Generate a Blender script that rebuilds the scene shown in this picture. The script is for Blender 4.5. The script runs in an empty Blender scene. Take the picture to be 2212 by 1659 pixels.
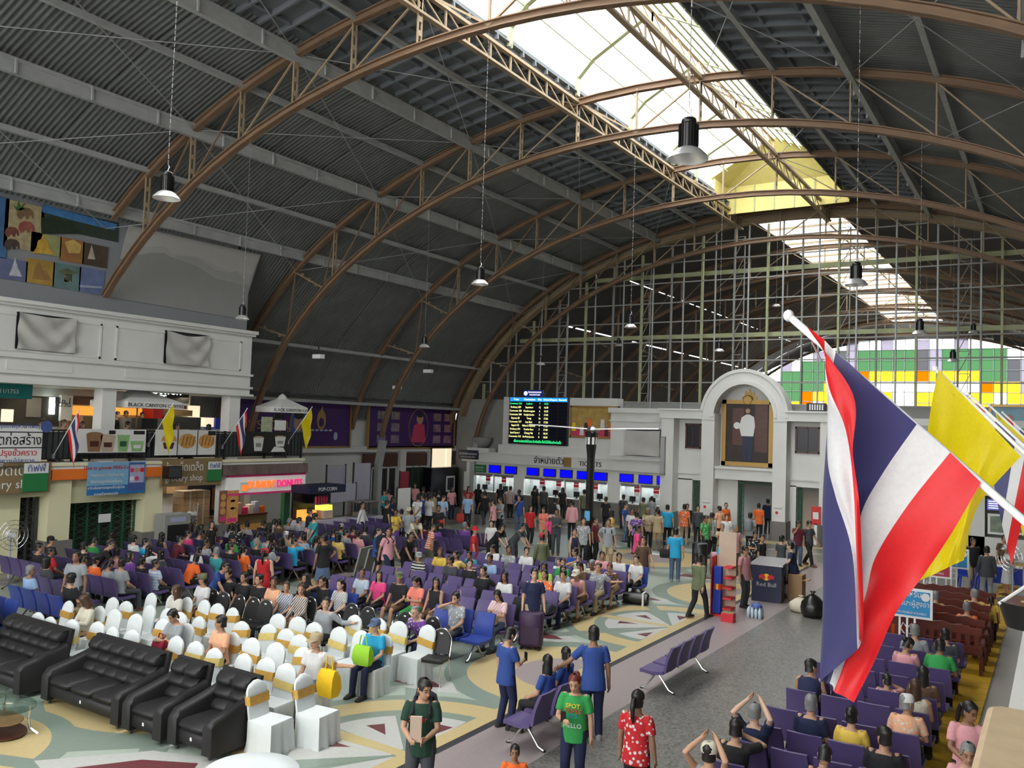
import bpy, bmesh, math, random
import numpy as np
from mathutils import Matrix, Vector
random.seed(7)
SC = bpy.context.scene
COL = SC.collection
PI = math.pi

# ------------------------------------------------------------------ camera
EYE = Vector((0.0, 0.0, 4.9))
FPX, CXP, CYP = 1850.0, 1106.0, 829.5          # focal length and centre in pixels of the 2212 x 1659 frame
_d = Vector(((2288-CXP)/FPX, -(957-CYP)/FPX, -1.0)).normalized()     # hall axis in camera space
_z = Vector((.034, 1.0, -(.034*_d.x+_d.y)/_d.z)).normalized()        # vertical in camera space
_x = _d.cross(_z)
ROT = Matrix((_x, _d, _z))                      # camera space -> world
cam = bpy.data.cameras.new('camera')
cam.sensor_fit = 'HORIZONTAL'; cam.sensor_width = 36.0; cam.lens = 36.0*FPX/2212
cam.clip_start = .05; cam.clip_end = 500
CAM = bpy.data.objects.new('camera', cam); COL.objects.link(CAM)
CAM.matrix_world = Matrix.Translation(EYE) @ ROT.to_4x4()
SC.camera = CAM

# ------------------------------------------------------------------ world, daylight, exposure
W = bpy.data.worlds.new('world'); SC.world = W; W.use_nodes = True
_bg = W.node_tree.nodes['Background']
_bg.inputs[0].default_value = (.97, .99, 1.0, 1); _bg.inputs[1].default_value = 5.0
def area(name, loc, rot, sx, sy, power, col=(1, 1, 1)):
    l = bpy.data.lights.new(name, 'AREA'); l.shape = 'RECTANGLE'; l.size = sx; l.size_y = sy
    l.energy = power; l.color = col
    o = bpy.data.objects.new(name, l); COL.objects.link(o)
    o.location = loc; o.rotation_euler = rot
    return o
area('daylight_over_skylight', (-11.28, 14.0, 19.4), (0, 0, 0), 6.0, 50.0, 6000, (1, 1, .97))
area('daylight_over_shed_skylight', (-11.28, 64.0, 19.4), (0, 0, 0), 6.0, 40.0, 1500, (1, 1, .97))
area('daylight_at_front_windows', (-11.28, -20.0, 9.0), (PI/2, 0, 0), 30.0, 12.0, 4000, (1, .98, .94))
SC.view_settings.view_transform = 'Standard'; SC.view_settings.look = 'None'
SC.view_settings.exposure = -0.15; SC.view_settings.gamma = 1.0
SC.view_settings.use_curve_mapping = False
cy = SC.cycles; cy.max_bounces = 4; cy.diffuse_bounces = 3; cy.glossy_bounces = 2; cy.transmission_bounces = 3; cy.transparent_max_bounces = 8; cy.caustics_reflective = False; cy.caustics_refractive = False; cy.adaptive_threshold = .08

# ------------------------------------------------------------------ pixel -> place helpers (2212 x 1659 frame)
def _ray(px, py):
    return ROT @ Vector(((px-CXP)/FPX, -(py-CYP)/FPX, -1.0))
def G(px, py, z=0.0):                           # where the sight line meets the height z
    d = _ray(px, py); return EYE + d*((z-EYE.z)/d.z)
def PY(px, py, Y):
    d = _ray(px, py); return EYE + d*(Y/d.y)
def PX(px, py, X):
    d = _ray(px, py); return EYE + d*(X/d.x)

# ------------------------------------------------------------------ mesh helpers
class MB:
    def __init__(s): s.v = []; s.f = []
    def add(s, vs, fs):
        n = len(s.v); s.v += [tuple(v) for v in vs]; s.f += [tuple(i+n for i in f) for f in fs]; return s
    def box(s, c, d, rz=0.0, m=None):
        x, y, z = d[0]/2, d[1]/2, d[2]/2
        vs = [Vector((i*x, j*y, k*z)) for k in (-1, 1) for j in (-1, 1) for i in (-1, 1)]
        if rz: r = Matrix.Rotation(rz, 3, 'Z'); vs = [r @ v for v in vs]
        if m is not None: vs = [m @ v for v in vs]
        c = Vector(c)
        return s.add([v+c for v in vs], [(0, 2, 3, 1), (4, 5, 7, 6), (0, 1, 5, 4), (2, 6, 7, 3), (0, 4, 6, 2), (1, 3, 7, 5)])
    def bx(s, x0, x1, y0, y1, z0, z1):
        return s.box(((x0+x1)/2, (y0+y1)/2, (z0+z1)/2), (abs(x1-x0), abs(y1-y0), abs(z1-z0)))
    def bar(s, p0, p1, w, h=None, up=(0, 0, 1)):
        h = h or w; p0, p1 = Vector(p0), Vector(p1); t = (p1-p0).normalized(); u = Vector(up)
        if abs(t.dot(u)) > .99: u = Vector((0, 1, 0))
        a = t.cross(u).normalized(); b = a.cross(t).normalized()
        vs = [p+a*i*w/2+b*j*h/2 for p in (p0, p1) for j in (-1, 1) for i in (-1, 1)]
        return s.add(vs, [(0, 2, 3, 1), (4, 5, 7, 6), (0, 1, 5, 4), (2, 6, 7, 3), (0, 4, 6, 2), (1, 3, 7, 5)])
    def tube(s, pts, r, n=8, cap=True):
        pts = [Vector(p) for p in pts]; rs = r if isinstance(r, (list, tuple)) else [r]*len(pts)
        rings = []; pa = None
        for i, p in enumerate(pts):
            t = (pts[min(i+1, len(pts)-1)]-pts[max(i-1, 0)]).normalized()
            a = pa if pa is not None else (Vector((0, 0, 1)) if abs(t.z) < .9 else Vector((1, 0, 0)))
            a = (a-t*a.dot(t)).normalized(); pa = a; b = t.cross(a)
            rings.append([p+(a*math.cos(2*PI*k/n)+b*math.sin(2*PI*k/n))*rs[i] for k in range(n)])
        fs = [(i*n+k, i*n+(k+1) % n, (i+1)*n+(k+1) % n, (i+1)*n+k) for i in range(len(pts)-1) for k in range(n)]
        if cap: fs += [tuple(reversed(range(n))), tuple((len(pts)-1)*n+k for k in range(n))]
        return s.add([v for r_ in rings for v in r_], fs)
    def lathe(s, prof, n=16, c=(0, 0, 0), cap=True):
        c = Vector(c); vs = [c+Vector((r*math.cos(2*PI*k/n), r*math.sin(2*PI*k/n), z)) for r, z in prof for k in range(n)]
        fs = [(i*n+k, i*n+(k+1) % n, (i+1)*n+(k+1) % n, (i+1)*n+k) for i in range(len(prof)-1) for k in range(n)]
        if cap: fs += [tuple(reversed(range(n))), tuple((len(prof)-1)*n+k for k in range(n))]
        return s.add(vs, fs)
    def rings(s, rg, cap=True):                 # loft through rings with equal counts
        n = len(rg[0]); fs = [(i*n+k, i*n+(k+1) % n, (i+1)*n+(k+1) % n, (i+1)*n+k) for i in range(len(rg)-1) for k in range(n)]
        if cap: fs += [tuple(reversed(range(n))), tuple((len(rg)-1)*n+k for k in range(n))]
        return s.add([v for r in rg for v in r], fs)
    def prism(s, poly, ext):                    # polygon (3D points) pushed along ext
        n = len(poly); e = Vector(ext); a = [Vector(p) for p in poly]
        return s.add(a+[p+e for p in a], [tuple(reversed(range(n))), tuple(range(n, 2*n))]+[(i, (i+1) % n, n+(i+1) % n, n+i) for i in range(n)])
    def grid(s, fn, nu, nv):
        vs = [fn(i/nu, j/nv) for j in range(nv+1) for i in range(nu+1)]
        return s.add(vs, [(j*(nu+1)+i, j*(nu+1)+i+1, (j+1)*(nu+1)+i+1, (j+1)*(nu+1)+i) for j in range(nv) for i in range(nu)])
    def mesh(s, name, mat=None, smooth=False):
        me = bpy.data.meshes.new(name); me.from_pydata(s.v, [], s.f)
        bm = bmesh.new(); bm.from_mesh(me); bmesh.ops.recalc_face_normals(bm, faces=bm.faces); bm.to_mesh(me); bm.free()
        if smooth is True: me.polygons.foreach_set('use_smooth', [True]*len(me.polygons))
        elif smooth: me.set_sharp_from_angle(angle=math.radians(smooth)); 
        if mat is not None: me.materials.append(mat if not isinstance(mat, str) else M[mat])
        return me
    def build(s, name, mat, parent=None, smooth=False, loc=None):
        return put(name, s.mesh(name, mat, smooth), parent, loc)
def put(name, me, parent=None, loc=None, rz=0.0, color=None):
    o = bpy.data.objects.new(name, me); COL.objects.link(o)
    if parent is not None: o.parent = parent
    if loc is not None: o.location = loc
    if rz: o.rotation_euler = (0, 0, rz)
    if color is not None: o.color = (*color, 1)
    return o
def tag(o, label=None, cat=None, group=None, kind=None):
    if label: o['label'] = label
    if cat: o['category'] = cat
    if group: o['group'] = group
    if kind: o['kind'] = kind
    return o
def thing(name, label, cat, loc=(0, 0, 0), rz=0.0, group=None):
    o = bpy.data.objects.new(name, None); COL.objects.link(o); o.empty_display_size = .1
    o.location = loc; o.rotation_euler = (0, 0, rz)
    return tag(o, label, cat, group)
def dup(o, parent=None):
    c = o.copy(); COL.objects.link(c); c.parent = parent
    for ch in list(o.children): dup(ch, c)
    return c
def copy_at(o, loc, rz=0.0, label=None, group=None):
    c = dup(o); c.location = loc; c.rotation_euler = (0, 0, rz)
    return tag(c, label, None, group)
TXT = {}
def text(body, size, mat, parent, loc, rot, name='lettering', depth=.006, sx=1.0, align='CENTER', space=1.0):
    key = (body, align, depth, space)
    if key not in TXT:
        c = bpy.data.curves.new('t', 'FONT'); c.body = body; c.align_x = align; c.align_y = 'CENTER'; c.extrude = depth/2; c.space_character = space
        c.resolution_u = 2
        t = bpy.data.objects.new('t', c); me = bpy.data.meshes.new_from_object(t)
        bpy.data.objects.remove(t); bpy.data.curves.remove(c); TXT[key] = me
    me = TXT[key].copy(); me.materials.clear(); me.materials.append(M[mat])
    o = put(name, me, parent, loc); o.rotation_euler = rot; o.scale = (size*sx, size, 1)
    return o
ROT_PX = (PI/2, 0, PI/2)      # reads from +X (wall facing +X)
ROT_NY = (PI/2, 0, 0)         # reads from -Y (wall facing -Y)

# ------------------------------------------------------------------ materials
M = {}
def mat(name, col, rough=.6, metal=0.0, var=.12, scale=3.0, bump=0.0, emit=0.0, spec=.5, ecol=None):
    m = bpy.data.materials.new(name); m.use_nodes = True; M[name] = m; nt = m.node_tree; N = nt.nodes; L = nt.links
    b = N['Principled BSDF']; b.inputs['Roughness'].default_value = rough; b.inputs['Metallic'].default_value = metal
    b.inputs['Specular IOR Level'].default_value = spec
    tc = N.new('ShaderNodeTexCoord'); nz = N.new('ShaderNodeTexNoise'); nz.inputs['Scale'].default_value = scale; nz.inputs['Detail'].default_value = 2
    L.new(tc.outputs['Object'], nz.inputs['Vector'])
    mr = N.new('ShaderNodeMapRange'); mr.inputs[3].default_value = 1-var; mr.inputs[4].default_value = 1+var
    L.new(nz.outputs[0], mr.inputs[0])
    mx = N.new('ShaderNodeMix'); mx.data_type = 'RGBA'; mx.blend_type = 'MULTIPLY'; mx.inputs[0].default_value = 1
    mx.inputs[6].default_value = (*col, 1); L.new(mr.outputs[0], mx.inputs[7]); L.new(mx.outputs[2], b.inputs['Base Color'])
    if bump:
        bp = N.new('ShaderNodeBump'); bp.inputs['Strength'].default_value = bump; bp.inputs['Distance'].default_value = .02
        L.new(nz.outputs[0], bp.inputs['Height']); L.new(bp.outputs[0], b.inputs['Normal'])
    if emit:
        b.inputs['Emission Strength'].default_value = emit
        if ecol: b.inputs['Emission Color'].default_value = (*ecol, 1)
        else: L.new(mx.outputs[2], b.inputs['Emission Color'])
    m['rgb'] = mx.name
    return m
def ocmat(name, rough=.8, scale=40.0, var=.15, sheen=0.0):      # colour comes from the object's own colour
    m = mat(name, (1, 1, 1), rough, var=var, scale=scale); nt = m.node_tree
    oi = nt.nodes.new('ShaderNodeObjectInfo'); nt.links.new(oi.outputs['Color'], nt.nodes[m['rgb']].inputs[6])
    if sheen: nt.nodes['Principled BSDF'].inputs['Sheen Weight'].default_value = sheen
    return m
def glass(name, col=(.8, .9, .9), a=.85, rough=.05):
    m = bpy.data.materials.new(name); m.use_nodes = True; M[name] = m; nt = m.node_tree; N = nt.nodes
    N.remove(N['Principled BSDF']); t = N.new('ShaderNodeBsdfTransparent'); t.inputs[0].default_value = (*col, 1)
    g = N.new('ShaderNodeBsdfGlossy'); g.inputs['Roughness'].default_value = rough; mx = N.new('ShaderNodeMixShader'); mx.inputs[0].default_value = 1-a
    nt.links.new(t.outputs[0], mx.inputs[1]); nt.links.new(g.outputs[0], mx.inputs[2]); nt.links.new(mx.outputs[0], N['Material Output'].inputs[0])
    return m
def trans(name, col, clear=.5, var=0.0):         # light-passing sheet: part clear, part diffusing
    m = bpy.data.materials.new(name); m.use_nodes = True; M[name] = m; nt = m.node_tree; N = nt.nodes
    N.remove(N['Principled BSDF']); t = N.new('ShaderNodeBsdfTransparent'); t.inputs[0].default_value = (*col, 1)
    d = N.new('ShaderNodeBsdfTranslucent'); d.inputs[0].default_value = (*col, 1); mx = N.new('ShaderNodeMixShader'); mx.inputs[0].default_value = clear
    nt.links.new(d.outputs[0], mx.inputs[1]); nt.links.new(t.outputs[0], mx.inputs[2]); nt.links.new(mx.outputs[0], N['Material Output'].inputs[0])
    return m
for a in (('white_wall', (.72, .72, .69), .7, 0, .06, 1.5), ('cream', (.78, .74, .48), .7, 0, .06, 1.5), ('grey_wall', (.25, .26, .28), .8, 0, .05),
          ('plinth', (.2, .19, .18), .6), ('roof_sheet', (.165, .172, .168), .75, 0, .25, 1.2), ('roof_grid', (.155, .17, .185), .8, 0, .2, 1.5), ('purlin', (.40, .41, .40), .6, 0, .2),
          ('rust', (.22, .135, .08), .65, 0, .25, 2.), ('tan_steel', (.34, .25, .15), .6, 0, .2, 2.), ('pale_green', (.4, .43, .24), .6), ('pipe', (.4, .42, .42), .5, .1),
          ('dark_steel', (.06, .065, .07), .5, .3), ('black', (.012, .012, .014), .5), ('chrome', (.75, .75, .76), .2, 1., .03), ('steel', (.5, .5, .52), .35, .9, .05),
          ('shed_dark', (.05, .045, .04), .9), ('concrete', (.30, .30, .28), .85, 0, .15, 2., .2), ('wood', (.36, .2, .09), .5, 0, .3, 6.), ('dark_wood', (.09, .03, .02), .35, 0, .3, 6.),
          ('gold', (.42, .26, .08), .4, .5, .2, 20.), ('canvas', (.5, .49, .46), .9, 0, .08, 4.), ('white', (.8, .8, .79), .6, 0, .03), ('paper', (.75, .75, .73), .8, 0, .02),
          ('red', (.6, .02, .03), .5), ('orange', (.85, .19, .02), .55, 0, .04), ('brown_sign', (.25, .17, .08), .6, 0, .08), ('green_sign', (.02, .2, .06), .5), ('teal_sign', (.01, .2, .2), .5),
          ('navy', (.01, .015, .05), .4), ('purple_banner', (.055, .012, .12), .6), ('pink', (.75, .05, .25), .5), ('yellow', (.85, .62, .02), .6), ('yellow_strip', (.62, .36, .02), .6, 0, .25, 8.),
          ('leather', (.012, .011, .012), .55, 0, .1, 30., .1), ('blue_bin', (.02, .05, .4), .4), ('plastic_black', (.01, .01, .01), .3), ('brown_box', (.36, .22, .11), .8), ('green_gate', (.02, .1, .05), .5),
          ('weathered', (.17, .12, .11), .8, 0, .5, 2.5), ('skin_pic', (.5, .28, .18), .7)): mat(*a)
mat('blue_screen', (.0, .0, .9), .3, emit=.9, ecol=(.0, .0, 1.), var=.02)
mat('led_blue', (.02, .25, .8), .3, emit=1.2, ecol=(.02, .3, .9), var=0); mat('led_black', (.004, .005, .012), .3, var=0)
mat('led_yellow', (.9, .85, .3), .3, emit=2., ecol=(1., .95, .35), var=0); mat('led_green', (.05, .9, .3), .3, emit=1.6, ecol=(.05, 1., .3), var=0)
mat('led_white', (1, 1, 1), .3, emit=1.6, var=0); mat('led_line', (.05, .06, .14), .3, var=0)
mat('sign_lit_white', (.85, .85, .8), .4, emit=.12, var=.02); mat('sign_lit_orange', (1, .2, .03), .4, emit=.9, ecol=(1, .2, .03), var=.02); mat('sign_lit_pink', (.9, .03, .22), .4, emit=.6, ecol=(.9, .03, .22), var=.02)
mat('shop_glow', (1, .45, .08), .6, emit=.8, ecol=(1, .42, .06), var=.3, scale=5); mat('tube_lamp', (.9, 1, .95), .4, emit=6., ecol=(.85, 1, .95), var=0); mat('warm_panel', (.9, .8, .6), .5, emit=.9, ecol=(1, .85, .6), var=.02)
ocmat('fabric', .85); ocmat('gloss', .35, 8., .06); ocmat('seat_vinyl', .38, 6., .1); ocmat('print', .7, 3., .1); ocmat('hair', .45, 60., .3)
glass('pane'); glass('shop_glass', (.75, .8, .8), .8); trans('skylight_sheet', (.95, .97, .98), .65); trans('skylight_left', (.98, .99, 1.), .85)
mat('reflector', (.85, .85, .84), .3, .7, .02)
# ================================================================== hall shell
XC = -11.28; BAY = 8.28; ND = 2.14                    # ridge line, truss bay, node spacing
ZC, AO, BO, AI, BI = 2.34, 19.55, 13.3, 17.45, 11.87  # truss chords are half ellipses
AS, BS = 19.9, 13.62                                  # roof skin
TY = [16.1+BAY*k for k in range(-3, 4)]               # trusses of the hall
YEND = 41.7                                           # glazed gable
def ell(x, a, b): return ZC+b*math.sqrt(max(0.0, 1-((x-XC)/a)**2))
# ---- floor: base slab + inlaid pieces
floor = tag(MB().bx(-34, 12, -16, 92, -.3, 0).build('floor', mat('terrazzo', (.17, .165, .155), .28, 0, .35, 260.)), kind='structure')
_nt = M['terrazzo'].node_tree
_n2 = _nt.nodes.new('ShaderNodeTexVoronoi'); _n2.inputs['Scale'].default_value = 26.
_tc = _nt.nodes.new('ShaderNodeTexCoord'); _nt.links.new(_tc.outputs['Object'], _n2.inputs['Vector'])
_cr = _nt.nodes.new('ShaderNodeValToRGB'); _cr.color_ramp.elements[0].color = (.085, .082, .075, 1); _cr.color_ramp.elements[1].color = (.235, .225, .205, 1); _cr.color_ramp.elements[1].position = .7
_nt.links.new(_n2.outputs['Color'], _cr.inputs[0]); _nt.links.new(_cr.outputs[0], _nt.nodes[M['terrazzo']['rgb']].inputs[6])
for n_, c_ in (('inlay_cream', (.56, .44, .22)), ('inlay_green', (.23, .285, .235)), ('inlay_pale', (.40, .46, .39)), ('inlay_white', (.52, .52, .49)), ('inlay_maroon', (.16, .045, .05)), ('inlay_pink', (.34, .285, .28)), ('inlay_dark', (.05, .05, .055)), ('tile_grey', (.2, .2, .19)), ('tile_light', (.36, .34, .31))):
    mat(n_, c_, .3, 0, .1, 14.)
_ly = [0.0]
def inlay(poly, m, h=None):
    _ly[0] += 1.5e-5; h = (h or .002)+_ly[0]
    return MB().prism([(x, y, 0) for x, y in poly], (0, 0, h)).build('inlay', m, floor)
def rect(x0, x1, y0, y1): return [(x0, y0), (x1, y0), (x1, y1), (x0, y1)]
XB = -7.75                                            # edge of the decorated floor
def clipx(poly, xm):                                  # keep x <= xm
    out = []
    for i, p in enumerate(poly):
        q = poly[(i+1) % len(poly)]
        if p[0] <= xm: out.append(p)
        if (p[0] <= xm) != (q[0] <= xm):
            t = (xm-p[0])/(q[0]-p[0]); out.append((xm, p[1]+t*(q[1]-p[1])))
    return out
def sector(cx, cy, r0, r1, a0, a1, m, h, n=None):
    n = n or max(3, int(abs(a1-a0)/6)); A = [math.radians(a0+(a1-a0)*i/n) for i in range(n+1)]
    p = [(cx+r1*math.cos(a), cy+r1*math.sin(a)) for a in A]
    p += [(cx+r0*math.cos(a), cy+r0*math.sin(a)) for a in reversed(A)] if r0 > 0 else [(cx, cy)]
    return inlay(p, m, h)
inlay(rect(-24.5, XB-.12, 2, 34), 'inlay_pale', .001)
inlay(rect(XB-.4, XB-.12, 2, 34), 'inlay_cream', .006)
inlay(rect(XB-.12, XB+.02, 2, 34), 'inlay_dark', .003)
inlay(rect(XB+.02, XB+1.3, 2, 34), 'inlay_pink', .002)
FX = -8.09
def ray_band(cx, cy, a, r0, r1, w0, w1, m, h):         # straight band running out from a centre
    t = math.radians(a); u = Vector((math.cos(t), math.sin(t))); v = Vector((-u.y, u.x)); c = Vector((cx, cy))
    inlay([tuple(c+u*r0-v*w0), tuple(c+u*r1-v*w1), tuple(c+u*r1+v*w1), tuple(c+u*r0+v*w0)], m, h)
def fan(cy):                                          # half rosette with rays against the border
    D = lambda r0, r1, m, h, a0=90, a1=270: sector(FX, cy, r0, r1, a0, a1, m, h)
    D(0, 1.95, 'inlay_green', .002); D(1.95, 2.5, 'inlay_cream', .0024); D(2.5, 2.75, 'inlay_green', .0022)
    for a0, a1, am in ((93, 117, 101), (135, 173, 150), (187, 225, 198), (243, 267, 259)):
        D(.2, 1.68, 'inlay_white', .0032, a0, a1)
        t = math.radians(am); u = Vector((math.cos(t), math.sin(t))); v = Vector((-u.y, u.x)); c = Vector((FX, cy))
        inlay([tuple(c+u*.86), tuple(c+u*1.33-v*.15), tuple(c+u*1.36+v*.15)], 'inlay_maroon', .0045)
    for a in (126, 234): ray_band(FX, cy, a, .1, 3.3, .03, .2, 'inlay_green', .0036)
    ray_band(FX, cy, 180, .0, 2.0, .1, .16, 'inlay_cream', .004)
def half_ros(cy):
    D = lambda r0, r1, m, h: sector(FX, cy, r0, r1, 90, 270, m, h)
    D(2.1, 2.55, 'inlay_green', .0026); D(1.15, 2.1, 'inlay_cream', .0028); D(0, 1.15, 'inlay_pink', .0028)
    for s in (-1, 1):                                  # pointed stars between the rings
        x, y = -10.1, cy+s*2.3
        inlay([(x-.75, y-.55), (x+.5, y-.3), (x+.95, y+s*.1), (x+.5, y+.35), (x-.75, y+.55)], 'inlay_white', .003)
        inlay([(x-.7, y-.32), (x+.2, y-.18), (x+.5, y), (x+.2, y+.18), (x-.7, y+.32)], 'inlay_maroon', .0046)
def rosette(cx, cy, S=1.0):
    sector(cx, cy, 2.2*S, 2.65*S, 0, 359.9, 'inlay_green', .003); sector(cx, cy, 1.2*S, 2.2*S, 0, 359.9, 'inlay_cream', .003)
    sector(cx, cy, 0, 1.2*S, 0, 359.9, 'inlay_pink', .003)
    for k in range(4): ray_band(cx, cy, 45+90*k, 2.6*S, 4.2*S, .2, .2, 'inlay_green', .0034)
for c in (10.06, 20.43, 30.8): fan(c)
for c in (4.9, 15.24, 25.6): half_ros(c)
for cx, cy, S in ((-13.1, 10.0, 1), (-13.5, 5.95, .75), (-13.1, 20.4, 1), (-13.1, 30.8, 1), (-18.2, 10, 1), (-18.2, 20.4, 1)): rosette(cx, cy, S)
inlay([(-12.0, 6.75), (-11.05, 7.95), (-10.0, 8.35), (-9.3, 7.7), (-9.9, 6.2)], 'inlay_white', .0036)
inlay([(-11.5, 6.7), (-10.88, 7.66), (-10.16, 8.05), (-9.75, 7.5), (-10.3, 6.3)], 'inlay_maroon', .0048)
ray_band(-11.0, 7.0, 200, .9, 2.6, .16, .16, 'inlay_green', .0034)
# strips past the decorated floor and before the ticket windows
for y0, y1, m_ in ((34.0, 34.35, 'tile_light'), (36.6, 37.0, 'tile_light'), (38.5, 39.6, 'inlay_cream')):
    inlay(rect(-24, -3, y0, y1), m_, .002)
inlay(rect(-1.12, 1.6, 2, 40), 'tile_light', .002)
for k in range(64):                                   # tactile paving, plate by plate
    inlay(rect(-1.72, -1.16, 9.5+.48*k, 9.5+.48*k+.455), 'yellow_strip', .012)

# ---- roof: skin panels, purlins, trusses
ceiling = tag(bpy.data.objects.new('ceiling', None), kind='structure'); COL.objects.link(ceiling)
nodes_l = [XC-ND*k for k in range(1, 10)]             # -13.42 ...
def sheet_mesh(name, length, w, m, pitch=.16, amp=.028):
    n = int(w/pitch); b = MB(); vs = []; st = 4
    for i in range(n*st+1):
        y = -w/2+w*i/(n*st); z = amp*math.sin(2*PI*i/st/1.0+.4)
        vs += [(0, y, z), (length, y, z)]
    b.add(vs, [(2*i, 2*i+1, 2*i+3, 2*i+2) for i in range(n*st)])
    return b.mesh(name, m, True)
def skin_strip(x0, x1, y0, y1, m, kind):              # one roof panel between two purlins
    p0 = Vector((x0, (y0+y1)/2, ell(x0, AS, BS))); p1 = Vector((x1, (y0+y1)/2, ell(x1, AS, BS))); d = p1-p0
    key = (round(d.length, 2), round(y1-y0, 2), m, kind)
    if key not in SK:
        if kind == 'corr': SK[key] = sheet_mesh('roof_panel', d.length+.1, y1-y0, m)
        else:
            b = MB(); L_, w = d.length, y1-y0
            b.bx(0, L_, -w/2, w/2, .02, .06)
            SK[key] = b.mesh('roof_panel', m)
    o = put('roof_panel', SK[key], ceiling, p0); o.rotation_euler = (0, -math.atan2(d.z, d.x), 0)
    return o
SK = {}; BT = {}
def battens(x0, x1, y0, y1, m):                       # coffer grid under the flat panels next to the skylight
    p0 = Vector((x0, (y0+y1)/2, ell(x0, AS, BS))); p1 = Vector((x1, (y0+y1)/2, ell(x1, AS, BS))); d = p1-p0; L_, w = d.length, y1-y0
    for k in range(2):
        key = ('l', round(w, 2))
        if key not in BT: BT[key] = MB().bx(-.04, .04, -w/2, w/2, -.1, .02).mesh('batten', m)
        o = put('batten', BT[key], ceiling, p0+d*((k+.5)/2)); o.rotation_euler = (0, -math.atan2(d.z, d.x), 0)
    n = int(w/.66)
    for k in range(1, n):
        key = ('c', round(L_, 2))
        if key not in BT: BT[key] = MB().bx(0, L_, -.035, .035, -.14, .02).mesh('batten', m)
        o = put('batten', BT[key], ceiling, (p0.x, y0+w*k/n, p0.z)); o.rotation_euler = (0, -math.atan2(d.z, d.x), 0)
XL = [-30.95, -30.2, -28.9]+[XC-ND*k for k in range(7, 0, -1)]           # panel joints, left slope (ends at the skylight edge)
XL[-1] = XC-2.1
bays = [(TY[k], TY[k+1]) for k in range(len(TY)-1)]+[(TY[-1], YEND)]
LEFT = [(XL[i], XL[i+1]) for i in range(len(XL)-1)]
RIGHT = [(2*XC-b_, 2*XC-a_) for a_, b_ in LEFT]; RIGHT[-1] = (XC+3.2, RIGHT[-1][1])
for (y0, y1) in bays:
    for (a_, b_) in LEFT+RIGHT:
        near = abs((a_+b_)/2-XC) < 2.1+2*ND+.1
        ns_ = 3 if (not near and y0 > 5 and y1-y0 > 3 and b_ < XC) else 1
        for q in range(ns_):
            o = skin_strip(a_, b_, y0+(y1-y0)*q/ns_, y0+(y1-y0)*(q+1)/ns_+(.3 if q < ns_-1 else 0), 'roof_grid' if near else 'roof_sheet', 'flat' if near else 'corr'); o.location.z += .03*(q % 2)
        if near and y1-y0 > 3 and y0 > 5: battens(a_, b_, y0, y1, 'roof_grid')
def lattice_purlin(x, y0, y1, m, h=.5, name='lattice_purlin', zt=None, parent=None, deep=.0):
    z = (ell(x, AO, BO) if zt is None else zt); b = MB(); n = max(2, int((y1-y0)/.95)); st = (y1-y0)/n
    b.bar((x, y0, z), (x, y1, z), .13, .09); b.bar((x, y0, z-h), (x, y1, z-h), .16, .07)
    for k in range(n+1): b.bar((x, y0+st*k, z), (x, y0+st*k, z-h), .05, .05)
    for k in range(n): b.bar((x, y0+st*k, z), (x, y0+st*(k+1), z-h), .035, .035)
    return b.build(name, m, parent or ceiling)
for (y0, y1) in bays:
    if y1 < 5: continue
    for k in range(1, 8):
        for sgn in (-1, 1):
            x = XC+sgn*(ND*k if k > 1 else 2.1); z = ell(x, AO, BO)
            if k == 7 and sgn < 0: x = -25.85; z = ell(x, AO, BO)+.28
            if k % 2 == 1:
                if k == 1: lattice_purlin(x, y0, y1, 'tan_steel', .55)
                else:
                    b = MB(); b.bar((x, y0, z+.08), (x, y1, z+.08), .2, .1); b.bar((x+sgn*.02, y0, z-.12), (x+sgn*.02, y1, z-.12), .16, .3)
                    for q in range(int((y1-y0)/2.0)): b.bar((x-sgn*.1, y0+1+2*q, z+.1), (x-sgn*.12, y0+1+2*q, z-.28), .06, .05)
                    b.build('girder_purlin', 'purlin', ceiling)
            else: MB().bar((x, y0, z+.1), (x, y1, z+.1), .14, .16).build('purlin', 'purlin', ceiling)
    for x in (-28.9, -30.2): 
        z = ell(x, AO, BO)
        MB().bar((x+.1, y0, z), (x+.1, y1, z), .12, .14).build('purlin', 'purlin', ceiling)
    for sgn in (-1, 1):                                # wind bracing rods between trusses
        for ka, kb in ((1, 3), (3, 5), (5, 7)):
            for fl in (0, 1):
                xa, xb = XC+sgn*ND*ka, XC+sgn*ND*kb
                if fl: xa, xb = xb, xa
                MB().tube([(xa, y0, ell(xa, AO, BO)-.05), (xb, y1, ell(xb, AO, BO)-.05)], .014, 5).build('tie_rod', 'purlin', ceiling)
def arc_beam(a, b, y, w, h, m, name, parent, x0, x1, n=40):   # I-shaped curved chord
    bm = MB(); pts = []
    t0 = math.acos(max(-1, min(1, (x0-XC)/a))); t1 = math.acos(max(-1, min(1, (x1-XC)/a)))
    for i in range(n+1):
        t = t0+(t1-t0)*i/n; c = Vector((XC+a*math.cos(t), y, ZC+b*math.sin(t))); nr = Vector((math.cos(t)/a, 0, math.sin(t)/b)).normalized()
        pts.append((c, nr))
    ye = Vector((0, 1, 0))
    for (wa, h0, h1) in ((w, h/2-.03, h/2), (w, -h/2, -h/2+.03), (.03, -h/2, h/2)):
        bm.rings([[c+nr*h0-ye*wa/2, c+nr*h0+ye*wa/2, c+nr*h1+ye*wa/2, c+nr*h1-ye*wa/2] for c, nr in pts])
    return bm.build(name, m, parent)
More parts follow.
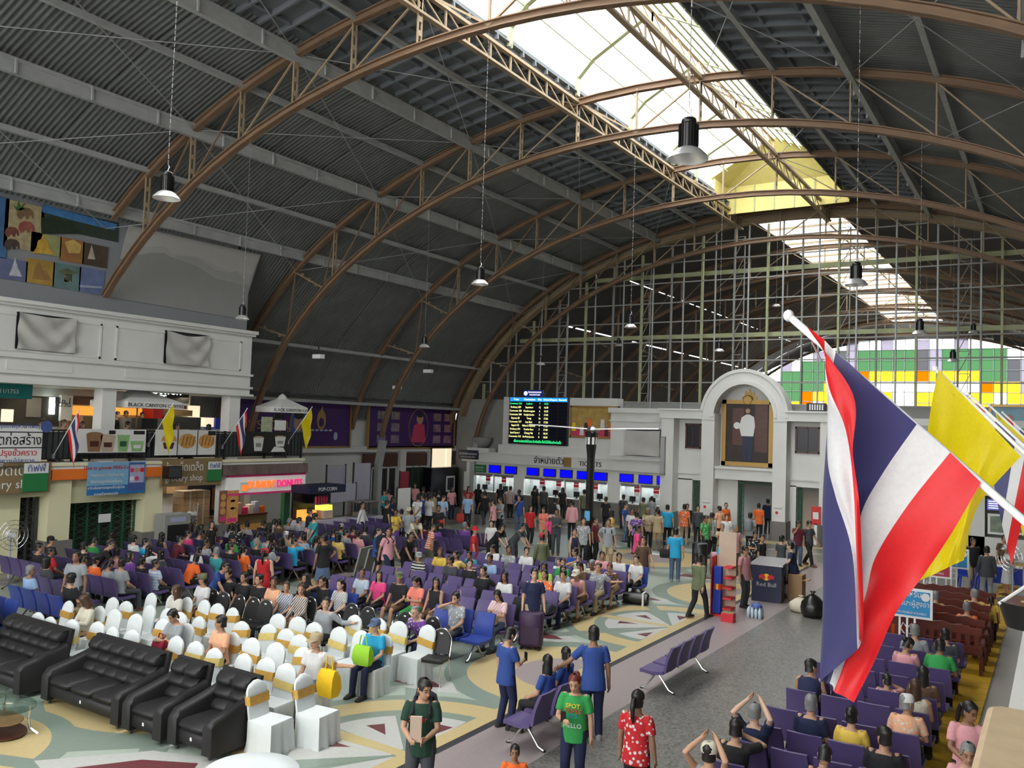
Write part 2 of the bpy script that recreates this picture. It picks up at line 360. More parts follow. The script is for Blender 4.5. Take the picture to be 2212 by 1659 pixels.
def truss(y, label, mo='rust', mi='rust', rich=True, xl=None):
    t = thing('roof_truss', label, 'truss', (0, y, 0), 0, 'arched roof trusses')
    arc_beam(AO, BO, 0, .2, .22, mo, 'outer_chord', t, -25.9 if xl else -30.6, 2*XC+30.6); arc_beam(AI, BI, 0, .2, .2, mi, 'inner_chord', t, xl or -28.55, 2*XC+28.55)
    for k in range(-8, 9):
        if k == 0 or (xl and k < -6): continue
        x = XC+k*ND if abs(k) > 1 else XC+k*2.1
        xi = XC+(x-XC)*AI/AO*1.0 if abs(k) > 6 else x
        zi = ell(xi, AI, BI); zo = ell(x, AO, BO)
        b = MB()
        for o in (-.07, .07): b.bar((x, o, zo-.1), (xi, o, zi+.1), .04, .04)
        for q in range(1, 4):
            f = q/4; b.box((x+(xi-x)*f, 0, zo+(zi-zo)*f), (.05, .12, .14))
        b.build('web_post', 'tan_steel', t)
        if abs(k) < 8 and not (xl and k < -5):
            x2 = XC+(k+(1 if k > 0 else -1))*ND
            xi2 = XC+(x2-XC)*AI/AO if abs(k)+1 > 6 else x2
            MB().bar((x, 0, zo-.1), (xi2, 0, ell(xi2, AI, BI)+.08), .05, .04).build('diagonal', 'rust' if k < -3 else 'tan_steel', t)  # same paint: darker brown far left, tan elsewhere, shade put into the colour
    MB().bar((XC-2.1, 0, ell(XC-2.1, AO, BO)), (XC, 0, ell(XC, AI, BI)), .06, .05).build('diagonal', 'tan_steel', t)
    MB().bar((XC+2.1, 0, ell(XC+2.1, AO, BO)), (XC, 0, ell(XC, AI, BI)), .06, .05).build('diagonal', 'tan_steel', t)
    MB().bar((XC, 0, ell(XC, AO, BO)), (XC, 0, ell(XC, AI, BI)), .06, .06).build('web_post', 'tan_steel', t)
    if rich:
        for s in ((1,) if xl else (-1, 1)):            # short portal frame under the foot
            xf = XC+s*(AI-.05); b = MB()
            b.bar((xf, 0, 2.6), (xf-s*.25, 0, 3.9), .3, .3); b.bar((xf, 0, 0), (xf, 0, 2.6), .3, .3); b.box((xf, 0, .4), (.8, .8, .8))
            b.build('foot', 'pipe', t)
    return t
tn = {0: 'arched steel truss overhead closest to the camera balcony', 1: 'arched steel truss above the entrance side of the hall', 2: 'arched steel truss just in front of the mural wall lamp', 3: 'arched rusty truss whose leg ends on the grey mural wall',
      4: 'arched rusty truss crossing the middle of the skylight', 5: 'arched rusty truss whose leg lands between the two purple banners', 6: 'arched tan truss right in front of the glazed gable'}
T0 = TR = None
for k, y in enumerate(TY):
    if T0 is None: T0 = truss(y, tn[k], xl=-26.1)
    elif k < 4: copy_at(T0, (0, y, 0), 0, tn[k], 'arched roof trusses')
    elif TR is None: TR = truss(y, tn[k])
    else: copy_at(TR, (0, y, 0), 0, tn[k], 'arched roof trusses')

# ---- skylight monitor along the ridge
mon = thing('roof_skylight', 'long raised glazed skylight running along the roof ridge', 'skylight')
ZE = ell(XC-2.1, AS, BS)
SL, SR = 2.25, 3.35; ZEAVE = ZE+.75; ZR = ZE+2.3; XR = XC+.45
YH0, YH1 = 38.0, 39.8                                  # the ridge light ends in a hip
for (y0, y1) in bays:
    if y0 > 37: continue
    if y1 > 37: y1 = YH0
    n = 2; w = (y1-y0)/n
    for q in range(n):
        a, b_ = y0+w*q, y0+w*(q+1)
        for sgn in (-1, 1):
            p0 = Vector((XC-SL-.3 if sgn < 0 else XC+SR+.25, (a+b_)/2, ZEAVE)); p1 = Vector((XR, (a+b_)/2, ZR)); d = p1-p0
            key = ('mon', sgn, round(w, 2))
            if key not in SK: SK[key] = sheet_mesh('glazing_sheet', d.length+.05, w-.03, M['skylight_left'] if sgn < 0 else M['skylight_sheet'], .3, .03)
            o = put('glazing_sheet', SK[key], mon, p0); o.rotation_euler = (0, -math.atan2(d.z, d.x), 0)
        MB().bx(XC+SR, XC+SR+.04, a, b_, ZE-.45, ZEAVE).build('side_panel', 'roof_grid', mon)
        MB().bx(XC-SL-.04, XC-SL, a, b_, ZE-.25, ZE+.25).build('side_panel', 'roof_grid', mon)
        for pts in ([(XC-2.15, a, ZE-.1), (XC-2.15, a, ZEAVE-.25), (XC-1.6, a, ZEAVE+.3), (XR-.2, a, ZR-.25)], [(XC+SR-.1, a, ZE-.3), (XC+SR-.1, a, ZEAVE-.25), (XC+SR-.7, a, ZEAVE+.25), (XR+.2, a, ZR-.25)]):
            bm = MB()
            for p, q_ in zip(pts, pts[1:]): bm.bar(p, q_, .1, .18, (0, 1, 0))
            bm.build('rib', 'pale_green', mon)
    lattice_purlin(XR, y0, y1, 'tan_steel', .45, 'ridge_truss', ZR-.15, mon)
    for q in range(7):
        x = XR+.35+q*.4; MB().bar((x, y0, ZR-.12-(x-XR)*(ZR-ZEAVE)/(XC+SR-XR)), (x, y1, ZR-.12-(x-XR)*(ZR-ZEAVE)/(XC+SR-XR)), .07, .06).build('glazing_bar', 'pale_green', mon)
    for q in range(3):
        x = XC-SL+.6+q*.7; MB().bar((x, y0, ZEAVE-.1+(x-XC+SL)*(ZR-ZEAVE)/(XR-XC+SL)), (x, y1, ZEAVE-.1+(x-XC+SL)*(ZR-ZEAVE)/(XR-XC+SL)), .04, .05).build('glazing_bar', 'pale_green', mon)
mat('yellow_board', (.72, .62, .22), .7)
for pts in ([(XR, YH0, ZR), (XC-SL, YH1, ZEAVE), (XC+SR, YH1, ZEAVE)], [(XR, YH0, ZR), (XC-SL-.2, YH0, ZEAVE), (XC-SL, YH1, ZEAVE)], [(XR, YH0, ZR), (XC+SR, YH1, ZEAVE), (XC+SR+.2, YH0, ZEAVE)]): MB().prism(pts, (0, 0, .05)).build('hip_board', 'yellow_board', mon)
MB().bx(XC-SL, XC+SR, YH1-.04, YH1+.04, ZE-.55, ZEAVE).build('end_board', 'yellow_board', mon)
for k in range(6): MB().bx(XC-SL+.4+k*.92, XC-SL+.46+k*.92, YH1-.08, YH1-.04, ZE-.55, ZEAVE).build('end_batten', 'pale_green', mon)
for x0_, x1_ in ((XC-SL-.04, XC-SL), (XC+SR, XC+SR+.04)): MB().bx(x0_, x1_, YH0, YH1, ZE-.45, ZEAVE).build('side_panel', 'yellow_board', mon)
skin_strip(XC-2.2, XC, YH1, YEND, 'roof_grid', 'flat'); skin_strip(XC, XC+3.4, YH1, YEND, 'roof_grid', 'flat')
# ---- long side walls and front wall behind the camera
for nm, x0, x1 in (('wall_left', -31.6, -31.3), ('wall_right', 2*XC+31.3, 2*XC+31.6)):
    tag(MB().bx(x0, x1, -16, 92, 0, 4.6).build(nm, 'white_wall' if nm == 'wall_right' else 'grey_wall'), kind='structure')
fw = tag(bpy.data.objects.new('wall_front', None), kind='structure'); COL.objects.link(fw)
YF = TY[0]-.2
MB().bx(-31.6, 9, YF-.4, YF, 0, 4.2).build('base_wall', 'white_wall', fw)
for k in range(-9, 10): 
    x = XC+k*2.0
    if abs(k) < 9: MB().bar((x, YF-.2, 4.2), (x, YF-.2, max(4.3, ell(x, AS, BS))), .12, .12).build('mullion', 'pipe', fw)
for z in (6.2, 8.2, 10.2, 12.2, 14.2):
    hw = AS*math.sqrt(max(0, 1-((z-ZC)/BS)**2)); MB().bar((XC-hw, YF-.2, z), (XC+hw, YF-.2, z), .08, .08).build('transom', 'pipe', fw)
# ================================================================== train shed beyond the gable
Z1 = lambda x, y: (.25316*x, 800+.25316*y)
Z2 = lambda x, y: (440+.25316*x, 800+.25316*y)
Z3 = lambda x, y: (960+.25316*x, 800+.25316*y)
Z4 = lambda x, y: (1400+.28326*x, 750+.28326*y)
Z8 = lambda x, y: (1680+.2893*x, 800+.2893*y)
def wb(a, b, Y, th=.05, name='panel', m='white', parent=None, front=True):     # box on a wall facing -Y given two picture corners
    p, q = PY(*a, Y), PY(*b, Y); y0, y1 = (Y-th, Y) if front else (Y, Y+th)
    return MB().bx(p.x, q.x, y0, y1, q.z, p.z).build(name, m, parent)
YS = 88.0
shed = tag(bpy.data.objects.new('ceiling_shed', None), kind='structure'); COL.objects.link(shed); shed.name = 'ceiling'
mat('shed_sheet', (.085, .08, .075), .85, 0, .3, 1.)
SX = [-31.2, -30.4, -28.7, -26.42, -26.3, -24.0, -22.05, -21.94, -19.8, -17.7, -15.6, -13.42]
for i in range(len(SX)-1):
    a_, b_ = SX[i], SX[i+1]
    for side in (0, 1):
        x0, x1 = (a_, b_) if side == 0 else (2*XC-b_, 2*XC-a_)
        z0, z1 = ell(x0, AS, BS), ell(x1, AS, BS); y = YEND
        while y < YS-.1:
            slit = b_-a_ < .4
            y1 = min(YS, y+(random.choice((.35, .5, .8)) if slit else 6.62))
            if slit and random.random() < .72 and y > 47: y = y1; continue      # missing sheet: daylight shows
            MB().add([(x0, y, z0), (x1, y, z1), (x1, y1, z1), (x0, y1, z0), (x0, y, z0+.05), (x1, y, z1+.05), (x1, y1, z1+.05), (x0, y1, z0+.05)],
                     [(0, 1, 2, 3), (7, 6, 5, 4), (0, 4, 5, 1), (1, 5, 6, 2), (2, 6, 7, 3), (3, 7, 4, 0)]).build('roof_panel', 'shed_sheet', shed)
            y = y1
msk = thing('shed_skylight', 'ribbed translucent ridge light beyond the glazed gable', 'skylight')
y = YEND+.4
while y < YS:
    for sgn in (-1, 1):
        p0 = Vector((XC+sgn*2.1, y+1.0, ell(XC+2.1, AS, BS)+.1)); p1 = Vector((XC, y+1.0, ell(XC, AS, BS)+.75)); d = p1-p0
        if random.random() < .93:
            key = ('shed', sgn)
            if key not in SK: SK[key] = sheet_mesh('glazing_sheet', d.length, 1.9, M['skylight_sheet'], .25, .03)
            o = put('glazing_sheet', SK[key], msk, p0); o.rotation_euler = (0, -math.atan2(d.z, d.x), 0)
    MB().bar((XC-2.1, y, ell(XC+2.1, AS, BS)), (XC+2.1, y, ell(XC+2.1, AS, BS)+.05), .07, .12).build('cross_bar', 'tan_steel', msk)
    y += 2.0
MB().bar((XC+.9, YEND, 16.3), (XC+.9, YS, 16.3), .12, .3).build('spine_bar', 'pale_green', msk)
for k, y in enumerate((50.2, 58.5, 66.8, 75.1, 83.4)):
    copy_at(TR, (0, y, 0), 0, 'brown arched truss of the train shed, number %s behind the gable glazing' % ('one', 'two', 'three', 'four', 'five')[k], 'train shed trusses')
# stained glass end wall, pane by pane
sg = thing('stained_glass_gable', 'stained glass end wall of green, yellow, white and blue panes', 'window', (0, YS, 0))
for n_, c_ in (('glass_green', (.2, .33, .21)), ('glass_yellow', (.9, .62, .12)), ('glass_white', (.9, .92, .92)), ('glass_blue', (.06, .1, .16)), ('glass_lilac', (.42, .4, .45)), ('glass_grey', (.24, .24, .25)), ('glass_orange', (.6, .28, .02))): trans(n_, c_, .6)
pw, ph = 1.05, 1.0; ng = 0; BAR = {}
for i in range(-18, 18):
    for j in range(0, 9):
        x = XC+i*pw; z = 6.2+j*ph; xm, zm = x+pw/2, z+ph/2
        r = math.hypot((xm-XC)/18.2, (zm-5.6)/8.6)
        if r > 1.0: continue
        if j == 0: m_ = 'glass_blue'
        elif r > .92: m_ = 'glass_lilac' if i % 3 == 0 else 'glass_white'
        elif r > .66: m_ = ('glass_grey', 'glass_lilac', 'glass_green', 'glass_green', 'glass_green', 'glass_green', 'glass_green')[i % 7]
        elif r > .55: m_ = 'glass_orange' if i % 5 == 0 else 'glass_yellow'
        else: m_ = 'glass_yellow' if (i % 4 in (0, 1) and j in (1, 2)) else 'glass_white'
        if m_ not in BAR: BAR[m_] = MB().bx(.03, pw-.03, -.02, .02, .03, ph-.03).mesh('pane', m_)
        put('pane', BAR[m_], sg, (x, 0, z))
for i in range(-17, 18): MB().bar((XC+i*pw, .05, 6.2), (XC+i*pw, .05, 5.8+8.6*math.sqrt(max(0.01, 1-min(1, (i*pw/18.2)**2)))), .05, .05).build('glazing_bar', 'dark_steel', sg)
for j in range(0, 9):
    hw = 18.2*math.sqrt(max(0, 1-((6.2+j*ph-5.6)/8.6)**2)); MB().bar((XC-hw, .05, 6.2+j*ph), (XC+hw, .05, 6.2+j*ph), .05, .05).build('glazing_bar', 'dark_steel', sg)
prof = [(XC-20, 0), (XC+20, 0)]+[(XC+19.9*math.cos(t), ZC+13.6*math.sin(t)) for t in np.linspace(0, PI, 40)]
b = MB(); n_ = 40                                      # dark masonry around the stained glass
out = [(XC+19.9*math.cos(t), ZC+13.65*math.sin(t)) for t in np.linspace(0, PI, n_)]
inn = [(XC+18.2*math.cos(t), 6.2+8.05*math.sin(t)) for t in np.linspace(0, PI, n_)]
for k in range(n_-1): b.prism([(out[k][0], YS+.2, out[k][1]), (out[k+1][0], YS+.2, out[k+1][1]), (inn[k+1][0], YS+.2, inn[k+1][1]), (inn[k][0], YS+.2, inn[k][1])], (0, .3, 0))
b.bx(-32, 10, YS+.2, YS+.5, 0, 6.2)
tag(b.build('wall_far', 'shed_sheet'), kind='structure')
# ================================================================== glazed gable between hall and shed
gb = thing('gable_frame', 'tall grid of thin steel posts and rails filling the end arch', 'window frame', (0, YEND, 0))
arc_beam(AS-.35, BS-.35, -.2, .5, .75, 'tan_steel', 'arch_girder', gb, -30.3, 2*XC+30.3)
PXS = [-11.3+1.69*k for k in range(-11, 12)]
for k, x in enumerate(PXS):
    zt = ell(x, AS-.6, BS-.6)
    MB().tube([(x, 0, 5.7), (x, 0, zt)], .045, 6).build('post', 'pipe', gb)
    if k % 2 == 0: MB().bar((x+.75, .7, 5.7), (x+.75, .7, ell(x+.75, AS-.6, BS-.6)), .1, .16).build('back_post', 'pale_green', gb)
    else: MB().bar((x+.75, .7, 5.7), (x+.75, .7, ell(x+.75, AS-.6, BS-.6)), .08, .12).build('back_post', 'concrete', gb)
    if k % 3 == 0:
        b = MB(); z = 5.8
        while z < ell(x+.75, AS-.6, BS-.6)-1:
            b.bar((x+.75, .7, z), (x+1.25, .7, z+1), .03, .03); b.bar((x+1.25, .7, z+1), (x+.75, .7, z+1), .03, .03); z += 1
        b.bar((x+1.25, .7, 5.8), (x+1.25, .7, z), .05, .05); b.build('lacing', 'concrete', gb)
for z in (6.3, 7.35, 8.45, 9.45, 10.5, 11.5, 12.55, 13.6, 14.5):
    hw = (AS-.6)*math.sqrt(1-((z-ZC)/(BS-.6))**2)
    MB().bar((XC-hw, 0, z), (XC+hw, 0, z), .05, .06).build('rail', 'concrete', gb)
for z in (9.86, 13.16):
    hw = (AS-.6)*math.sqrt(1-((z-ZC)/(BS-.6))**2); MB().bar((XC-hw, 1.3, z), (XC+hw, 1.3, z), .12, .22).build('cross_beam', 'pale_green', gb)
tag(MB().bx(-30.6, 8.0, YEND+.25, YEND+.55, 0, 6.35).build('wall_gable_base', 'concrete'), kind='structure')
# doorways through the gable base are cut by building it around them
bpy.data.objects.remove(bpy.data.objects['wall_gable_base'])
gw = tag(bpy.data.objects.new('wall_gable', None), kind='structure'); COL.objects.link(gw)
for x0, x1, z0, z1 in ((-30.6, -16.2, 0, 6.3), (-16.2, -6.4, 2.6, 6.3), (-6.4, 8, 0, 6.3), (-14.55, -13.2, 0, 2.6), (-11.1, -10.3, 0, 2.6)):
    MB().bx(x0, x1, YEND+.1, YEND+.4, z0, z1).build('wall_block', 'concrete', gw)
# ================================================================== ticket wall
YT = 40.9
tw = tag(bpy.data.objects.new('wall_back', None), kind='structure'); COL.objects.link(tw)
def tbx(x0, x1, z0, z1, name='wall_block', m='white_wall', y0=YT, y1=YEND): return MB().bx(x0, x1, y0, y1, z0, z1).build(name, m, tw)
tbx(-29.2, -16.9, 2.0, 3.2, y0=YT+.1); tbx(-29.4, -16.9, 2.68, 3.2, 'fascia', y0=YT-.12); tbx(-29.45, -16.9, 3.2, 3.28, 'cornice', y0=YT-.2)
tbx(-26.7, -19.6, 3.28, 6.45); tbx(-26.9, -19.3, 3.28, 3.75, 'ledge', y0=YT-.1)
tbx(-19.75, -16.8, 3.28, 5.9, y0=YT-.35); tbx(-19.85, -16.75, 5.7, 5.95, 'cornice', y0=YT-.5); tbx(-19.8, -16.75, 5.25, 5.32, 'moulding', y0=YT-.42); tbx(-19.8, -16.75, 3.45, 3.5, 'moulding', y0=YT-.4)
for x0, x1 in ((-29.3, -28.65), (-25.85, -25.2), (-20.0, -19.3), (-17.0, -16.7)): tbx(x0, x1, .95, 2.05, 'pier'); tbx(x0-.03, x1+.03, 0, .95, 'pier_base', 'plinth', YT-.05)
tbx(-29.3, -16.8, 0, .95, 'counter_front', 'plinth', YT+.05, YT+.3); tbx(-29.3, -16.8, .95, 1.0, 'counter_top', 'concrete', YT-.1, YT+.5)
tbx(-29.3, -16.8, 0, 2.7, 'office_back', 'white', YEND-.02, YEND+.05)
for x0, x1 in ((-28.65, -25.85), (-25.2, -20.0), (-19.3, -17.0)):
    n = max(2, round((x1-x0)/1.3))
    for k in range(n):
        a_, b_ = x0+(x1-x0)*k/n, x0+(x1-x0)*(k+1)/n
        MB().bx(a_+.02, b_-.02, YT+.12, YT+.13, 1.05, 1.98).build('ticket_pane', 'shop_glass', tw)
        tbx(b_-.03, b_+.03, 1.0, 2.0, 'mullion', 'steel', YT+.08, YT+.16)
        tbx(a_+.1, b_-.1, 1.9, 2.02, 'blind', 'plinth', YT-.05, YT+.1)
    area('ticket_office_lamp', ((x0+x1)/2, YT+.42, 1.94), (0, 0, 0), x1-x0-.1, .25, 40*(x1-x0)/3)
scr = ((382, 810, 468, 875), (518, 820, 605, 883), (705, 832, 795, 897), (847, 842, 938, 907), (988, 850, 1080, 917), (1133, 862, 1228, 930), (1280, 872, 1378, 940), (1497, 885, 1600, 953), (1660, 895, 1763, 967), (1815, 905, 1862, 975))
on = ('leftmost', 'second', 'third', 'fourth', 'fifth', 'sixth', 'seventh', 'eighth', 'ninth', 'rightmost')
for k, (a, b, c, d) in enumerate(scr):
    p, q = PY(*Z3(a, b), YT-.05), PY(*Z3(c, d), YT-.05)
    t = thing('ticket_screen', '%s of ten plain blue screens over the ticket windows' % on[k], 'screen', ((p.x+q.x)/2, YT+.1, (p.z+q.z)/2), 0, 'blue ticket screens')
    w, h = q.x-p.x, p.z-q.z
    MB().bx(-w/2-.03, w/2+.03, -.14, 0, -h/2-.03, h/2+.03).build('housing', 'black', t); MB().bx(-w/2, w/2, -.15, -.14, -h/2, h/2).build('display', 'blue_screen', t)
t = thing('notice_board', 'small dark green sign over the first ticket window', 'sign', (-28.2, YT+.1, 2.3)); MB().bx(-.4, .4, -.12, 0, -.22, .22).build('panel', 'green_sign', t)
text('สอบถาม', .16, 'paper', t, (0, -.125, .06), ROT_NY); text('INFORMATION', .08, 'paper', t, (0, -.125, -.1), ROT_NY)
red = ((376, 935), (510, 948), (836, 966), (977, 982), (1127, 992), (1290, 1007), (1645, 1032), (1810, 1045))
for k, (a, b) in enumerate(red):
    p = PY(*Z3(a, b), YT)
    t = thing('window_notice', '%s red and white notice hung at the ticket windows' % on[min(k, 8)], 'sign', (p.x, YT-.02, p.z), 0, 'ticket window notices')
    MB().bx(-.15, .15, -.02, 0, -.05, .26).build('red_card', 'red', t); MB().bx(-.15, .15, -.022, -.001, -.26, -.07).build('white_card', 'paper', t); MB().bx(-.15, .15, -.025, -.02, .1, .15).build('stripe', 'paper', t)
t = thing('ticket_sign', 'black raised lettering for tickets on the white fascia', 'sign', (-22.4, YT-.13, 2.97))
text('จำหน่ายตั๋ว', .5, 'black', t, (-1.15, -.01, .0), ROT_NY, depth=.03, sx=.9); text('TICKETS', .36, 'black', t, (1.4, -.01, -.05), ROT_NY, depth=.03)
t = thing('station_crest', 'gold framed green crest between the ticket sign words', 'emblem', (-22.35, YT-.13, 2.97)); MB().bx(-.22, .22, -.05, 0, -.25, .25).build('plate', 'gold', t)
MB().lathe([(.01, 0), (.12, .01), (.15, .03)], 12).build('badge', 'green_sign', t).rotation_euler = (PI/2, 0, 0); t.children[-1].location = (0, -.05, 0)
t = thing('direction_sign', 'dark blue sign with white Thai writing at the fascia corner', 'sign', (-28.9, YT-.15, 3.05)); MB().bx(-.7, .7, -.08, 0, -.24, .28).build('panel', 'navy', t)
text('ประชาสัมพันธ์ และสอบถาม', .2, 'paper', t, (0, -.09, .07), ROT_NY, sx=.6); text('INFORMATION SERVICE CENTER', .1, 'paper', t, (0, -.09, -.12), ROT_NY, sx=.7)
# ---- departure board
p, q = PY(*Z3(563, 230), YT-.15), PY(*Z3(1040, 600), YT-.15); BX, BZ = (p.x+q.x)/2, (p.z+q.z)/2; bw, bh = q.x-p.x, p.z-q.z
t = thing('departure_board', 'large black LED board listing train departures in yellow', 'display', (BX, YT, BZ))
MB().bx(-bw/2-.06, bw/2+.06, -.14, 0, -bh/2-.3, bh/2+.05).build('housing', 'dark_steel', t); MB().bx(-bw/2, bw/2, -.15, -.14, -bh/2-.27, bh/2).build('screen', 'led_black', t)
MB().bx(-bw/2, bw/2, -.155, -.15, bh/2-.22, bh/2).build('header_bar', 'led_blue', t)
cx_ = [-.42, -.17, .03, .14]; cols = [-.29, -.02, .085, .2, .345]
for c in cols: MB().bx(c*bw-.006, c*bw+.006, -.153, -.15, -bh/2, bh/2-.22).build('grid_line', 'led_line', t)
for x_, s_ in zip((-.39, -.15, .03, .145, .27, .42), ('Train', 'Destination', 'Plat.', 'Sched.', 'Depart.', 'Remark')): text(s_, .16, 'led_white', t, (x_*bw, -.16, bh/2-.11), ROT_NY, depth=.002)
rows = (('Commuter 324', 'Lopburi', '7', '15:55'), ('Ordinary 289', 'Supanburi', '12', '16:40'), ('Commuter 383', 'Chachoengsao', '6', '16:55'), ('Commuter 384', 'Kaengkoi Junction', '5', '17:00'), ('Express 83', 'Trang', '10', '17:05'), ('Commuter 317', 'Lop Buri', '12', '17:20'), ('Rapid 173', 'Nakhon Si Thammarat', '9', '17:35'), ('Ordinary 391', 'Prachin Buri', '7', '17:40'), ('Special Express 1', 'Chiang Mai', '5', '18:10'), ('Commuter 315', 'Ban Phachi Junction', '8', '18:20'))
dz = (bh-.26)/10
for r, row in enumerate(rows):
    z = bh/2-.24-dz*(r+.5)
    MB().bx(-bw/2, bw/2, -.153, -.15, z-dz/2-.005, z-dz/2+.005).build('grid_line', 'led_line', t)
    for x_, s_ in zip((-.395, -.155, .03, .14), row): text(s_, .15, 'led_green' if r == 0 else 'led_yellow', t, (x_*bw, -.156, z), ROT_NY, depth=.002, sx=.85 if len(s_) < 15 else .62)
text('เพื่อความปลอดภัยโปรดระวังทรัพย์สิน ซื้อตั๋วได้ที่ช่องจำหน่ายตั๋ว', .2, 'led_green', t, (0, -.156, -bh/2-.14), ROT_NY, depth=.002, sx=.62)
t2 = thing('board_header_sign', 'small blue lit sign standing on top of the departure board', 'sign', (BX-.35, YT, BZ+bh/2+.23)); MB().bx(-.62, .62, -.14, 0, -.18, .2).build('panel', 'blue_bin', t2)
text('กำหนดเวลาขบวนรถออก', .15, 'led_white', t2, (.1, -.15, .07), ROT_NY, depth=.002, sx=.6); text('TRAIN DEPARTURES', .11, 'led_white', t2, (.1, -.15, -.08), ROT_NY, depth=.002, sx=.7)
MB().lathe([(.1, 0), (.12, .01)], 12).build('badge', 'led_white', t2, loc=(-.48, -.15, 0)).rotation_euler = (PI/2, 0, 0)
# ---- framed group picture, canvas window
p, q = PY(*Z3(1080, 300), YT), PY(*Z3(1490, 590), YT-.05)
t = thing('framed_picture', 'wide gold framed picture of a seated group over pink border', 'picture', ((p.x+q.x)/2, YT, (p.z+q.z)/2)); w, h = (q.x-p.x)/2, (p.z-q.z)/2
for a in ((-w, w, h-.1, h), (-w, w, -h, -h+.1), (-w, -w+.1, -h, h), (w-.1, w, -h, h)): MB().bx(a[0], a[1], -.1, 0, a[2], a[3]).build('frame', 'gold', t)
MB().bx(-w+.1, w-.1, -.05, 0, -h+.1, h-.1).build('picture_ground', mat('pic_ochre', (.45, .3, .08), .6, 0, .5, 3.), t); MB().bx(-w+.1, w-.1, -.06, -.05, -h+.1, -h+.5).build('lower_border', mat('pic_pink', (.6, .05, .13), .6), t)
for k in range(11):
    x = -w+.25+k*(2*w-.5)/10; z = -.15+.25*math.sin(k*2.1); m_ = ('yellow', 'pic_ochre', 'paper', 'dark_wood', 'orange')[k % 5]
    MB().prism([(x-.13, -.066, z-.35), (x+.13, -.066, z-.35), (x+.09, -.066, z+.1), (x-.09, -.066, z+.1)], (0, .012, 0)).build('painted_figure', m_, t); MB().lathe([(.02, 0), (.075, .01), (.075, .02)], 8).build('painted_head', 'skin_pic', t, loc=(x, -.055, z+.17)).rotation_euler = (PI/2, 0, 0)
t = thing('canvas_screen', 'loose grey canvas covering the window beside the portal', 'canvas', (-17.9, YT-.36, 4.2))
MB().grid(lambda u, v: (-.95+1.9*u, -.13-.06*math.sin(7*v+3*u)*(1-v)-.03*math.sin(9*u+2), -.68+1.3*v+.1*math.sin(PI*u)*(v-.5)*-.6), 14, 10).build('cloth', 'canvas', t, True)
MB().bx(-.97, .97, -.03, 0, -.7, .7).build('backing', 'dark_steel', t)
# ================================================================== arched portal
YP = 40.13; po = tag(bpy.data.objects.new('trim_portal', None), kind='structure'); COL.objects.link(po)
def pbx(x0, x1, z0, z1, name='wall_block', m='white_wall', y0=YP, y1=YEND): return MB().bx(x0, x1, y0, y1, z0, z1).build(name, m, po)
for x0, x1 in ((-16.75, -16.1), (-14.66, -14.02), (-11.2, -10.58), (-9.1, -8.45)): pbx(x0, x1, .85, 5.5, 'pier', y1=YT+.3); pbx(x0-.05, x1+.05, 0, .85, 'pier_base', 'plinth', YP-.06, YT+.3)
for x0, x1 in ((-16.85, -14.66), (-10.58, -8.4)): pbx(x0, x1, 5.48, 5.9, 'entablature', y0=YP-.06); pbx(x0-.05, x1+.05, 5.88, 5.96, 'cornice', y0=YP-.14)
b = MB(); n_ = 28; zc = 5.62
for (ra, rb, y0, y1) in ((1.5, 2.06, YP-.02, YP+1.0), (1.44, 1.6, YP-.08, YP+.1), (1.98, 2.12, YP-.08, YP+.1)):
    pr = [[(-12.62+r*math.cos(PI*k/n_), y, zc+r*1.08*math.sin(PI*k/n_)) for r, y in ((ra, y0), (rb, y0), (rb, y1), (ra, y1))] for k in range(n_+1)]
    b.rings(pr)
b.build('arch', 'white_wall', po)
pbx(-14.7, -14.02, 5.45, 5.75, 'impost', y0=YP-.03, y1=YP+1); pbx(-11.2, -10.55, 5.45, 5.75, 'impost', y0=YP-.03, y1=YP+1)
pr = [(-12.62+1.55*math.cos(PI*k/n_), YT+.2, zc+1.62*math.sin(PI*k/n_)) for k in range(n_+1)]
MB().prism(pr+[(-14.17, YT+.2, 3.1), (-11.07, YT+.2, 3.1)][::1], (0, .2, 0)).build('tympanum', 'white_wall', po)
pbx(-14.02, -11.2, 2.62, 3.15, 'lintel_band', y0=YP+.25); pbx(-14.02, -11.2, 3.12, 3.22, 'cornice', y0=YP+.15, y1=YT+.3)
pbx(-14.02, -13.06, 0, 2.65, y0=YT, y1=YT+.3); 
for x0, x1, d0, d1 in ((-16.1, -14.66, -15.35, -14.5), (-10.58, -9.1, -10.3, -9.15)):
    pbx(x0, x1, 2.45, 5.5, y0=YT, y1=YT+.3); pbx(x0, d0, 0, 2.5, y0=YT, y1=YT+.3); pbx(d1, x1, 0, 2.5, y0=YT, y1=YT+.3) if d1 < x1 else None
    pbx(x0, x1, 2.75, 2.85, 'moulding', y0=YT-.06, y1=YT)
for k, (x0, x1, lb) in enumerate(((-15.35, -14.66, 'dark doorway with green gate beside the leftmost portal pier'), (-13.06, -11.2, 'central doorway under the portrait with green folding gates'), (-10.3, -9.15, 'doorway with green gate near the red totem sign'))):
    g = thing('folding_gate', lb, 'gate', ((x0+x1)/2, YT+.1, 0)); w = (x1-x0)/2
    for s in ((-1, 1) if k == 1 else (-1,)):
        for q in range(4): MB().bar((s*(w-.06-q*.07), 0, 0), (s*(w-.06-q*.07), 0, 2.42), .03, .05).build('gate_bar', 'green_gate', g)
        for q in range(8): MB().bar((s*(w-.03), 0, .15+q*.3), (s*(w-.3), 0, .35+q*.3), .02, .02).build('gate_lacing', 'green_gate', g)
    MB().bx(-w, w, -.05, .05, 2.42, 2.5).build('head_rail', 'green_gate', g)
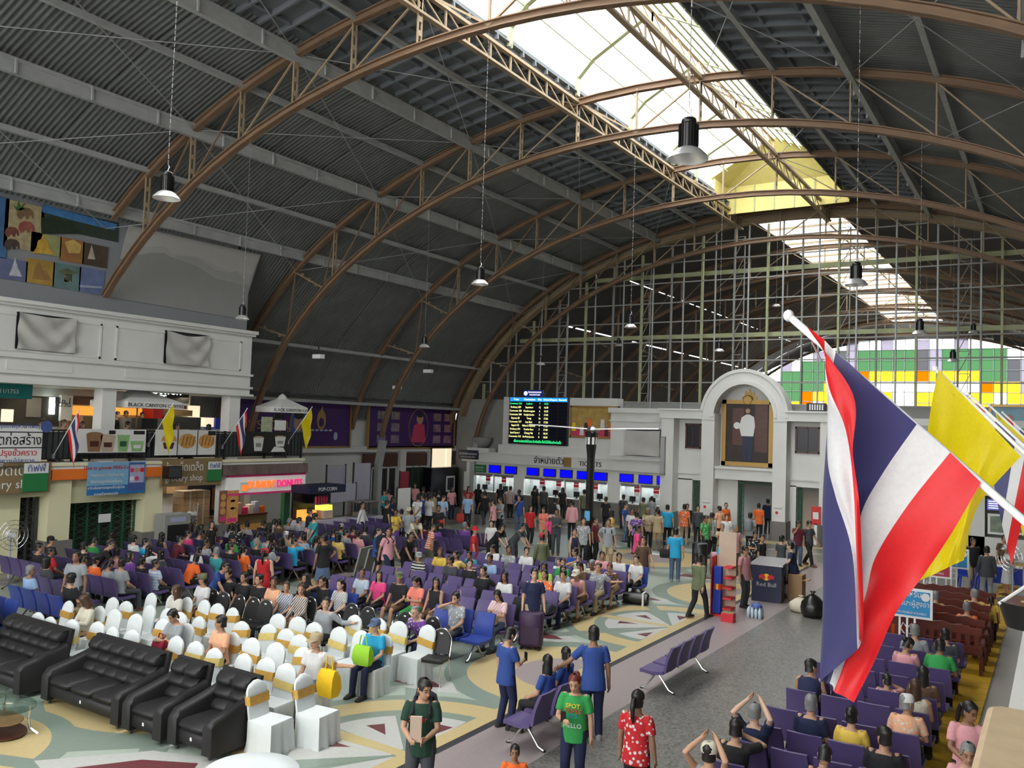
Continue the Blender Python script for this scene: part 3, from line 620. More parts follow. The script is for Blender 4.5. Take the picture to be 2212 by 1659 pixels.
# portrait
p, q = PY(*Z4(570, 400), YT+.1), PY(*Z4(950, 920), YT+.1)
t = thing('framed_portrait', 'tall gold framed portrait of a standing figure in white tunic', 'picture', ((p.x+q.x)/2, YT+.2, (p.z+q.z)/2)); w, h = (q.x-p.x)/2, (p.z-q.z)/2
for a in ((-w, w, h-.2, h), (-w, w, -h, -h+.2), (-w, -w+.2, -h, h), (w-.2, w, -h, h)): MB().bx(a[0], a[1], -.16, 0, a[2], a[3]).build('frame', 'gold', t)
MB().lathe([(.05, 0), (.22, .02), (.25, .06), (.2, .1)], 14).build('crest', 'gold', t, loc=(0, -.08, h)).rotation_euler = (PI/2, 0, 0)
MB().bx(-w+.2, w-.2, -.06, 0, -h+.2, h-.2).build('canvas_ground', mat('pic_dark', (.03, .018, .015), .5, 0, .5, 2.), t)
for x0, x1, z0, z1, m_ in ((.35, .95, -.9, 1.5, 'dark_wood'), (-.75, -.2, -.6, 1.2, 'dark_wood'), (-w+.25, w-.25, -h+.25, -1.35, 'brown_sign')): MB().bx(x0, x1, -.065, -.06, z0, z1).build('painted_drape', m_, t)
MB().prism([(x, -.075, z) for x, z in ((-.3, -.15), (.28, -.15), (.36, .35), (.3, .78), (.08, .9), (-.08, .9), (-.3, .75), (-.42, .3))], (0, .01, 0)).build('painted_tunic', 'paper', t)
MB().prism([(x, -.075, z) for x, z in ((-.22, -1.35), (-.03, -1.35), (0, -.7), (.05, -1.35), (.24, -1.35), (.26, -.15), (-.26, -.15))], (0, .01, 0)).build('painted_trousers', 'navy', t)
MB().lathe([(.02, 0), (.12, .01), (.12, .02)], 12).build('painted_head', 'skin_pic', t, loc=(0, -.07, 1.07)).rotation_euler = (PI/2, 0, 0)
MB().lathe([(.02, 0), (.17, .01), (.17, .02)], 12).build('painted_helmet', 'paper', t, loc=(-.52, -.07, .35)).rotation_euler = (PI/2, 0, 0)
t = thing('royal_emblem', 'gold relief emblem above the portrait inside the arch', 'emblem', (-12.62, YT+.2, 6.62))
MB().prism([(x, -.05, z) for x, z in ((-.3, -.28), (.3, -.28), (.38, 0), (.25, .05), (.2, .28), (.1, .12), (0, .4), (-.1, .12), (-.2, .28), (-.25, .05), (-.38, 0))], (0, .05, 0)).build('relief', 'gold', t)
for nm, (a, b, c, d), lb in (('dark_window', (290, 580, 405, 775), 'dark framed picture window in the narrow bay before the portrait'), ('dark_window', (1125, 605, 1312, 815), 'dark two-pane window in the bay beside the hanging flag')):
    p, q = PY(*Z4(a, b), YT), PY(*Z4(c, d), YT); t = thing('dark_window', lb, 'window', ((p.x+q.x)/2, YT, (p.z+q.z)/2)); w, h = (q.x-p.x)/2, (p.z-q.z)/2
    for a_ in ((-w, w, h-.08, h), (-w, w, -h, -h+.08), (-w, -w+.08, -h, h), (w-.08, w, -h, h), (-.02, .02, -h, h)): MB().bx(a_[0], a_[1], -.08, 0, a_[2], a_[3]).build('frame', 'dark_wood', t)
    MB().bx(-w+.06, w-.06, -.03, -.01, -h+.06, h-.06).build('pane', 'led_black', t)
for x, lb in ((-14.34, 'white safety notice on the pier left of the portrait door'), (-10.9, 'white safety notice on the pier right of the portrait door')):
    t = thing('safety_notice', lb, 'sign', (x, YP, 1.35)); MB().bx(-.2, .2, -.015, 0, -.22, .22).build('sheet', 'paper', t); MB().lathe([(.01, 0), (.07, .004), (.07, .008)], 12).build('red_mark', 'red', t, loc=(-.06, -.015, -.1)).rotation_euler = (PI/2, 0, 0); text('ห้ามสูบบุหรี่', .08, 'black', t, (0, -.02, .1), ROT_NY, depth=.002)
t = thing('wall_speaker', 'slim grey column speaker fixed to the portal pier', 'speaker', (-16.6, YP, 3.6)); MB().bx(-.12, .12, -.16, 0, -.95, .95).build('body', 'concrete', t); MB().bx(-.1, .1, -.17, -.16, -.9, .9).build('grille', 'steel', t)
t = thing('flood_light', 'black flood light with white bars on the portal roof', 'light', PY(*Z4(1285, 460), YP+.3)); MB().bx(-.42, .42, -.1, .1, -.22, .2).build('body', 'black', t)
for k in range(6): MB().bx(-.3+k*.11, -.24+k*.11, -.11, -.1, -.12, .14).build('lamp_bar', 'white', t)
MB().bx(-.05, .05, .1, .2, -.35, .1).build('bracket', 'black', t)
# wall right of the portal
for x0, x1, z0, z1, y0 in ((-8.45, 8, 2.6, 5.5, YT), (-8.45, 8, 5.45, 5.75, YT-.2), (-8.45, -6.5, 0, 2.7, YT), (-6.5, 8, 0, .9, YT), (-3.2, -2.6, 0, 2.7, YT), (2, 8, 0, 2.7, YT)): pbx(x0, x1, z0, z1, y0=y0, y1=YT+.3)
p = PY(*Z8(1730, 410), YT); t = thing('framed_portrait', 'sky blue portrait in wooden frame above the far ticket counter', 'picture', (p.x, YT, p.z))
for a in ((-.75, .75, .75, .85), (-.75, .75, -.85, -.75), (-.75, -.65, -.85, .85), (.65, .75, -.85, .85)): MB().bx(a[0], a[1], -.1, 0, a[2], a[3]).build('frame', 'gold', t)
MB().bx(-.65, .65, -.04, 0, -.75, .75).build('picture_ground', mat('pic_sky', (.25, .42, .5), .6, 0, .3, 2.), t); MB().prism([(x, -.055, z) for x, z in ((-.3, -.7), (.35, -.7), (.3, -.1), (.1, .1), (-.1, .1), (-.25, -.1))], (0, .01, 0)).build('painted_jacket', 'pic_pink', t); MB().lathe([(.02, 0), (.14, .01), (.14, .02)], 12).build('painted_head', 'skin_pic', t, loc=(0, -.045, .28)).rotation_euler = (PI/2, 0, 0)
for k, (a, b) in enumerate(((1655, 1005), (1835, 1010))):
    p = PY(*Z8(a, b), YT); t = thing('ticket_screen', ('blue timetable screen over the far counter, nearer the flags', 'blue timetable screen over the far counter at the picture edge')[k], 'screen', (p.x, YT, p.z)); MB().bx(-.46, .46, -.14, 0, -.25, .25).build('housing', 'black', t); MB().bx(-.43, .43, -.15, -.14, -.22, .22).build('display', mat('blue_text_screen%d' % k, (.1, .12, .5), .3, emit=.5, ecol=(.12, .15, .6)), t)
    for q in range(4): MB().bx(-.38, .3, -.152, -.15, -.15+q*.09, -.12+q*.09).build('text_row', 'led_white', t)
for k, (a, b) in enumerate(((1655, 1150), (1790, 1150))):
    p = PY(*Z8(a, b), YT); t = thing('window_poster', ('white framed landscape poster below the far screens', 'white framed street poster at the far counter')[k], 'poster', (p.x, YT, p.z)); MB().bx(-.42, .42, -.06, 0, -.42, .42).build('frame', 'white', t); MB().bx(-.33, .33, -.07, -.06, -.33, .33).build('print', mat('poster%d' % k, (.2, .25, .18), .5, 0, .7, 4.), t)
t = thing('stone_urn', 'pale stone bowl on white block at the ticket wall corner', 'urn', (-28.3, YT-.05, 3.28)); MB().bx(-.75, .75, -.1, .7, 0, .2).build('block', 'white_wall', t); MB().lathe([(.12, .2), (.3, .28), (.55, .55), (.6, .8), (.52, .8)], 20, (0, .35, 0)).build('bowl', 'concrete', t, 50)
for k, x in enumerate((-28.0, -26.6, -24.6, -23.3, -22.0, -20.6, -18.7, -17.6)):      # desks behind the ticket glass
    t = thing('desk_monitor', 'dark computer screen behind %s ticket glass counted from corner' % ('first', 'second', 'third', 'fourth', 'fifth', 'sixth', 'seventh', 'eighth')[k], 'monitor', (x, YT+.32, 1.0), 0, 'ticket office screens')
    MB().bx(-.17, .17, -.02, .02, .1, .38).build('screen', 'dark_steel', t); MB().bx(-.03, .03, -.02, .02, 0, .1).build('stem', 'dark_steel', t); MB().bx(-.1, .1, -.06, .06, 0, .015).build('foot', 'dark_steel', t)
# ================================================================== mezzanine building along the left side
XM = -26.0
def sx(a, b, X=XM, th=.05, name='panel', m='white', parent=None):      # box on a wall facing +X given two picture corners
    p, q = PX(*a, X), PX(*b, X); o = parent.location if parent is not None else Vector((0, 0, 0))
    return MB().bx(X-o.x, X+th-o.x, min(p.y, q.y)-o.y, max(p.y, q.y)-o.y, min(p.z, q.z)-o.z, max(p.z, q.z)-o.z).build(name, m, parent)
def at(px, py, X=XM): return PX(px, py, X)
mz = tag(bpy.data.objects.new('wall_mezzanine', None), kind='structure'); COL.objects.link(mz)
def mb(y0, y1, z0, z1, x1=XM, x0=-29.9, name='wall_block', m='white_wall'): return MB().bx(x0, x1, y0, y1, z0, z1).build(name, m, mz)
YB = 22.1
mb(-6, YB, 5.66, 8.0, x0=-29.9); mb(-6, YB+.12, 7.98, 8.1, XM+.22, name='cornice'); mb(-6, YB+.08, 7.9, 7.98, XM+.12, name='moulding'); mb(-6, YB+.06, 6.38, 6.46, XM+.1, name='moulding'); mb(-6, YB+.06, 5.9, 5.98, XM+.1, name='moulding'); mb(-6, YB+.1, 5.62, 5.7, XM+.12, name='moulding')
mb(-6, YB, 8.1, 11.6, XM-.35, XM-.6, name='mural_wall', m='grey_wall')
for y0, y1 in ((-4, 1.2), (1.8, 6.8), (7.4, 12.1), (12.7, 16.0), (16.5, 21.6)):       # raised panel frames
    for a in ((y0, y1, 7.62, 7.68), (y0, y1, 6.56, 6.62), (y0, y0+.06, 6.56, 7.68), (y1-.06, y1, 6.56, 7.68)): mb(*a, XM+.03, XM-.01, 'panel_moulding')
    mb(y0+.4, y1-.9, 6.02, 6.3, XM+.025, XM-.01, 'panel_moulding')
for k, (a, b) in enumerate((((36, 673), (157, 764)), ((356, 713), (446, 793)))):
    p, q = PX(*a, XM), PX(*b, XM); w, h = q.y-p.y, p.z-q.z
    t = thing('canvas_screen', ('sagging grey canvas over the mezzanine window near the murals', 'torn grey canvas over the mezzanine window near the corner')[k], 'canvas', (XM+.02, (p.y+q.y)/2, (p.z+q.z)/2))
    MB().bx(-.01, .015, -w/2, w/2, -h/2, h/2).build('hole_shade', 'black', t)  # black panel on the wall paints in the dark of the opening
    MB().grid(lambda u, v: (.11+.055*math.sin(9*v+4*u*(1-u)*6+k*2)*(1-abs(2*u-1)*.6)+.02*math.sin(14*u+9*v), -w/2+.01+(w-.02)*u, -h/2+.0+h*v-.12*v*math.sin(PI*u)*(1 if k else .6)), 24, 20).build('cloth', 'canvas', t, True)
# ---- murals
def zz(x, y): return (x*.29837, 380+y*.29837)
XMU = XM-.34
mu = thing('mural_mosaic', 'collage of painted landscape pictures on the grey upper wall', 'mural', (XMU, 15, 9.5))
pl = {}
def mcol(c, sc=2.5, v=.45):
    if (c, sc) not in pl: pl[(c, sc)] = mat('mural_paint', c, .6, 0, v, sc)
    return pl[(c, sc)]
def tile(z0, z1, c, sc=2.5, th=.03): return sx(zz(*z0), zz(*z1), XMU, th, 'picture_tile', mcol(c, sc), mu)
def blob(pts, c, th=.04, nm='painted_shape'):
    P_ = [PX(*zz(*p), XMU+th) for p in pts]; o = mu.location
    return MB().prism([(v.x-o.x, v.y-o.y, v.z-o.z) for v in P_], (-.012, 0, 0)).build(nm, mcol(c, 5.), mu)
tile((-60, 135), (40, 600), (.05, .14, .3)); tile((-160, 560), (190, 770), (.12, .14, .25)); tile((40, 165), (300, 560), (.42, .34, .19), 6.)
tile((300, 210), (850, 480), (.03, .045, .03), 4.); blob([(300, 205), (850, 350), (830, 395), (560, 330), (310, 262)], (.06, .2, .45))
tile((225, 400), (435, 590), (.3, .3, .12)); tile((435, 440), (600, 640), (.32, .15, .05), 5.); tile((600, 480), (770, 670), (.07, .05, .03), 4.)
tile((190, 590), (385, 800), (.4, .25, .05)); tile((385, 625), (575, 835), (.12, .2, .2)); tile((575, 655), (745, 865), (.14, .18, .34), 4.)
for (x, y, s, c) in ((180, 270, 60, (.2, .12, .06)), (190, 370, 58, (.3, .09, .07)), (85, 405, 50, (.18, .06, .04)), (85, 495, 55, (.08, .05, .04))):   # elephants
    blob([(x-s, y+s*.1), (x-s*.8, y-s*.5), (x-s*.2, y-s*.75), (x+s*.6, y-s*.6), (x+s, y-s*.2), (x+s*1.05, y+s*.6), (x+s*.85, y+s*.6), (x+s*.7, y+s*.1), (x+s*.45, y+s*.7), (x+s*.2, y+s*.7), (x, y+s*.25), (x-s*.4, y+s*.7), (x-s*.7, y+s*.7)], c)
blob([(120, 250), (100, 215), (125, 225), (135, 180), (150, 220), (185, 195), (165, 230), (190, 245), (155, 250)], (.04, .14, .04))
blob([(235, 560), (265, 520), (275, 470), (300, 455), (312, 420), (325, 455), (348, 475), (355, 525), (390, 565)], (.6, .36, .05)); blob([(470, 480), (530, 460), (590, 500), (580, 560), (500, 560)], (.6, .4, .12))
blob([(635, 600), (665, 500), (690, 605)], (.45, .4, .33)); blob([(65, 720), (90, 660), (110, 590), (128, 660), (160, 730)], (.5, .5, .55)); blob([(235, 745), (255, 660), (285, 610), (305, 680), (340, 690), (370, 760)], (.3, .16, .05)); blob([(425, 690), (490, 668), (565, 700), (520, 715), (520, 770), (465, 765), (465, 715)], (.1, .12, .06)); blob([(465, 715), (520, 712), (520, 770), (468, 765)], (.5, .5, .45)); blob([(580, 790), (740, 800), (740, 815), (580, 805)], (.35, .4, .5)); blob([(300, 300), (520, 330), (600, 420), (300, 420)], (.015, .03, .015))
mu2 = thing('mountain_mural', 'pale grey mountain silhouette mural with bare grey lower half', 'mural', (XMU, 19.5, 9.5)); o_ = mu2.location
def mpoly(pts, m_, th, nm):
    P_ = [PX(*zz(*p), XMU+th) for p in pts]; return MB().prism([(v.x-o_.x, v.y-o_.y, v.z-o_.z) for v in P_], (-.02, 0, 0)).build(nm, m_, mu2)
for n_, c_ in (('mural_grey', (.3, .3, .29)), ('mural_ridge', (.36, .36, .34)), ('mural_sky', (.46, .45, .42)), ('mural_cloud', (.42, .41, .39))): mat(n_, c_, .8, 0, .04)
mpoly([(815, 880), (935, 355), (1890, 570), (1845, 700), (1740, 1035)], 'mural_grey', .03, 'panel')
mpoly([(935, 358), (1888, 572), (1830, 705), (1650, 690), (1560, 650), (1440, 585), (1250, 560), (1180, 510), (1060, 515), (900, 480)], 'mural_sky', .045, 'painted_sky')
mpoly([(900, 478), (1060, 515), (1180, 508), (1250, 560), (1440, 585), (1560, 650), (1650, 690), (1830, 703), (1800, 800), (1560, 745), (1420, 655), (1240, 590), (1190, 560), (1090, 555), (950, 585), (872, 600)], 'mural_cloud', .04, 'painted_haze')
mpoly([(1240, 590), (1300, 580), (1420, 590), (1560, 680), (1650, 700), (1720, 690), (1800, 800), (1560, 745), (1420, 655)], 'mural_ridge', .05, 'painted_ridge')
t = thing('flood_light', 'small flood light on the ledge above the grey mural', 'light', PX(521, 519, XM-.2)); MB().bx(-.12, .05, -.3, .3, -.15, .15).build('body', 'black', t)
for k in range(5): MB().bx(.05, .06, -.24+k*.1, -.17+k*.1, -.1, .1).build('lamp_bar', 'white', t)
MB().bx(-.1, -.04, -.03, .03, -.35, -.1).build('bracket', 'black', t)
# ---- balcony slab, columns, inner walls
YBE = 24.9; ZB = 3.25
mb(-6, YBE, ZB-.22, ZB, XM+.12, -30.1, 'balcony_slab', 'white_wall'); mb(-6, YBE+.05, ZB-.1, ZB-.02, XM+.17, XM, 'slab_edge', 'cream')
mb(-6, YBE, ZB-.9, ZB-.2, XM-.4, XM-.7, 'fascia_beam', 'cream')
mb(-6, YB, ZB, 5.7, -29.5, -29.9, 'upper_back_wall', 'white_wall'); mb(-6, YBE+.3, 0, ZB, -30.2, -30.6, 'lower_back_wall', 'white_wall')
mat('shop_dark', (.04, .035, .03), .8); 
for px in (228, 500): 
    y = PX(px, 850, XM-.25).y; mb(y-.24, y+.24, ZB, 5.66, XM-.02, XM-.5, 'column')
for y in (9.2, 2.4): mb(y-.24, y+.24, ZB, 5.66, XM-.02, XM-.5, 'column')
# ---- balcony railing: one bay after another
ra = thing('balcony_railing', 'black iron balcony railing above the ground floor shops', 'railing', (XM+.06, 0, ZB))
MB().bar((0, -6, 1.0), (0, YBE, 1.0), .06, .05).build('top_rail', 'black', ra); MB().bar((0, -6, .12), (0, YBE, .12), .05, .04).build('bottom_rail', 'black', ra)
bal = MB().bar((0, 0, .1), (0, 0, 1.0), .025, .025).mesh('baluster', 'black'); pst = MB().bar((0, 0, 0), (0, 0, 1.05), .07, .07).mesh('post', 'black')
y = 10.0
while y < YBE: put('baluster', bal, ra, (0, y, 0)); y += .17
y = 9.6
while y < YBE+.1: put('post', pst, ra, (0, y, 0)); y += 1.9
MB().bx(-.03, -.015, 9.6, YBE, .1, .95).build('mesh_backing', 'dark_steel', ra)
def rail_board(a, b, label, m='paper', name='advert_board', cat='advert'):
    p, q = PX(*a, XM+.22), PX(*b, XM+.22); t = thing(name, label, cat, (XM+.2, (p.y+q.y)/2, (p.z+q.z)/2)); w, h = (q.y-p.y)/2, (p.z-q.z)/2
    MB().bx(0, .03, -w, w, -h, h).build('board', m, t); return t, w, h
def yz(t, pts, m_, nm, x=.04, th=.012): return MB().prism([(x, y, z) for y, z in pts], (-th, 0, 0)).build(nm, m_, t)
def cup(t, y, z, w, h, m1, m2, m3='paper'):
    yz(t, [(y-w*.36, z), (y+w*.36, z), (y+w*.5, z+h), (y-w*.5, z+h)], m1, 'printed_cup'); yz(t, [(y-w*.25, z+h*.3), (y+w*.25, z+h*.3), (y+w*.28, z+h*.62), (y-w*.28, z+h*.62)], m2, 'printed_logo', .045); yz(t, [(y+w*.52*math.cos(a), z+h+h*.16*math.sin(a)) for a in np.linspace(0, PI, 8)], m3, 'printed_foam')
for n_, c_ in (('drink_brown', (.3, .16, .08)), ('drink_foam', (.55, .42, .32)), ('drink_green', (.28, .5, .2)), ('pastry', (.65, .35, .1)), ('pastry_dark', (.4, .16, .03)), ('ink_blue', (.06, .1, .3))): mat(n_, c_, .6, 0, .3, 9.)
t, w, h = rail_board((165, 926), (313, 980), 'long white drinks banner with brown and green iced cups on railing')
cup(t, -w*.5, -h*.8, .55, 1.35*h, 'drink_brown', 'dark_wood', 'drink_brown'); cup(t, -w*.12, -h*.8, .52, 1.2*h, 'drink_foam', 'dark_wood', 'drink_foam'); cup(t, w*.32, -h*.8, .44, 1.35*h, 'drink_green', 'green_gate'); cup(t, w*.74, -h*.8, .5, .85*h, 'drink_green', 'paper')
yz(t, [(w*.62, h*.9), (w*.95, h*.9), (w*.95, h*.6), (w*.62, h*.6)], 'black', 'printed_tag'); yz(t, [(-w*.1, h*.9), (w*.08, h*.9), (w*.08, h*.6), (-w*.1, h*.6)], 'black', 'printed_tag'); yz(t, [(-w, -h), (w, -h), (w, -h*.88), (-w, -h*.88)], 'black', 'printed_band')
t, w, h = rail_board((337, 928), (464, 982), 'white pastry banner with muffin and croissants hung on railing')
yz(t, [(-w*.72, -h*.5), (-w*.45, -h*.5), (-w*.4, 0), (-w*.77, 0)], 'dark_wood', 'printed_case'); yz(t, [(-w*.58+w*.24*math.cos(a), .05+h*.6*math.sin(a)) for a in np.linspace(0, PI, 9)], 'pastry', 'printed_muffin')
for c in (.02, .68): 
    yz(t, [(w*c+w*.28*math.cos(a), h*.12+h*.6*math.sin(a)) for a in np.linspace(0, 2*PI, 14)[:-1]], 'pastry', 'printed_croissant')
    for q in range(4): yz(t, [(w*(c-.2+.12*q), -h*.25), (w*(c-.16+.12*q), -h*.25), (w*(c-.1+.12*q), h*.5), (w*(c-.14+.12*q), h*.5)], 'pastry_dark', 'printed_crease', .05)
for c in (-.3, .36): yz(t, [(w*c-.015, -h), (w*c+.015, -h), (w*c+.015, h), (w*c-.015, h)], 'dark_steel', 'printed_line', .045)
yz(t, [(w*.72, h*.95), (w*.98, h*.95), (w*.98, h*.6), (w*.72, h*.6)], 'black', 'printed_tag', .05)
t, w, h = rail_board((528, 932), (625, 978), 'black coffee banner with two white cups hung on railing', 'black')
cup(t, -w*.4, -h*.8, .5, h*1.2, 'paper', 'concrete', 'drink_foam'); cup(t, w*.55, -h*.4, .55, h*.9, 'paper', 'concrete', 'drink_foam'); yz(t, [(w*.15, -h*.9), (w*.8, -h*.9), (w*.7, -h*.5), (w*.3, -h*.4)], 'paper', 'printed_saucer')
t, w, h = rail_board((-60, 918), (88, 997), 'white construction notice banner with framed Thai writing over railing', 'paper', 'notice_banner', 'banner')
text('เขตก่อสร้าง', .42, 'black', t, (.04, .2, .1), ROT_PX, sx=.8); text('ปรับปรุงชั่วคราว', .24, 'red', t, (.04, .1, -.27), ROT_PX); text('บริเวณสถานีกรุงเทพ(หัวลำโพง)', .17, 'ink_blue', t, (.04, -.15, .52), ROT_PX); text('ขออภัยในความไม่สะดวก', .17, 'ink_blue', t, (.04, .0, -.5), ROT_PX); text('ระหว่างดำเนินการปรับปรุง', .15, 'black', t, (.04, .0, -.68), ROT_PX)
for a in ((-1.4, 1.15, .33, .36), (-1.4, 1.15, -.13, -.1), (1.12, 1.15, -.13, .36)): MB().bx(.03, .036, a[0], a[1], a[2], a[3]).build('printed_frame', 'black', t)
MB().lathe([(.01, 0), (.18, .005), (.18, .01)], 16).build('printed_seal', 'ink_blue', t, loc=(.03, 1.1, .52)).rotation_euler = (0, PI/2, 0)
# ---- upper floor shops
up = thing('upper_counter', 'row of lit coffee shop counters behind the balcony railing', 'shop', (-29.4, 17, ZB))
XU = -29.3
sx(Z1(590, 300), Z1(820, 385), XU, .15, 'glow_menu', 'shop_glow', up); sx(Z1(955, 300), Z1(1190, 385), XU, .15, 'glow_menu', 'shop_glow', up); sx(Z1(590, 215), Z1(820, 300), XU, .1, 'menu_board', 'dark_wood', up); sx(Z1(1310, 290), Z1(1580, 330), XU, .1, 'menu_board', 'dark_wood', up)
sx(Z1(585, 385), Z1(830, 520), XU, .9, 'counter', 'brown_sign', up); sx(Z1(950, 400), Z1(1300, 520), XU, .9, 'counter', 'concrete', up); sx(Z1(1310, 390), Z1(1600, 500), XU, .8, 'counter', 'dark_steel', up); sx(Z1(1310, 330), Z1(1600, 390), XU, .3, 'shelf_back', 'brown_sign', up)
sx(Z1(0, 205), Z1(490, 480), XU, .08, 'dark_glazing', 'shop_dark', up); sx(Z1(215, 230), Z1(330, 400), XU, .12, 'picture_window', 'plinth', up); sx(Z1(410, 230), Z1(445, 375), XU, .15, 'tube_light', 'tube_lamp', up); sx(Z1(0, 330), Z1(95, 440), XU, .12, 'lit_display', 'warm_panel', up); sx(Z1(500, 210), Z1(585, 430), XU, .2, 'totem_poster', 'paper', up); sx(Z1(1000, 400), Z1(1130, 490), XU, 1.5, 'display_case', 'dark_steel', up); sx(Z1(1230, 310), Z1(1305, 500), XU, .6, 'red_panel', 'red', up); sx(Z1(1605, 300), Z1(1660, 430), XU, .3, 'tube_light', 'warm_panel', up); sx(Z1(1670, 400), Z1(1740, 480), XU, .6, 'lit_case', 'warm_panel', up); sx(Z1(1745, 400), Z1(1910, 500), XU, .7, 'blue_cooler', 'blue_bin', up)
for y in (12.5, 15.5, 18.5, 21.0): area('shop_lamp', (-28.2, y, 5.5), (0, 0, 0), 1.2, .4, 16, (1, .85, .6))
t = thing('shop_sign', 'black shop sign with glowing white word under the mezzanine', 'sign', PX(*Z1(1290, 205), -28.4)); MB().bx(-.05, .05, -1.6, 1.6, -.28, .3).build('panel', 'black', t); text('BLACK CANYON', .3, 'tube_lamp', t, (.06, .1, .12), ROT_PX); text('COFFEE', .3, 'tube_lamp', t, (.06, .1, -.12), ROT_PX)
t = thing('tour_sign', 'teal tour company sign hanging under the mezzanine', 'sign', PX(*Z1(60, 140), -27.0)); MB().bx(-.05, .05, -1.9, .75, -.35, .32).build('panel', 'teal_sign', t); text('TOUR CO.,LTD.', .2, 'paper', t, (.06, -.1, .16), ROT_PX); text('NO. 11/1753', .18, 'paper', t, (.06, -.15, -.14), ROT_PX)
text('No.1', .3, 'black', up, PX(*Z1(540, 262), XU+.22)-up.location, ROT_PX, 'totem_lettering'); text('4G 3G', .2, 'black', up, PX(*Z1(540, 295), XU+.22)-up.location, ROT_PX, 'totem_lettering')
# ---- parasols on the balcony
def parasol(apex, X, half, drop, label, sides=2):
    p = PX(*apex, X); t = thing('parasol', label, 'parasol', (p.x, p.y, ZB)); za = p.z-ZB
    n = 4; b = MB(); h = half; zt, ze = za, za-drop; vs = [(0, 0, zt)]+[(h*sx_, h*sy_, ze) for sx_, sy_ in ((1, -1), (1, 1), (-1, 1), (-1, -1))]
    b.add(vs, [(0, 1, 2), (0, 2, 3), (0, 3, 4), (0, 4, 1)]); b.build('canopy', 'paper', t)
    for k, (a_, c_) in enumerate((((h, -h), (h, h)), ((h, h), (-h, h)), ((-h, h), (-h, -h)), ((-h, -h), (h, -h)))):
        MB().add([(a_[0], a_[1], ze), (c_[0], c_[1], ze), (c_[0], c_[1], ze-.22), (a_[0], a_[1], ze-.22)], [(0, 1, 2, 3)]).build('valance', 'paper', t)
    MB().lathe([(.22, -.1), (.12, .05), (.02, .12)], 8, (0, 0, zt)).build('vent_cap', 'paper', t); MB().tube([(0, 0, 0), (0, 0, zt)], .025).build('pole', 'wood', t); MB().lathe([(.28, 0), (.28, .06), (.06, .1)], 12).build('foot', 'plinth', t)
    text('BLACK CANYON COFFEE', .17, 'black', t, (h+.01, 0, ze-.12), ROT_PX, sx=1.1); text('BLACK CANYON COFFEE', .15, 'black', t, (0, h+.01, ze-.12), (PI/2, 0, PI), sx=1.1)
    return t
parasol((299, 838), XM-1.0, 1.08, .48, 'off-white square coffee parasol in front of the lit counters'); parasol((610, 857), XM-.4, .72, .42, 'off-white square coffee parasol above the black cup banner')
t = thing('notice_stand', 'small framed notices leaning on railing under the outer parasol', 'sign', (XM-.05, PX(593, 918, XM).y, ZB+1.0)); MB().bx(0, .04, -.62, -.1, 0, .62).build('poster', mat('poster_sun', (.4, .45, .3), .6, 0, .6, 6.), t); MB().bx(0, .04, .05, .6, .1, .5).build('notice', 'paper', t); MB().bx(0, .045, .0, .5, .55, .75).build('tag', 'black', t)
# ================================================================== ground floor shop fronts
gf = tag(bpy.data.objects.new('wall_shops', None), kind='structure'); COL.objects.link(gf)
def gcol(pxa, pxb, py, zt, m, X=XM, dep=.7):
    y0, y1 = PX(pxa, py, X).y, PX(pxb, py, X).y
    MB().bx(X-dep, X, y0, y1, .85, zt).build('column', m, gf); MB().bx(X-dep-.05, X+.08, y0-.08, y1+.08, 0, .85).build('column_base', 'plinth', gf); return y0, y1
c1 = gcol(104, 152, 1100, 3.05, 'cream'); c2 = gcol(312, 350, 1090, 3.05, 'cream'); c3 = gcol(475, 489, 1090, 3.05, 'white_wall', XM, .3)
c0 = (9.6, 10.4); MB().bx(XM-.7, XM, 9.6, 10.4, 0, 3.05).build('column', 'cream', gf)
MB().bx(XM-.55, XM-.15, c1[1], c2[0], 1.95, 2.75).build('beam', 'cream', gf); MB().bx(XM-.6, XM-.3, 10.4, c1[0], 2.2, 2.75).build('beam', 'cream', gf); MB().bx(XM-.55, XM-.35, 10.4, PX(55, 1130, XM).y, 0, 2.3).build('wall_block', 'cream', gf)
def lattice(y0, y1, z1, label, m='green_gate', X=XM-.5, closed=True):
    g = thing('lattice_gate', label, 'gate', (X, (y0+y1)/2, 0)); w = (y1-y0)/2; b = MB(); n = max(2, int(2*w/.42))
    for k in range(n+1): MB().bar((0, -w+2*w*k/n, 0), (0, -w+2*w*k/n, z1), .05, .07).build('gate_bar', m, g)
    for k in range(n):
        b = MB(); ya, yb = -w+2*w*k/n, -w+2*w*(k+1)/n; z = .1
        while z < z1-.2: b.bar((0, ya, z), (0, yb, z+.2), .015, .02); b.bar((0, yb, z), (0, ya, z+.2), .015, .02); z += .2
        tag(b.build('lattice', m, g), kind='stuff')
    MB().bx(-.25, -.2, -w, w, 0, z1).build('interior_shade', 'shop_dark', g)  # dark sheet stands in for the shade of the unlit shop
    return g
lattice(c1[1]+.02, c2[0]-.02, 1.95, 'dark green lattice gate closing the shop under the blue poster'); lattice(PX(56, 1130, XM).y, c1[0]-.1, 2.2, 'dark lattice gate behind the floor fan', 'dark_steel')
for a, b, lb in (((213, 1111), (238, 1127), 'white paper sign hanging on the dark lattice gate'), ((92, 1105), (103, 1117), 'small white notice taped beside the cream column')):
    t = thing('paper_notice', lb, 'sign', PX(*a, XM-.4)); sx(a, b, XM-.4, .02, 'sheet', 'paper', t)
MB().bx(XM-.1, XM+.14, c1[0]-.02, c2[1]+.2, 2.72, 3.05).build('orange_fascia', 'orange', gf); 
t = thing('health_poster', 'light blue health poster with drawn figures over orange fascia', 'poster', PX(250, 1032, XM+.16)); a, b = PX(190, 999, XM+.16)-t.location, PX(311, 1064, XM+.16)-t.location
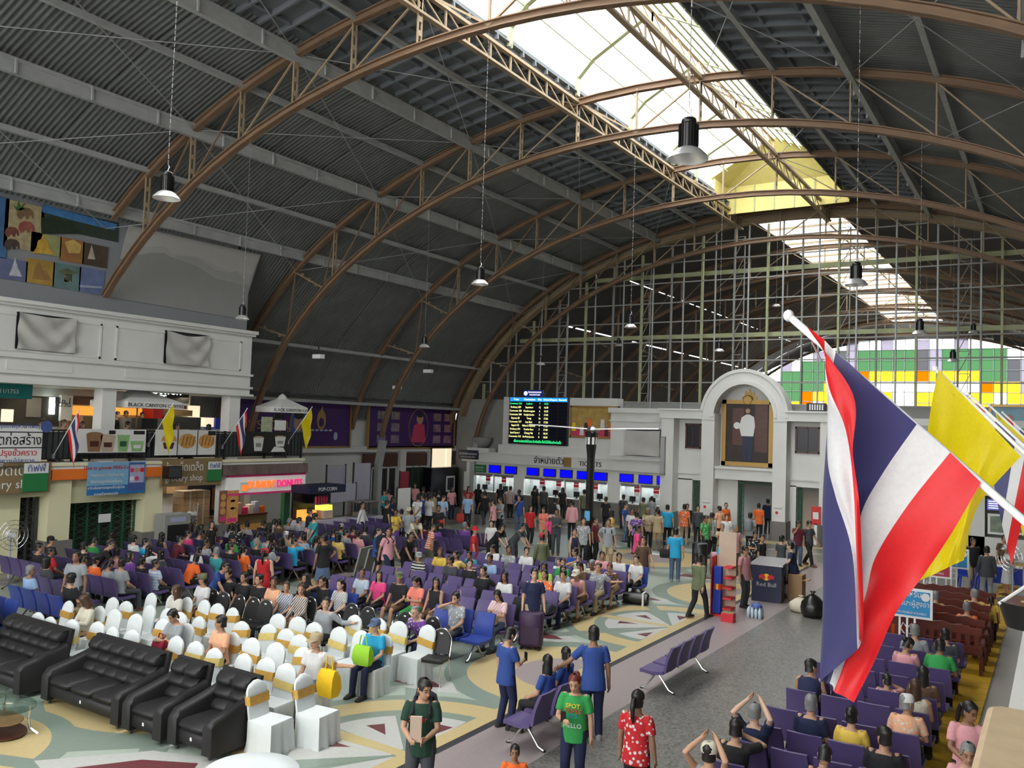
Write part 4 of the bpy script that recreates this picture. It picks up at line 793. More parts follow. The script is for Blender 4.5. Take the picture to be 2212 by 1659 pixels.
MB().bx(0, .02, a.y, b.y, b.z, a.z).build('sheet', mat('poster_blue', (.2, .42, .62), .6, 0, .08), t); MB().bx(.02, .025, a.y, b.y, b.z, b.z+.3).build('lower_band', mat('poster_blue_deep', (.02, .16, .42), .6), t); MB().bx(.025, .03, b.y-.62, b.y-.03, b.z+.1, a.z-.03).build('figure_panel', 'ink_blue', t); MB().bx(.03, .035, b.y-.58, b.y-.06, b.z+.35, a.z-.1).build('figure_ground', mat('poster_lilac', (.4, .42, .62), .6), t)
for k in range(5): MB().lathe([(.01, 0), (.08, .003), (.08, .006)], 10).build('drawn_face', ('pic_pink', 'skin_pic', 'red', 'paper', 'pic_pink')[k], t, loc=(.035, b.y-.5+.18*(k % 3), a.z-.28-.28*(k//3))).rotation_euler = (0, PI/2, 0)
text('How to prevent MERS-CoV', .16, 'red', t, (.03, -.3, a.z-.18), ROT_PX, sx=.9)
for k, s_ in enumerate(('ล้างมือบ่อยๆ ด้วยน้ำและสบู่', 'ปิดปากจมูกเมื่อไอหรือจาม', 'หลีกเลี่ยงการคลุกคลีกับผู้ป่วย', 'สวมหน้ากากอนามัย')): text(s_, .12, 'paper', t, (.03, -.32, a.z-.42-.2*k), ROT_PX, sx=.9)
def brown_sign(pa, pb, label, X):
    p, q = PX(*pa, X), PX(*pb, X); t = thing('shop_sign', label, 'sign', (X, (p.y+q.y)/2, (p.z+q.z)/2)); w, h = (q.y-p.y)/2, (p.z-q.z)/2; MB().bx(-.12, 0, -w, w, -h, h).build('panel', 'brown_sign', t); return t, w, h
t, w, h = brown_sign((-90, 1001), (108, 1062), 'brown grocery sign with green logo near the construction banner', XM+.2)
text('ร้านเบ็ดเตล็ด', .42, 'paper', t, (.01, .0, .2), ROT_PX, align='CENTER'); text('grocery shop', .36, 'paper', t, (.01, .0, -.2), ROT_PX); MB().bx(0, .06, w-.85, w-.12, -.42, .42).build('logo_box', 'green_sign', t); MB().bx(.06, .065, w-.85, w-.12, .12, .42).build('logo_top', 'paper', t); text('ทิฟฟี่', .28, 'ink_blue', t, (.07, w-.48, .26), ROT_PX)
t, w, h = brown_sign((352, 992), (478, 1046), 'brown grocery sign with green logo beside the donut shop', XM+.2)
text('ร้านเบ็ดเตล็ด', .38, 'paper', t, (.01, -.35, .17), ROT_PX, sx=.8); text('grocery shop', .32, 'paper', t, (.01, -.35, -.2), ROT_PX, sx=.9); MB().bx(0, .06, w-.66, w-.08, -.34, .36).build('logo_box', 'green_sign', t); MB().bx(.06, .065, w-.66, w-.08, .08, .36).build('logo_top', 'paper', t); text('ทิฟฟี่', .24, 'ink_blue', t, (.07, w-.37, .2), ROT_PX)
t = thing('loudspeaker', 'black loudspeaker mounted between orange fascia and brown sign', 'speaker', PX(370, 1019, XM+.3)); MB().bx(-.2, .2, -.28, .28, -.22, .2).build('cabinet', 'plastic_black', t); MB().bx(.2, .21, -.24, .24, -.18, .16).build('grille', 'dark_steel', t); MB().bx(-.3, -.2, -.04, .04, -.05, .05).build('bracket', 'steel', t)
# donut shop
y0, y1 = PX(487, 1040, XM).y, PX(655, 1040, XM).y
t = thing('donut_sign', 'white lit donut shop sign with orange and pink lettering', 'sign', (XM+.12, (y0+y1)/2, 2.28)); w = (y1-y0)/2
MB().bx(-.15, 0, -w, w, -.3, .3).build('panel', 'sign_lit_white', t); MB().bx(-.15, .02, -w, w, .3, .38).build('top_stripe', 'pink', t); MB().bx(-.15, .02, -w, w, -.38, -.3).build('bottom_stripe', 'pink', t)
text("DUNKIN'", .4, 'sign_lit_orange', t, (.04, -.38, -.02), ROT_PX, depth=.05, sx=.82); text('DONUTS', .4, 'sign_lit_pink', t, (.04, 1.06, -.02), ROT_PX, depth=.05, sx=.82); yz(t, [(-w+.62, -.28), (-w+.9, -.28), (-w+.98, .1), (-w+.54, .1)], 'paper', 'cup_emblem', .06, .04); yz(t, [(-w+.64, -.22), (-w+.88, -.22), (-w+.92, .0), (-w+.6, .0)], 'sign_lit_orange', 'cup_band', .07, .02)
MB().bx(XM-.05, XM+.2, PX(475, 1000, XM).y, y1+.03, 2.66, 3.05).build('weathered_canopy', 'weathered', gf)
for k in range(22): 
    y = PX(475, 1000, XM).y+(y1-PX(475, 1000, XM).y)*(k+.5)/22; MB().bx(XM+.2, XM+.215, y-.035, y+.035, 2.68, 3.03).build('canopy_slat', 'weathered', gf)
for px0, px1, lb in ((487, 497, 'a'),): pass
for pa, pb, c, lb in (((474, 1060), (487, 1128), (.3, .12, .08), 'narrow red-brown donut poster on the white shop column'), ((490, 1060), (512, 1130), (.7, .3, .12), 'orange and pink donut poster beside the shop entrance'), ((638, 1060), (652, 1110), (.6, .5, .5), 'pale poster on the far jamb of the donut shop')):
    p, q = PX(*pa, XM+.1), PX(*pb, XM+.1); t = thing('donut_poster', lb, 'poster', (XM+.1, (p.y+q.y)/2, (p.z+q.z)/2)); w_, h_ = (q.y-p.y)/2, (p.z-q.z)/2; MB().bx(0, .03, -w_, w_, -h_, h_).build('sheet', mat('donut_paper', c, .6, 0, .5, 4.), t); MB().bx(.03, .035, -w_*.8, w_*.8, -h_*.9, -h_*.65).build('lower_label', 'pink', t)
    for k in range(3): MB().lathe([(.02, 0), (w_*.7, .003), (w_*.7, .006)], 12).build('printed_donut', 'pastry', t, loc=(.031, 0, h_*(.6-.45*k))).rotation_euler = (0, PI/2, 0)
ds = thing('donut_counter', 'donut shop interior with lit shelves of boxes and donuts', 'shop', (XM-1.2, (y0+y1)/2, 0)); wd = (y1-y0)/2-.15
MB().bx(-2.3, -2.2, -wd, wd, 0, 2.6).build('back_wall', 'navy', ds); MB().bx(-.3, .1, -wd+.35, wd-.7, 0, .95).build('counter', 'brown_sign', ds); MB().bx(-.3, .15, -wd+.3, wd-.7, .95, 1.0).build('counter_top', 'dark_wood', ds); MB().bx(.1, .12, -wd+.4, wd-.75, .35, .6).build('donut_tray', 'pastry', ds); MB().bx(-2.1, -1.9, wd-1.7, wd-.5, 1.0, 1.9).build('menu_panel', 'wood', ds)
for k in range(7): MB().bx(-.25, .0, -.9+k*.29, -.68+k*.29, 1.0, 1.25+.1*(k % 3)).build('gift_box', ('paper', 'pic_pink', 'drink_foam', 'pink', 'paper', 'poster_lilac', 'orange')[k], ds)
for yy in (-wd, wd-.35): MB().bx(.5, .7, yy, yy+.3, 0, 2.6).build('green_jamb', 'green_gate', ds)
area('donut_lamp', (XM-1.2, (y0+y1)/2, 2.5), (0, 0, 0), .6, 2.4, 40, (1, .8, .55))
# open grocery bay with stacked goods
g0, g1 = c2[1], c3[0]; gm = (g0+g1)/2
t = thing('grocery_shelf', 'white back wall of the grocery bay with brown doors', 'shop', (XM-2.4, gm, 0)); MB().bx(-.1, 0, g0-gm, g1-gm, 0, 2.7).build('back_panel', 'white', t); MB().bx(0, .08, g0-gm+.1, g0-gm+.9, 0, 2.2).build('brown_door', 'dark_wood', t); MB().bx(0, .1, g0-gm+.95, g0-gm+1.5, .2, 2.1).build('red_door', mat('door_red', (.3, .03, .01), .5), t); MB().bx(0, .5, g1-gm-.9, g1-gm, 1.9, 2.3).build('goods_shelf', 'wood', t)
area('grocery_lamp', (XM-1.3, gm, 2.6), (0, 0, 0), .5, 1.6, 22, (.95, 1, 1))
for r in range(5):
    for c in range(2):
        MB_ = MB().bx(-.3, .3, -.28, .28, 0, .24); t = thing('wrapped_carton', 'brown shrink wrapped carton, layer %s %s in the grocery stack' % (('bottom', 'second', 'third', 'fourth', 'top')[r], ('near the door', 'near the white column')[c]), 'box', (XM-.75, g1-.95+c*.58, .85+r*.25), 0, 'grocery cartons'); MB_.build('carton', 'brown_box', t); MB().bx(-.305, .305, -.03, .03, .0, .245).build('tape', 'drink_foam', t)
t = thing('goods_base', 'grey metal cabinet under the stacked grocery cartons', 'cabinet', (XM-.75, g1-.66, 0)); MB().bx(-.35, .35, -.62, .62, 0, .85).build('body', 'plinth', t); MB().bx(.35, .36, -.58, -.02, .05, .8).build('door', 'concrete', t); MB().bx(.35, .36, .02, .58, .05, .8).build('door', 'concrete', t)
t = thing('air_cooler', 'grey portable air cooler with black grille beside cream column', 'air cooler', (XM+.35, PX(370, 1140, XM+.3).y, 0)); MB().bx(-.3, .3, -.5, .5, .12, 1.45).build('body', 'concrete', t); MB().bx(.3, .32, -.4, .4, .2, 1.1).build('grille', 'black', t); MB().bx(.3, .31, -.3, .3, 1.2, 1.35).build('control_panel', 'poster_lilac', t)
for s in (-.4, .4): MB().lathe([(.06, 0), (.06, .12)], 8).build('wheel', 'black', t, loc=(0, s, 0))
t = thing('waste_bin', 'yellow plastic bin behind the grey air cooler', 'bin', (XM-.4, PX(387, 1110, XM-.4).y, 0)); MB().rings([[(-.2*s, -.22*s, z), (.2*s, -.22*s, z), (.2*s, .22*s, z), (-.2*s, .22*s, z)] for s, z in ((.8, 0), (1, 1.15))]).build('body', 'yellow', t); MB().bx(-.24, .24, -.26, .26, 1.15, 1.25).build('lid', 'yellow', t)
def floor_fan(loc, label, rz=0.0):
    t = thing('pedestal_fan', label, 'fan', loc, rz, 'pedestal fans'); MB().lathe([(.28, 0), (.28, .04), (.05, .08)], 14).build('base', 'plinth', t); MB().tube([(0, 0, .05), (0, 0, 1.25)], .025).build('pole', 'poster_lilac', t)
    for k in range(4):
        a = k*PI/2; b = MB(); b.add([(0, 0, 0), (.0, .1*math.cos(a)-.06*math.sin(a), .1*math.sin(a)+.06*math.cos(a)), (.05, .36*math.cos(a)-.14*math.sin(a), .36*math.sin(a)+.14*math.cos(a)), (.0, .37*math.cos(a+.35), .37*math.sin(a+.35))], [(0, 1, 2, 3)]); b.build('blade', 'fan_blade', t, loc=(.05, 0, 1.3))
    b = MB()
    for r_ in (.42, .3, .18): b.tube([(.14-.02*(r_ > .4), r_*math.cos(2*PI*k/24), 1.3+r_*math.sin(2*PI*k/24)) for k in range(25)], .008, 5, False)
    for k in range(20): a = 2*PI*k/20; b.bar((.15, .06*math.cos(a), 1.3+.06*math.sin(a)), (.12, .42*math.cos(a), 1.3+.42*math.sin(a)), .005)
    b.build('cage', 'chrome', t); MB().lathe([(.02, .16), (.07, .16), (.08, .05), (.1, -.15), (.06, -.2)], 12).build('motor', 'paper', t, loc=(0, 0, 1.3)).rotation_euler = (0, PI/2, 0)
    return t
mat('fan_blade', (.25, .3, .42), .4)
floor_fan((XM+1.0, PX(24, 1150, XM+1).y, 0), 'blue bladed pedestal fan in front of the cream wall'); floor_fan((XM-.2, PX(415, 1130, XM-.2).y, 0), 'blue bladed pedestal fan in front of the cartons', .6)
# ================================================================== far left corner: banners, doors, stalls
XW = -30.5
cw = tag(bpy.data.objects.new('wall_corner', None), kind='structure'); COL.objects.link(cw)
MB().bx(XW-.6, XW-.3, YBE, YEND, 0, 5.9).build('wall_block', 'white_wall', cw); MB().bx(XW-.5, XW, YBE, YEND, 3.2, 3.5).build('ledge', 'white_wall', cw)
def banner(pa, pb, label, X=XW):
    p, q = PX(*pa, X), PX(*pb, X); t = thing('wall_banner', label, 'banner', (X, (p.y+q.y)/2, (p.z+q.z)/2)); w, h = (q.y-p.y)/2, (p.z-q.z)/2; MB().bx(-.08, 0, -w, w, -h, h).build('sheet', 'purple_banner', t)
    for a in ((-w, w, h-.06, h+.02), (-w, w, -h-.02, -h+.06), (-w-.02, -w+.06, -h, h), (w-.06, w+.02, -h, h)): MB().bx(-.1, .05, *a).build('frame', 'gold', t)
    return t, w, h
def disc(t, y, z, ry, rz_, m_, nm, x=.02): return MB().prism([(x, y+ry*math.cos(a), z+rz_*math.sin(a)) for a in np.linspace(0, 2*PI, 22)[:-1]], (-.012, 0, 0)).build(nm, m_, t)
t, w, h = banner((500, 857), (755, 966), 'dark purple royal banner with gold crest behind the balcony')
disc(t, w*.45, h*.2, .3, .5, 'gold', 'printed_crest'); disc(t, w*.45, h*.1, .16, .22, 'purple_banner', 'printed_crest_core', .03); yz(t, [(w*.42, h*.5), (w*.48, h*.5), (w*.45, h*.85)], 'gold', 'printed_spire', .03); disc(t, w*.05, -.1, .55, .95, 'gold', 'printed_oval'); disc(t, w*.05, -.1, .5, .9, 'ink_blue', 'printed_oval_ground', .025); disc(t, w*.05, .05, .28, .42, 'skin_pic', 'printed_face', .03); disc(t, w*.05, .42, .3, .2, 'black', 'printed_hair', .035); yz(t, [(w*.05-.45, -.85), (w*.05+.45, -.85), (w*.05+.3, -.4), (w*.05-.3, -.4)], 'navy', 'printed_jacket', .035); text('ทรงพระเจริญ', .7, 'gold', t, (.02, -w*.55, -.05), ROT_PX); disc(t, w*.72, -h*.5, .14, .2, 'poster_lilac', 'printed_mark')
for k in range(5): disc(t, w*.3+k*w*.08, -h*.25, .12, .05, 'poster_lilac', 'printed_scroll')
t, w, h = banner((797, 874), (980, 968), 'dark purple royal banner with oval portrait and small photographs')
disc(t, w*.1, 0, w*.23, h*.92, 'gold', 'printed_oval'); disc(t, w*.1, 0, w*.215, h*.87, 'purple_banner', 'printed_oval_ground', .025); disc(t, w*.12, h*.45, .3, .3, 'skin_pic', 'printed_face', .035); yz(t, [(w*.1-.62, -h*.7), (w*.1+.65, -h*.7), (w*.1+.5, h*.15), (w*.1, h*.28), (w*.1-.45, h*.1)], 'pic_pink', 'printed_jacket', .03); disc(t, w*.12, h*.62, .28, .14, 'black', 'printed_hair', .04)
for i in range(4):
    for j in range(3): y_ = (-.72, -.43, .55, .82)[i]*w; z_ = (.55, 0, -.55)[j]*h; MB().bx(0, .02, y_-.34, y_+.34, z_-.22, z_+.22).build('printed_photo', mat('photo%d%d' % (i, j), (.2+.05*i, .18, .18+.04*j), .6, 0, .8, 3.), t)
# shop doors below the second banner, signs and stands
for k, (a, b) in enumerate(((790, 862), (868, 925))):
    p, q = PX(a, 1000, XW+.05), PX(b, 1000, XW+.05); t = thing('shop_door', ('glass shop front with brown blind under the purple banner', 'glass shop front with green shutters near the corner')[k], 'door', (XW-.3, (p.y+q.y)/2, 0)); w = (q.y-p.y)/2
    MB().bx(.1, .14, -w, w, 0, 2.4).build('glazing', 'shop_dark', t); MB().bx(.1, .25, -w, w, 2.4, 3.1).build('blind', mat('blind_brown', (.1, .04, .025), .7), t)
    for q_ in range(5): MB().bx(.14, .2, -w+2*w*q_/4-.05, -w+2*w*q_/4+.05, 0, 2.4).build('frame_post', 'paper' if q_ in (0, 4) or k == 0 else 'green_gate', t)
    MB().bx(.14, .2, -w, w, 2.3, 2.4).build('frame_head', 'paper', t)
MB().bx(XW-.3, XW+.1, PX(862, 1000, XW).y, PX(868, 1000, XW).y+.25, 0, 3.3).build('pier', 'white_wall', cw); MB().bx(XW-.3, XW+.1, PX(926, 1000, XW).y, PX(938, 1000, XW).y, 0, 3.3).build('pier', 'white_wall', cw)
def stand_board(px, py, X, w, h, z0, label, m, name='display_board', cat='board'):
    p = PX(px, py, X); t = thing(name, label, cat, (X, p.y, 0)); MB().bx(-.03, .03, -w/2, w/2, z0, z0+h).build('panel', m, t)
    for s in (-1, 1): MB().bar((0, s*w/2, 0), (0, s*w/2, z0+h+.05), .06, .06).build('post', 'dark_steel', t); MB().bx(-.3, .3, s*w/2-.04, s*w/2+.04, 0, .05).build('foot', 'dark_steel', t)
    return t
mat('lilac_panel', (.48, .46, .56), .7); stand_board(725, 1040, -28.6, 1.25, 1.5, 1.2, 'lilac white exhibition board nearer the donut shop', 'lilac_panel'); stand_board(781, 1045, -28.2, 1.2, 1.9, .9, 'lilac white exhibition board with figures in front', 'lilac_panel')
stand_board(872, 1075, -24.6, .95, 1.6, .3, 'blank white folded panel standing among the crowd', 'paper'); stand_board(873, 1040, -29.4, .75, 1.2, 1.0, 'red notice board by the green shutters', mat('board_red', (.4, .03, .06), .6)); stand_board(732, 1060, -27.3, 2.2, .8, 1.15, 'low white panel behind the popcorn stall', 'lilac_panel')
t = thing('light_box', 'two glowing cream light boxes above the dark corner kiosk', 'sign', PX(952, 997, XW+.3)); MB().bx(-.1, .05, -.7, .35, -.65, .75).build('lit_panel', 'warm_panel', t); MB().bx(-.1, .05, .5, .95, -.65, .75).build('lit_panel', 'warm_panel', t); MB().bx(-.15, -.1, -.75, 1.0, -.7, .8).build('backing', 'black', t)
t = thing('dark_kiosk', 'black kiosk cabinet below the glowing light boxes', 'kiosk', (XW+.5, PX(950, 1040, XW+.5).y, 0)); MB().bx(-.3, .3, -1.2, 1.4, 0, 2.3).build('body', 'led_black', t); MB().bx(.3, .33, .2, 1.0, .9, 1.8).build('white_frame', 'paper', t); MB().bx(.33, .34, .3, .9, 1.0, 1.7).build('screen', 'black', t)
# popcorn stall
p = PX(690, 1100, -24.4); t = thing('popcorn_stall', 'popcorn stall with dark canopy and glowing orange and yellow cases', 'stall', (-24.4, p.y, 0))
MB().bx(-.5, .5, -1.0, 1.0, 0, .95).build('counter', 'lilac_panel', t); MB().bx(-.5, -.4, -1.0, 1.0, .95, 2.0).build('back', 'led_black', t); MB().bx(-.5, .5, -1.05, .9, 2.0, 2.3).build('canopy', 'navy', t); text('POP-CORN', .2, 'paper', t, (.51, -.1, 2.15), ROT_PX); MB().bx(-.2, .3, -1.0, -.45, .98, 1.35).build('orange_case', 'shop_glow', t); MB().bx(-.2, .3, -.05, .4, 1.3, 1.5).build('yellow_case', mat('lit_yellow', (.9, .75, .1), .5, emit=1.2, ecol=(1, .85, .1)), t); MB().bx(-.2, .3, -.05, .45, .98, 1.3).build('popcorn_case', 'drink_foam', t)
for k in range(5): MB().lathe([(.05, 0), (.06, .25), (.03, .3)], 8).build('bottle', 'pic_pink', t, loc=(0, -.2+k*.14, 1.55))
MB().bx(-.45, .2, -.3, .6, 1.52, 1.55).build('shelf', 'steel', t)
t = thing('snack_counter', 'white snack counter with glass case beside the popcorn stall', 'stall', (-24.3, PX(728, 1120, -24.3).y+1.4, 0)); MB().bx(-.45, .45, -.7, .9, 0, .9).build('counter', 'lilac_panel', t); MB().bx(-.3, .3, -.5, .7, .9, 1.5).build('glass_case', 'shop_glass', t); MB().bx(-.32, .32, -.52, .72, 1.5, 1.54).build('case_top', 'steel', t); MB().bx(-.2, .2, -.3, .1, .92, 1.1).build('bowl', 'drink_foam', t)
# eave lattice under the roof edge
tr_ = tag(bpy.data.objects.new('trim_eave', None), kind='structure'); COL.objects.link(tr_)
for z in (5.95, 6.55): MB().bar((-30.4, YB, z), (-30.4, YEND, z), .1, .12).build('chord', 'dark_steel', tr_)
y = YB
while y < YEND-.6: MB().bar((-30.4, y, 5.95), (-30.4, y+.6, 6.55), .05, .05).build('web', 'dark_steel', tr_); MB().bar((-30.4, y+.6, 6.55), (-30.4, y+1.2, 5.95), .05, .05).build('web', 'dark_steel', tr_); y += 1.2
# ================================================================== waiting benches (row along local x, facing local +y)
PURPLE, BLUE, MAROON = (.105, .075, .2), (.03, .06, .3), (.14, .025, .015)
def _pad():
    def f(u, v):
        y = -.22+.46*v; return (-.25+.5*u, y, .45-.03*math.sin(PI*v)-.02*(v > .85)*(v-.85)/.15)
    b = MB(); n = 8
    top = [[f(u/4, v/n) for u in range(5)] for v in range(n+1)]
    b.rings([[*r, *[(x, y, z-.06) for x, y, z in reversed(r)]] for r in top]); return b.mesh('seat', 'seat_vinyl', 40)
def _back():
    b = MB(); n = 7; rg = []
    for k in range(n+1):
        v = k/n; z = .43+.47*v; y = -.23-.13*v+.025*math.sin(PI*v); w = .245-.02*v*v
        rg.append([(-w, y, z), (0, y-.025, z), (w, y, z), (w, y-.05, z), (0, y-.07, z), (-w, y-.05, z)])
    return b.rings(rg).mesh('backrest', 'seat_vinyl', 40)
PADM, BACKM = _pad(), _back()
def _leg():
    b = MB(); b.tube([(0, .3, .02), (0, .22, .06), (0, .02, .34), (0, -.02, .34), (0, -.24, .06), (0, -.34, .02)], .022, 8); return b.mesh('leg', 'chrome', 40)
LEGM = _leg(); FOOTM = MB().lathe([(.035, 0), (.03, .02), (.01, .03)], 8).mesh('foot_cap', 'black')
BEAM = {}
SEATS = []                                             # every seat: x, y, facing, block
def bench(x, y, n, rz, label, block, col=PURPLE, pitch=.55, group='purple waiting benches', taken=False):
    t = thing('waiting_bench', label, 'bench', (x, y, 0), rz, group); k0 = -(n-1)/2
    for k in range(n):
        dx = (k0+k)*pitch; c = col[k % len(col)] if isinstance(col[0], tuple) else col
        put('seat', PADM, t, (dx, 0, 0), color=c); put('backrest', BACKM, t, (dx, 0, 0), color=c)
        cs, sn = math.cos(rz), math.sin(rz); SEATS.append([x+dx*cs, y+dx*sn, rz, block, False])
    key = (n, pitch)
    if key not in BEAM: BEAM[key] = MB().bar((k0*pitch-.2, 0, .36), (-k0*pitch+.2, 0, .36), .07, .05).mesh('beam', 'dark_steel')
    put('beam', BEAM[key], t)
    for s in (k0*pitch, -k0*pitch):
        l = put('leg', LEGM, t, (s, 0, 0))
        for yy in (.3, -.34): put('foot_cap', FOOTM, l, (0, yy, 0))
    return t
ORD = ('first', 'second', 'third', 'fourth', 'fifth', 'sixth', 'seventh', 'eighth', 'ninth', 'tenth', 'eleventh', 'twelfth', 'thirteenth', 'fourteenth', 'fifteenth', 'sixteenth', 'seventeenth')
# central block, facing the sofas
for i in range(8):
    y = 16.2+.965*i-.28; r = ORD[i+1]
    if i < 7 or True:
        if i != 7: bench(-10.9, y, 3, PI, 'three-seat purple bench at aisle end, %s central row counted from sofas' % r, 'C')
        bench(-12.65, y, 3, PI, 'three-seat purple bench in middle, %s central row counted from sofas' % r, 'C')
        if i != 7: bench(-14.65, y, 4, PI, 'four-seat purple bench at inner end, %s central row counted from sofas' % r, 'C')
bench(-10.75, 15.15-.28, 3, PI, 'blue plastic three-seat bench beside pink blouse wearer', 'C', BLUE, group='blue waiting benches')
bench(-14.25, 14.75-.28, 3, PI, 'blue plastic three-seat bench behind black banquet chairs', 'C', BLUE, group='blue waiting benches')
bench(-10.75, 22.85, 3, PI, 'blue plastic bench at far end of central seating', 'C', BLUE, group='blue waiting benches')
# left block, facing the ticket windows
for i in range(12):
    y = 11.5+.93*i+.28; r = ORD[i]
    bench(-20.05, y, 4, 0, 'four-seat purple bench, %s row of inner block facing ticket windows' % r, 'L')
    if i > 0: bench(-23.2, y, 4, 0, 'four-seat purple bench, %s row of wall-side block facing ticket windows' % r, 'L')
for i in range(4):
    y = 23.3+.95*i+.28; bench(-18.4, y, 4, 0, 'four-seat purple bench behind the crowd, %s far row by the aisle' % ORD[i], 'B')
    bench(-22.9, y+.6, 4, 0, 'four-seat purple bench near stalls, %s far row' % ORD[i], 'B')
bench(-19.0, 10.55+.28, 4, 0, 'blue plastic bench at near end of left seating', 'L', BLUE, group='blue waiting benches')
bench(-18.6, 9.3, 2, PI, 'blue plastic bench beside sofa end', 'L', BLUE, group='blue waiting benches')
# lone benches on dark terrazzo
bench(-6.35, 16.2, 4, PI/2, 'lone empty purple bench on dark terrazzo facing seating area', 'S', pitch=.6); bench(-6.85, 12.0, 3, PI/2, 'purple bench where blue-shirted people sit talking', 'S', pitch=.6)
# block under the flags
for i, yb in enumerate((9.6, 10.5, 11.35, 12.12, 13.0, 14.1, 14.95, 16.0, 16.95, 18.1, 19.3)):
    bench(-2.6, yb+.28, 4, 0, 'four-seat purple bench, %s row of block beneath flags' % ORD[i], 'R', pitch=.53)
# ---- carved maroon benches for monks
mat('maroon_wood', (.11, .022, .014), .3, 0, .35, 7.)
def pew(x, y, w, label):
    t = thing('wooden_bench', label, 'bench', (x, y, 0), 0, 'maroon wooden benches'); h = w/2
    MB().bx(-h, h, -.2, .26, .4, .44).build('seat', 'maroon_wood', t)
    pts = [(-h, .98)]+[(-h+w*k/12, .98+.06*math.sin(PI*k/12)+.02*math.cos(k*PI)) for k in range(1, 12)]+[(h, .98)]
    MB().prism([(-h, -.24, .84)]+[(a, -.24, z) for a, z in pts]+[(h, -.24, .84)], (0, -.05, 0)).build('crest_rail', 'maroon_wood', t)
    MB().bx(-h, h, -.28, -.24, .5, .6).build('lower_rail', 'maroon_wood', t)
    n = int(w/.16)
    for k in range(n): MB().bx(-h+w*(k+.5)/n-.045, -h+w*(k+.5)/n+.045, -.275, -.245, .6, .85).build('back_slat', 'maroon_wood', t)
    for s in (-1, 1):
        for yy in (-.24, .22): MB().bx(s*h-.035, s*h+.035, yy-.03, yy+.03, 0, .42).build('leg', 'maroon_wood', t)
        MB().bx(s*h-.03, s*h+.03, -.25, .28, .62, .68).build('armrest', 'maroon_wood', t); MB().bx(s*h-.03, s*h+.03, .2, .26, .42, .64).build('arm_post', 'maroon_wood', t)
    for k in range(3): SEATS.append([x-w/3+k*w/3, y, 0, 'P', False])
    return t
for i, y in enumerate((20.5, 21.5, 22.5, 23.5, 24.5, 25.5)): pew(-2.45, y+.28, 2.2, 'carved maroon wooden bench, %s row beyond purple seats under flags' % ORD[i])
# ================================================================== white covered banquet chairs (facing local +y)
mat('cover_cloth', (.68, .72, .72), .85, 0, .06, 8., .15); mat('sash_gold', (.62, .36, .08), .35, .2, .25, 14.); mat('sash_pale', (.72, .55, .18), .4, .1, .2, 14.)
def _cover():
    b = MB(); rg = []                                  # back: rounded slab
    for k in range(13):
        v = k/12; z = .42+.56*v; y = -.2-.1*v
        w = .205*(1 if v < .68 else math.sqrt(max(.02, 1-((v-.68)/.33)**2))); d = .035 if v < .95 else .02
        rg.append([(-w, y+d*.4, z), (-w*.6, y+d, z), (w*.6, y+d, z), (w, y+d*.4, z), (w, y-d*.6, z), (w*.6, y-d, z), (-w*.6, y-d, z), (-w, y-d*.6, z)])
    b.rings(rg)
    rg = []; n = 32                                    # skirt with soft pleats
    for z, e in ((.47, .0), (.44, .012), (.3, .02), (.15, .03), (.0, .045)):
        r = []
        for k in range(n):
            a = 2*PI*k/n; c, s = math.cos(a), math.sin(a); q = max(abs(c), abs(s)); pl = e*.6*math.sin(a*11)+(.0 if abs(abs(c)-abs(s)) > .25 else -e*.5)
            r.append(((.225+e+pl)*c/q, (.225+e+pl)*s/q+.01, z))
        rg.append(r)
    b.rings(rg); return b.mesh('cover', 'cover_cloth', 60)
COVER = _cover()
def _sash(z0, sl):
    b = MB(); rg = []
    for k in range(2):
        z = z0+k*.13; r = []
        for x, y in ((-.215, -.01), (-.2, .045), (0, .05), (.2, .045), (.215, -.01), (.2, -.055), (0, -.06), (-.2, -.055)): r.append((x, y-.2-.1*((z-.42)/.56), z+sl*x))
        rg.append(r)
    b.rings(rg, False); return b.mesh('sash', 'sash_gold', 40)
SASH = [_sash(.66, 0.), _sash(.6, .12), _sash(.7, -.15)]
BOW = MB().add([(0, -.36, .72), (-.12, -.38, .8), (-.14, -.37, .66), (.12, -.38, .8), (.14, -.37, .66), (-.05, -.36, .45), (.02, -.36, .47), (.06, -.36, .44)], [(0, 1, 2), (0, 4, 3), (0, 5, 6), (0, 6, 7)]).mesh('bow', 'sash_gold')
WCH = []
def white_chair(x, y, rz, label, sash=0):
    t = thing('covered_chair', label, 'chair', (x, y, 0), rz, 'white covered banquet chairs'); put('cover', COVER, t)
    if sash >= 0:
        s = put('sash', SASH[sash % 3], t); put('bow', BOW, s)
        if sash >= 3:
            for o in (s, s.children[0]): o.data = o.data.copy(); o.data.materials[0] = M['sash_pale']
    WCH.append([x, y, rz, 'W', False])
    return t
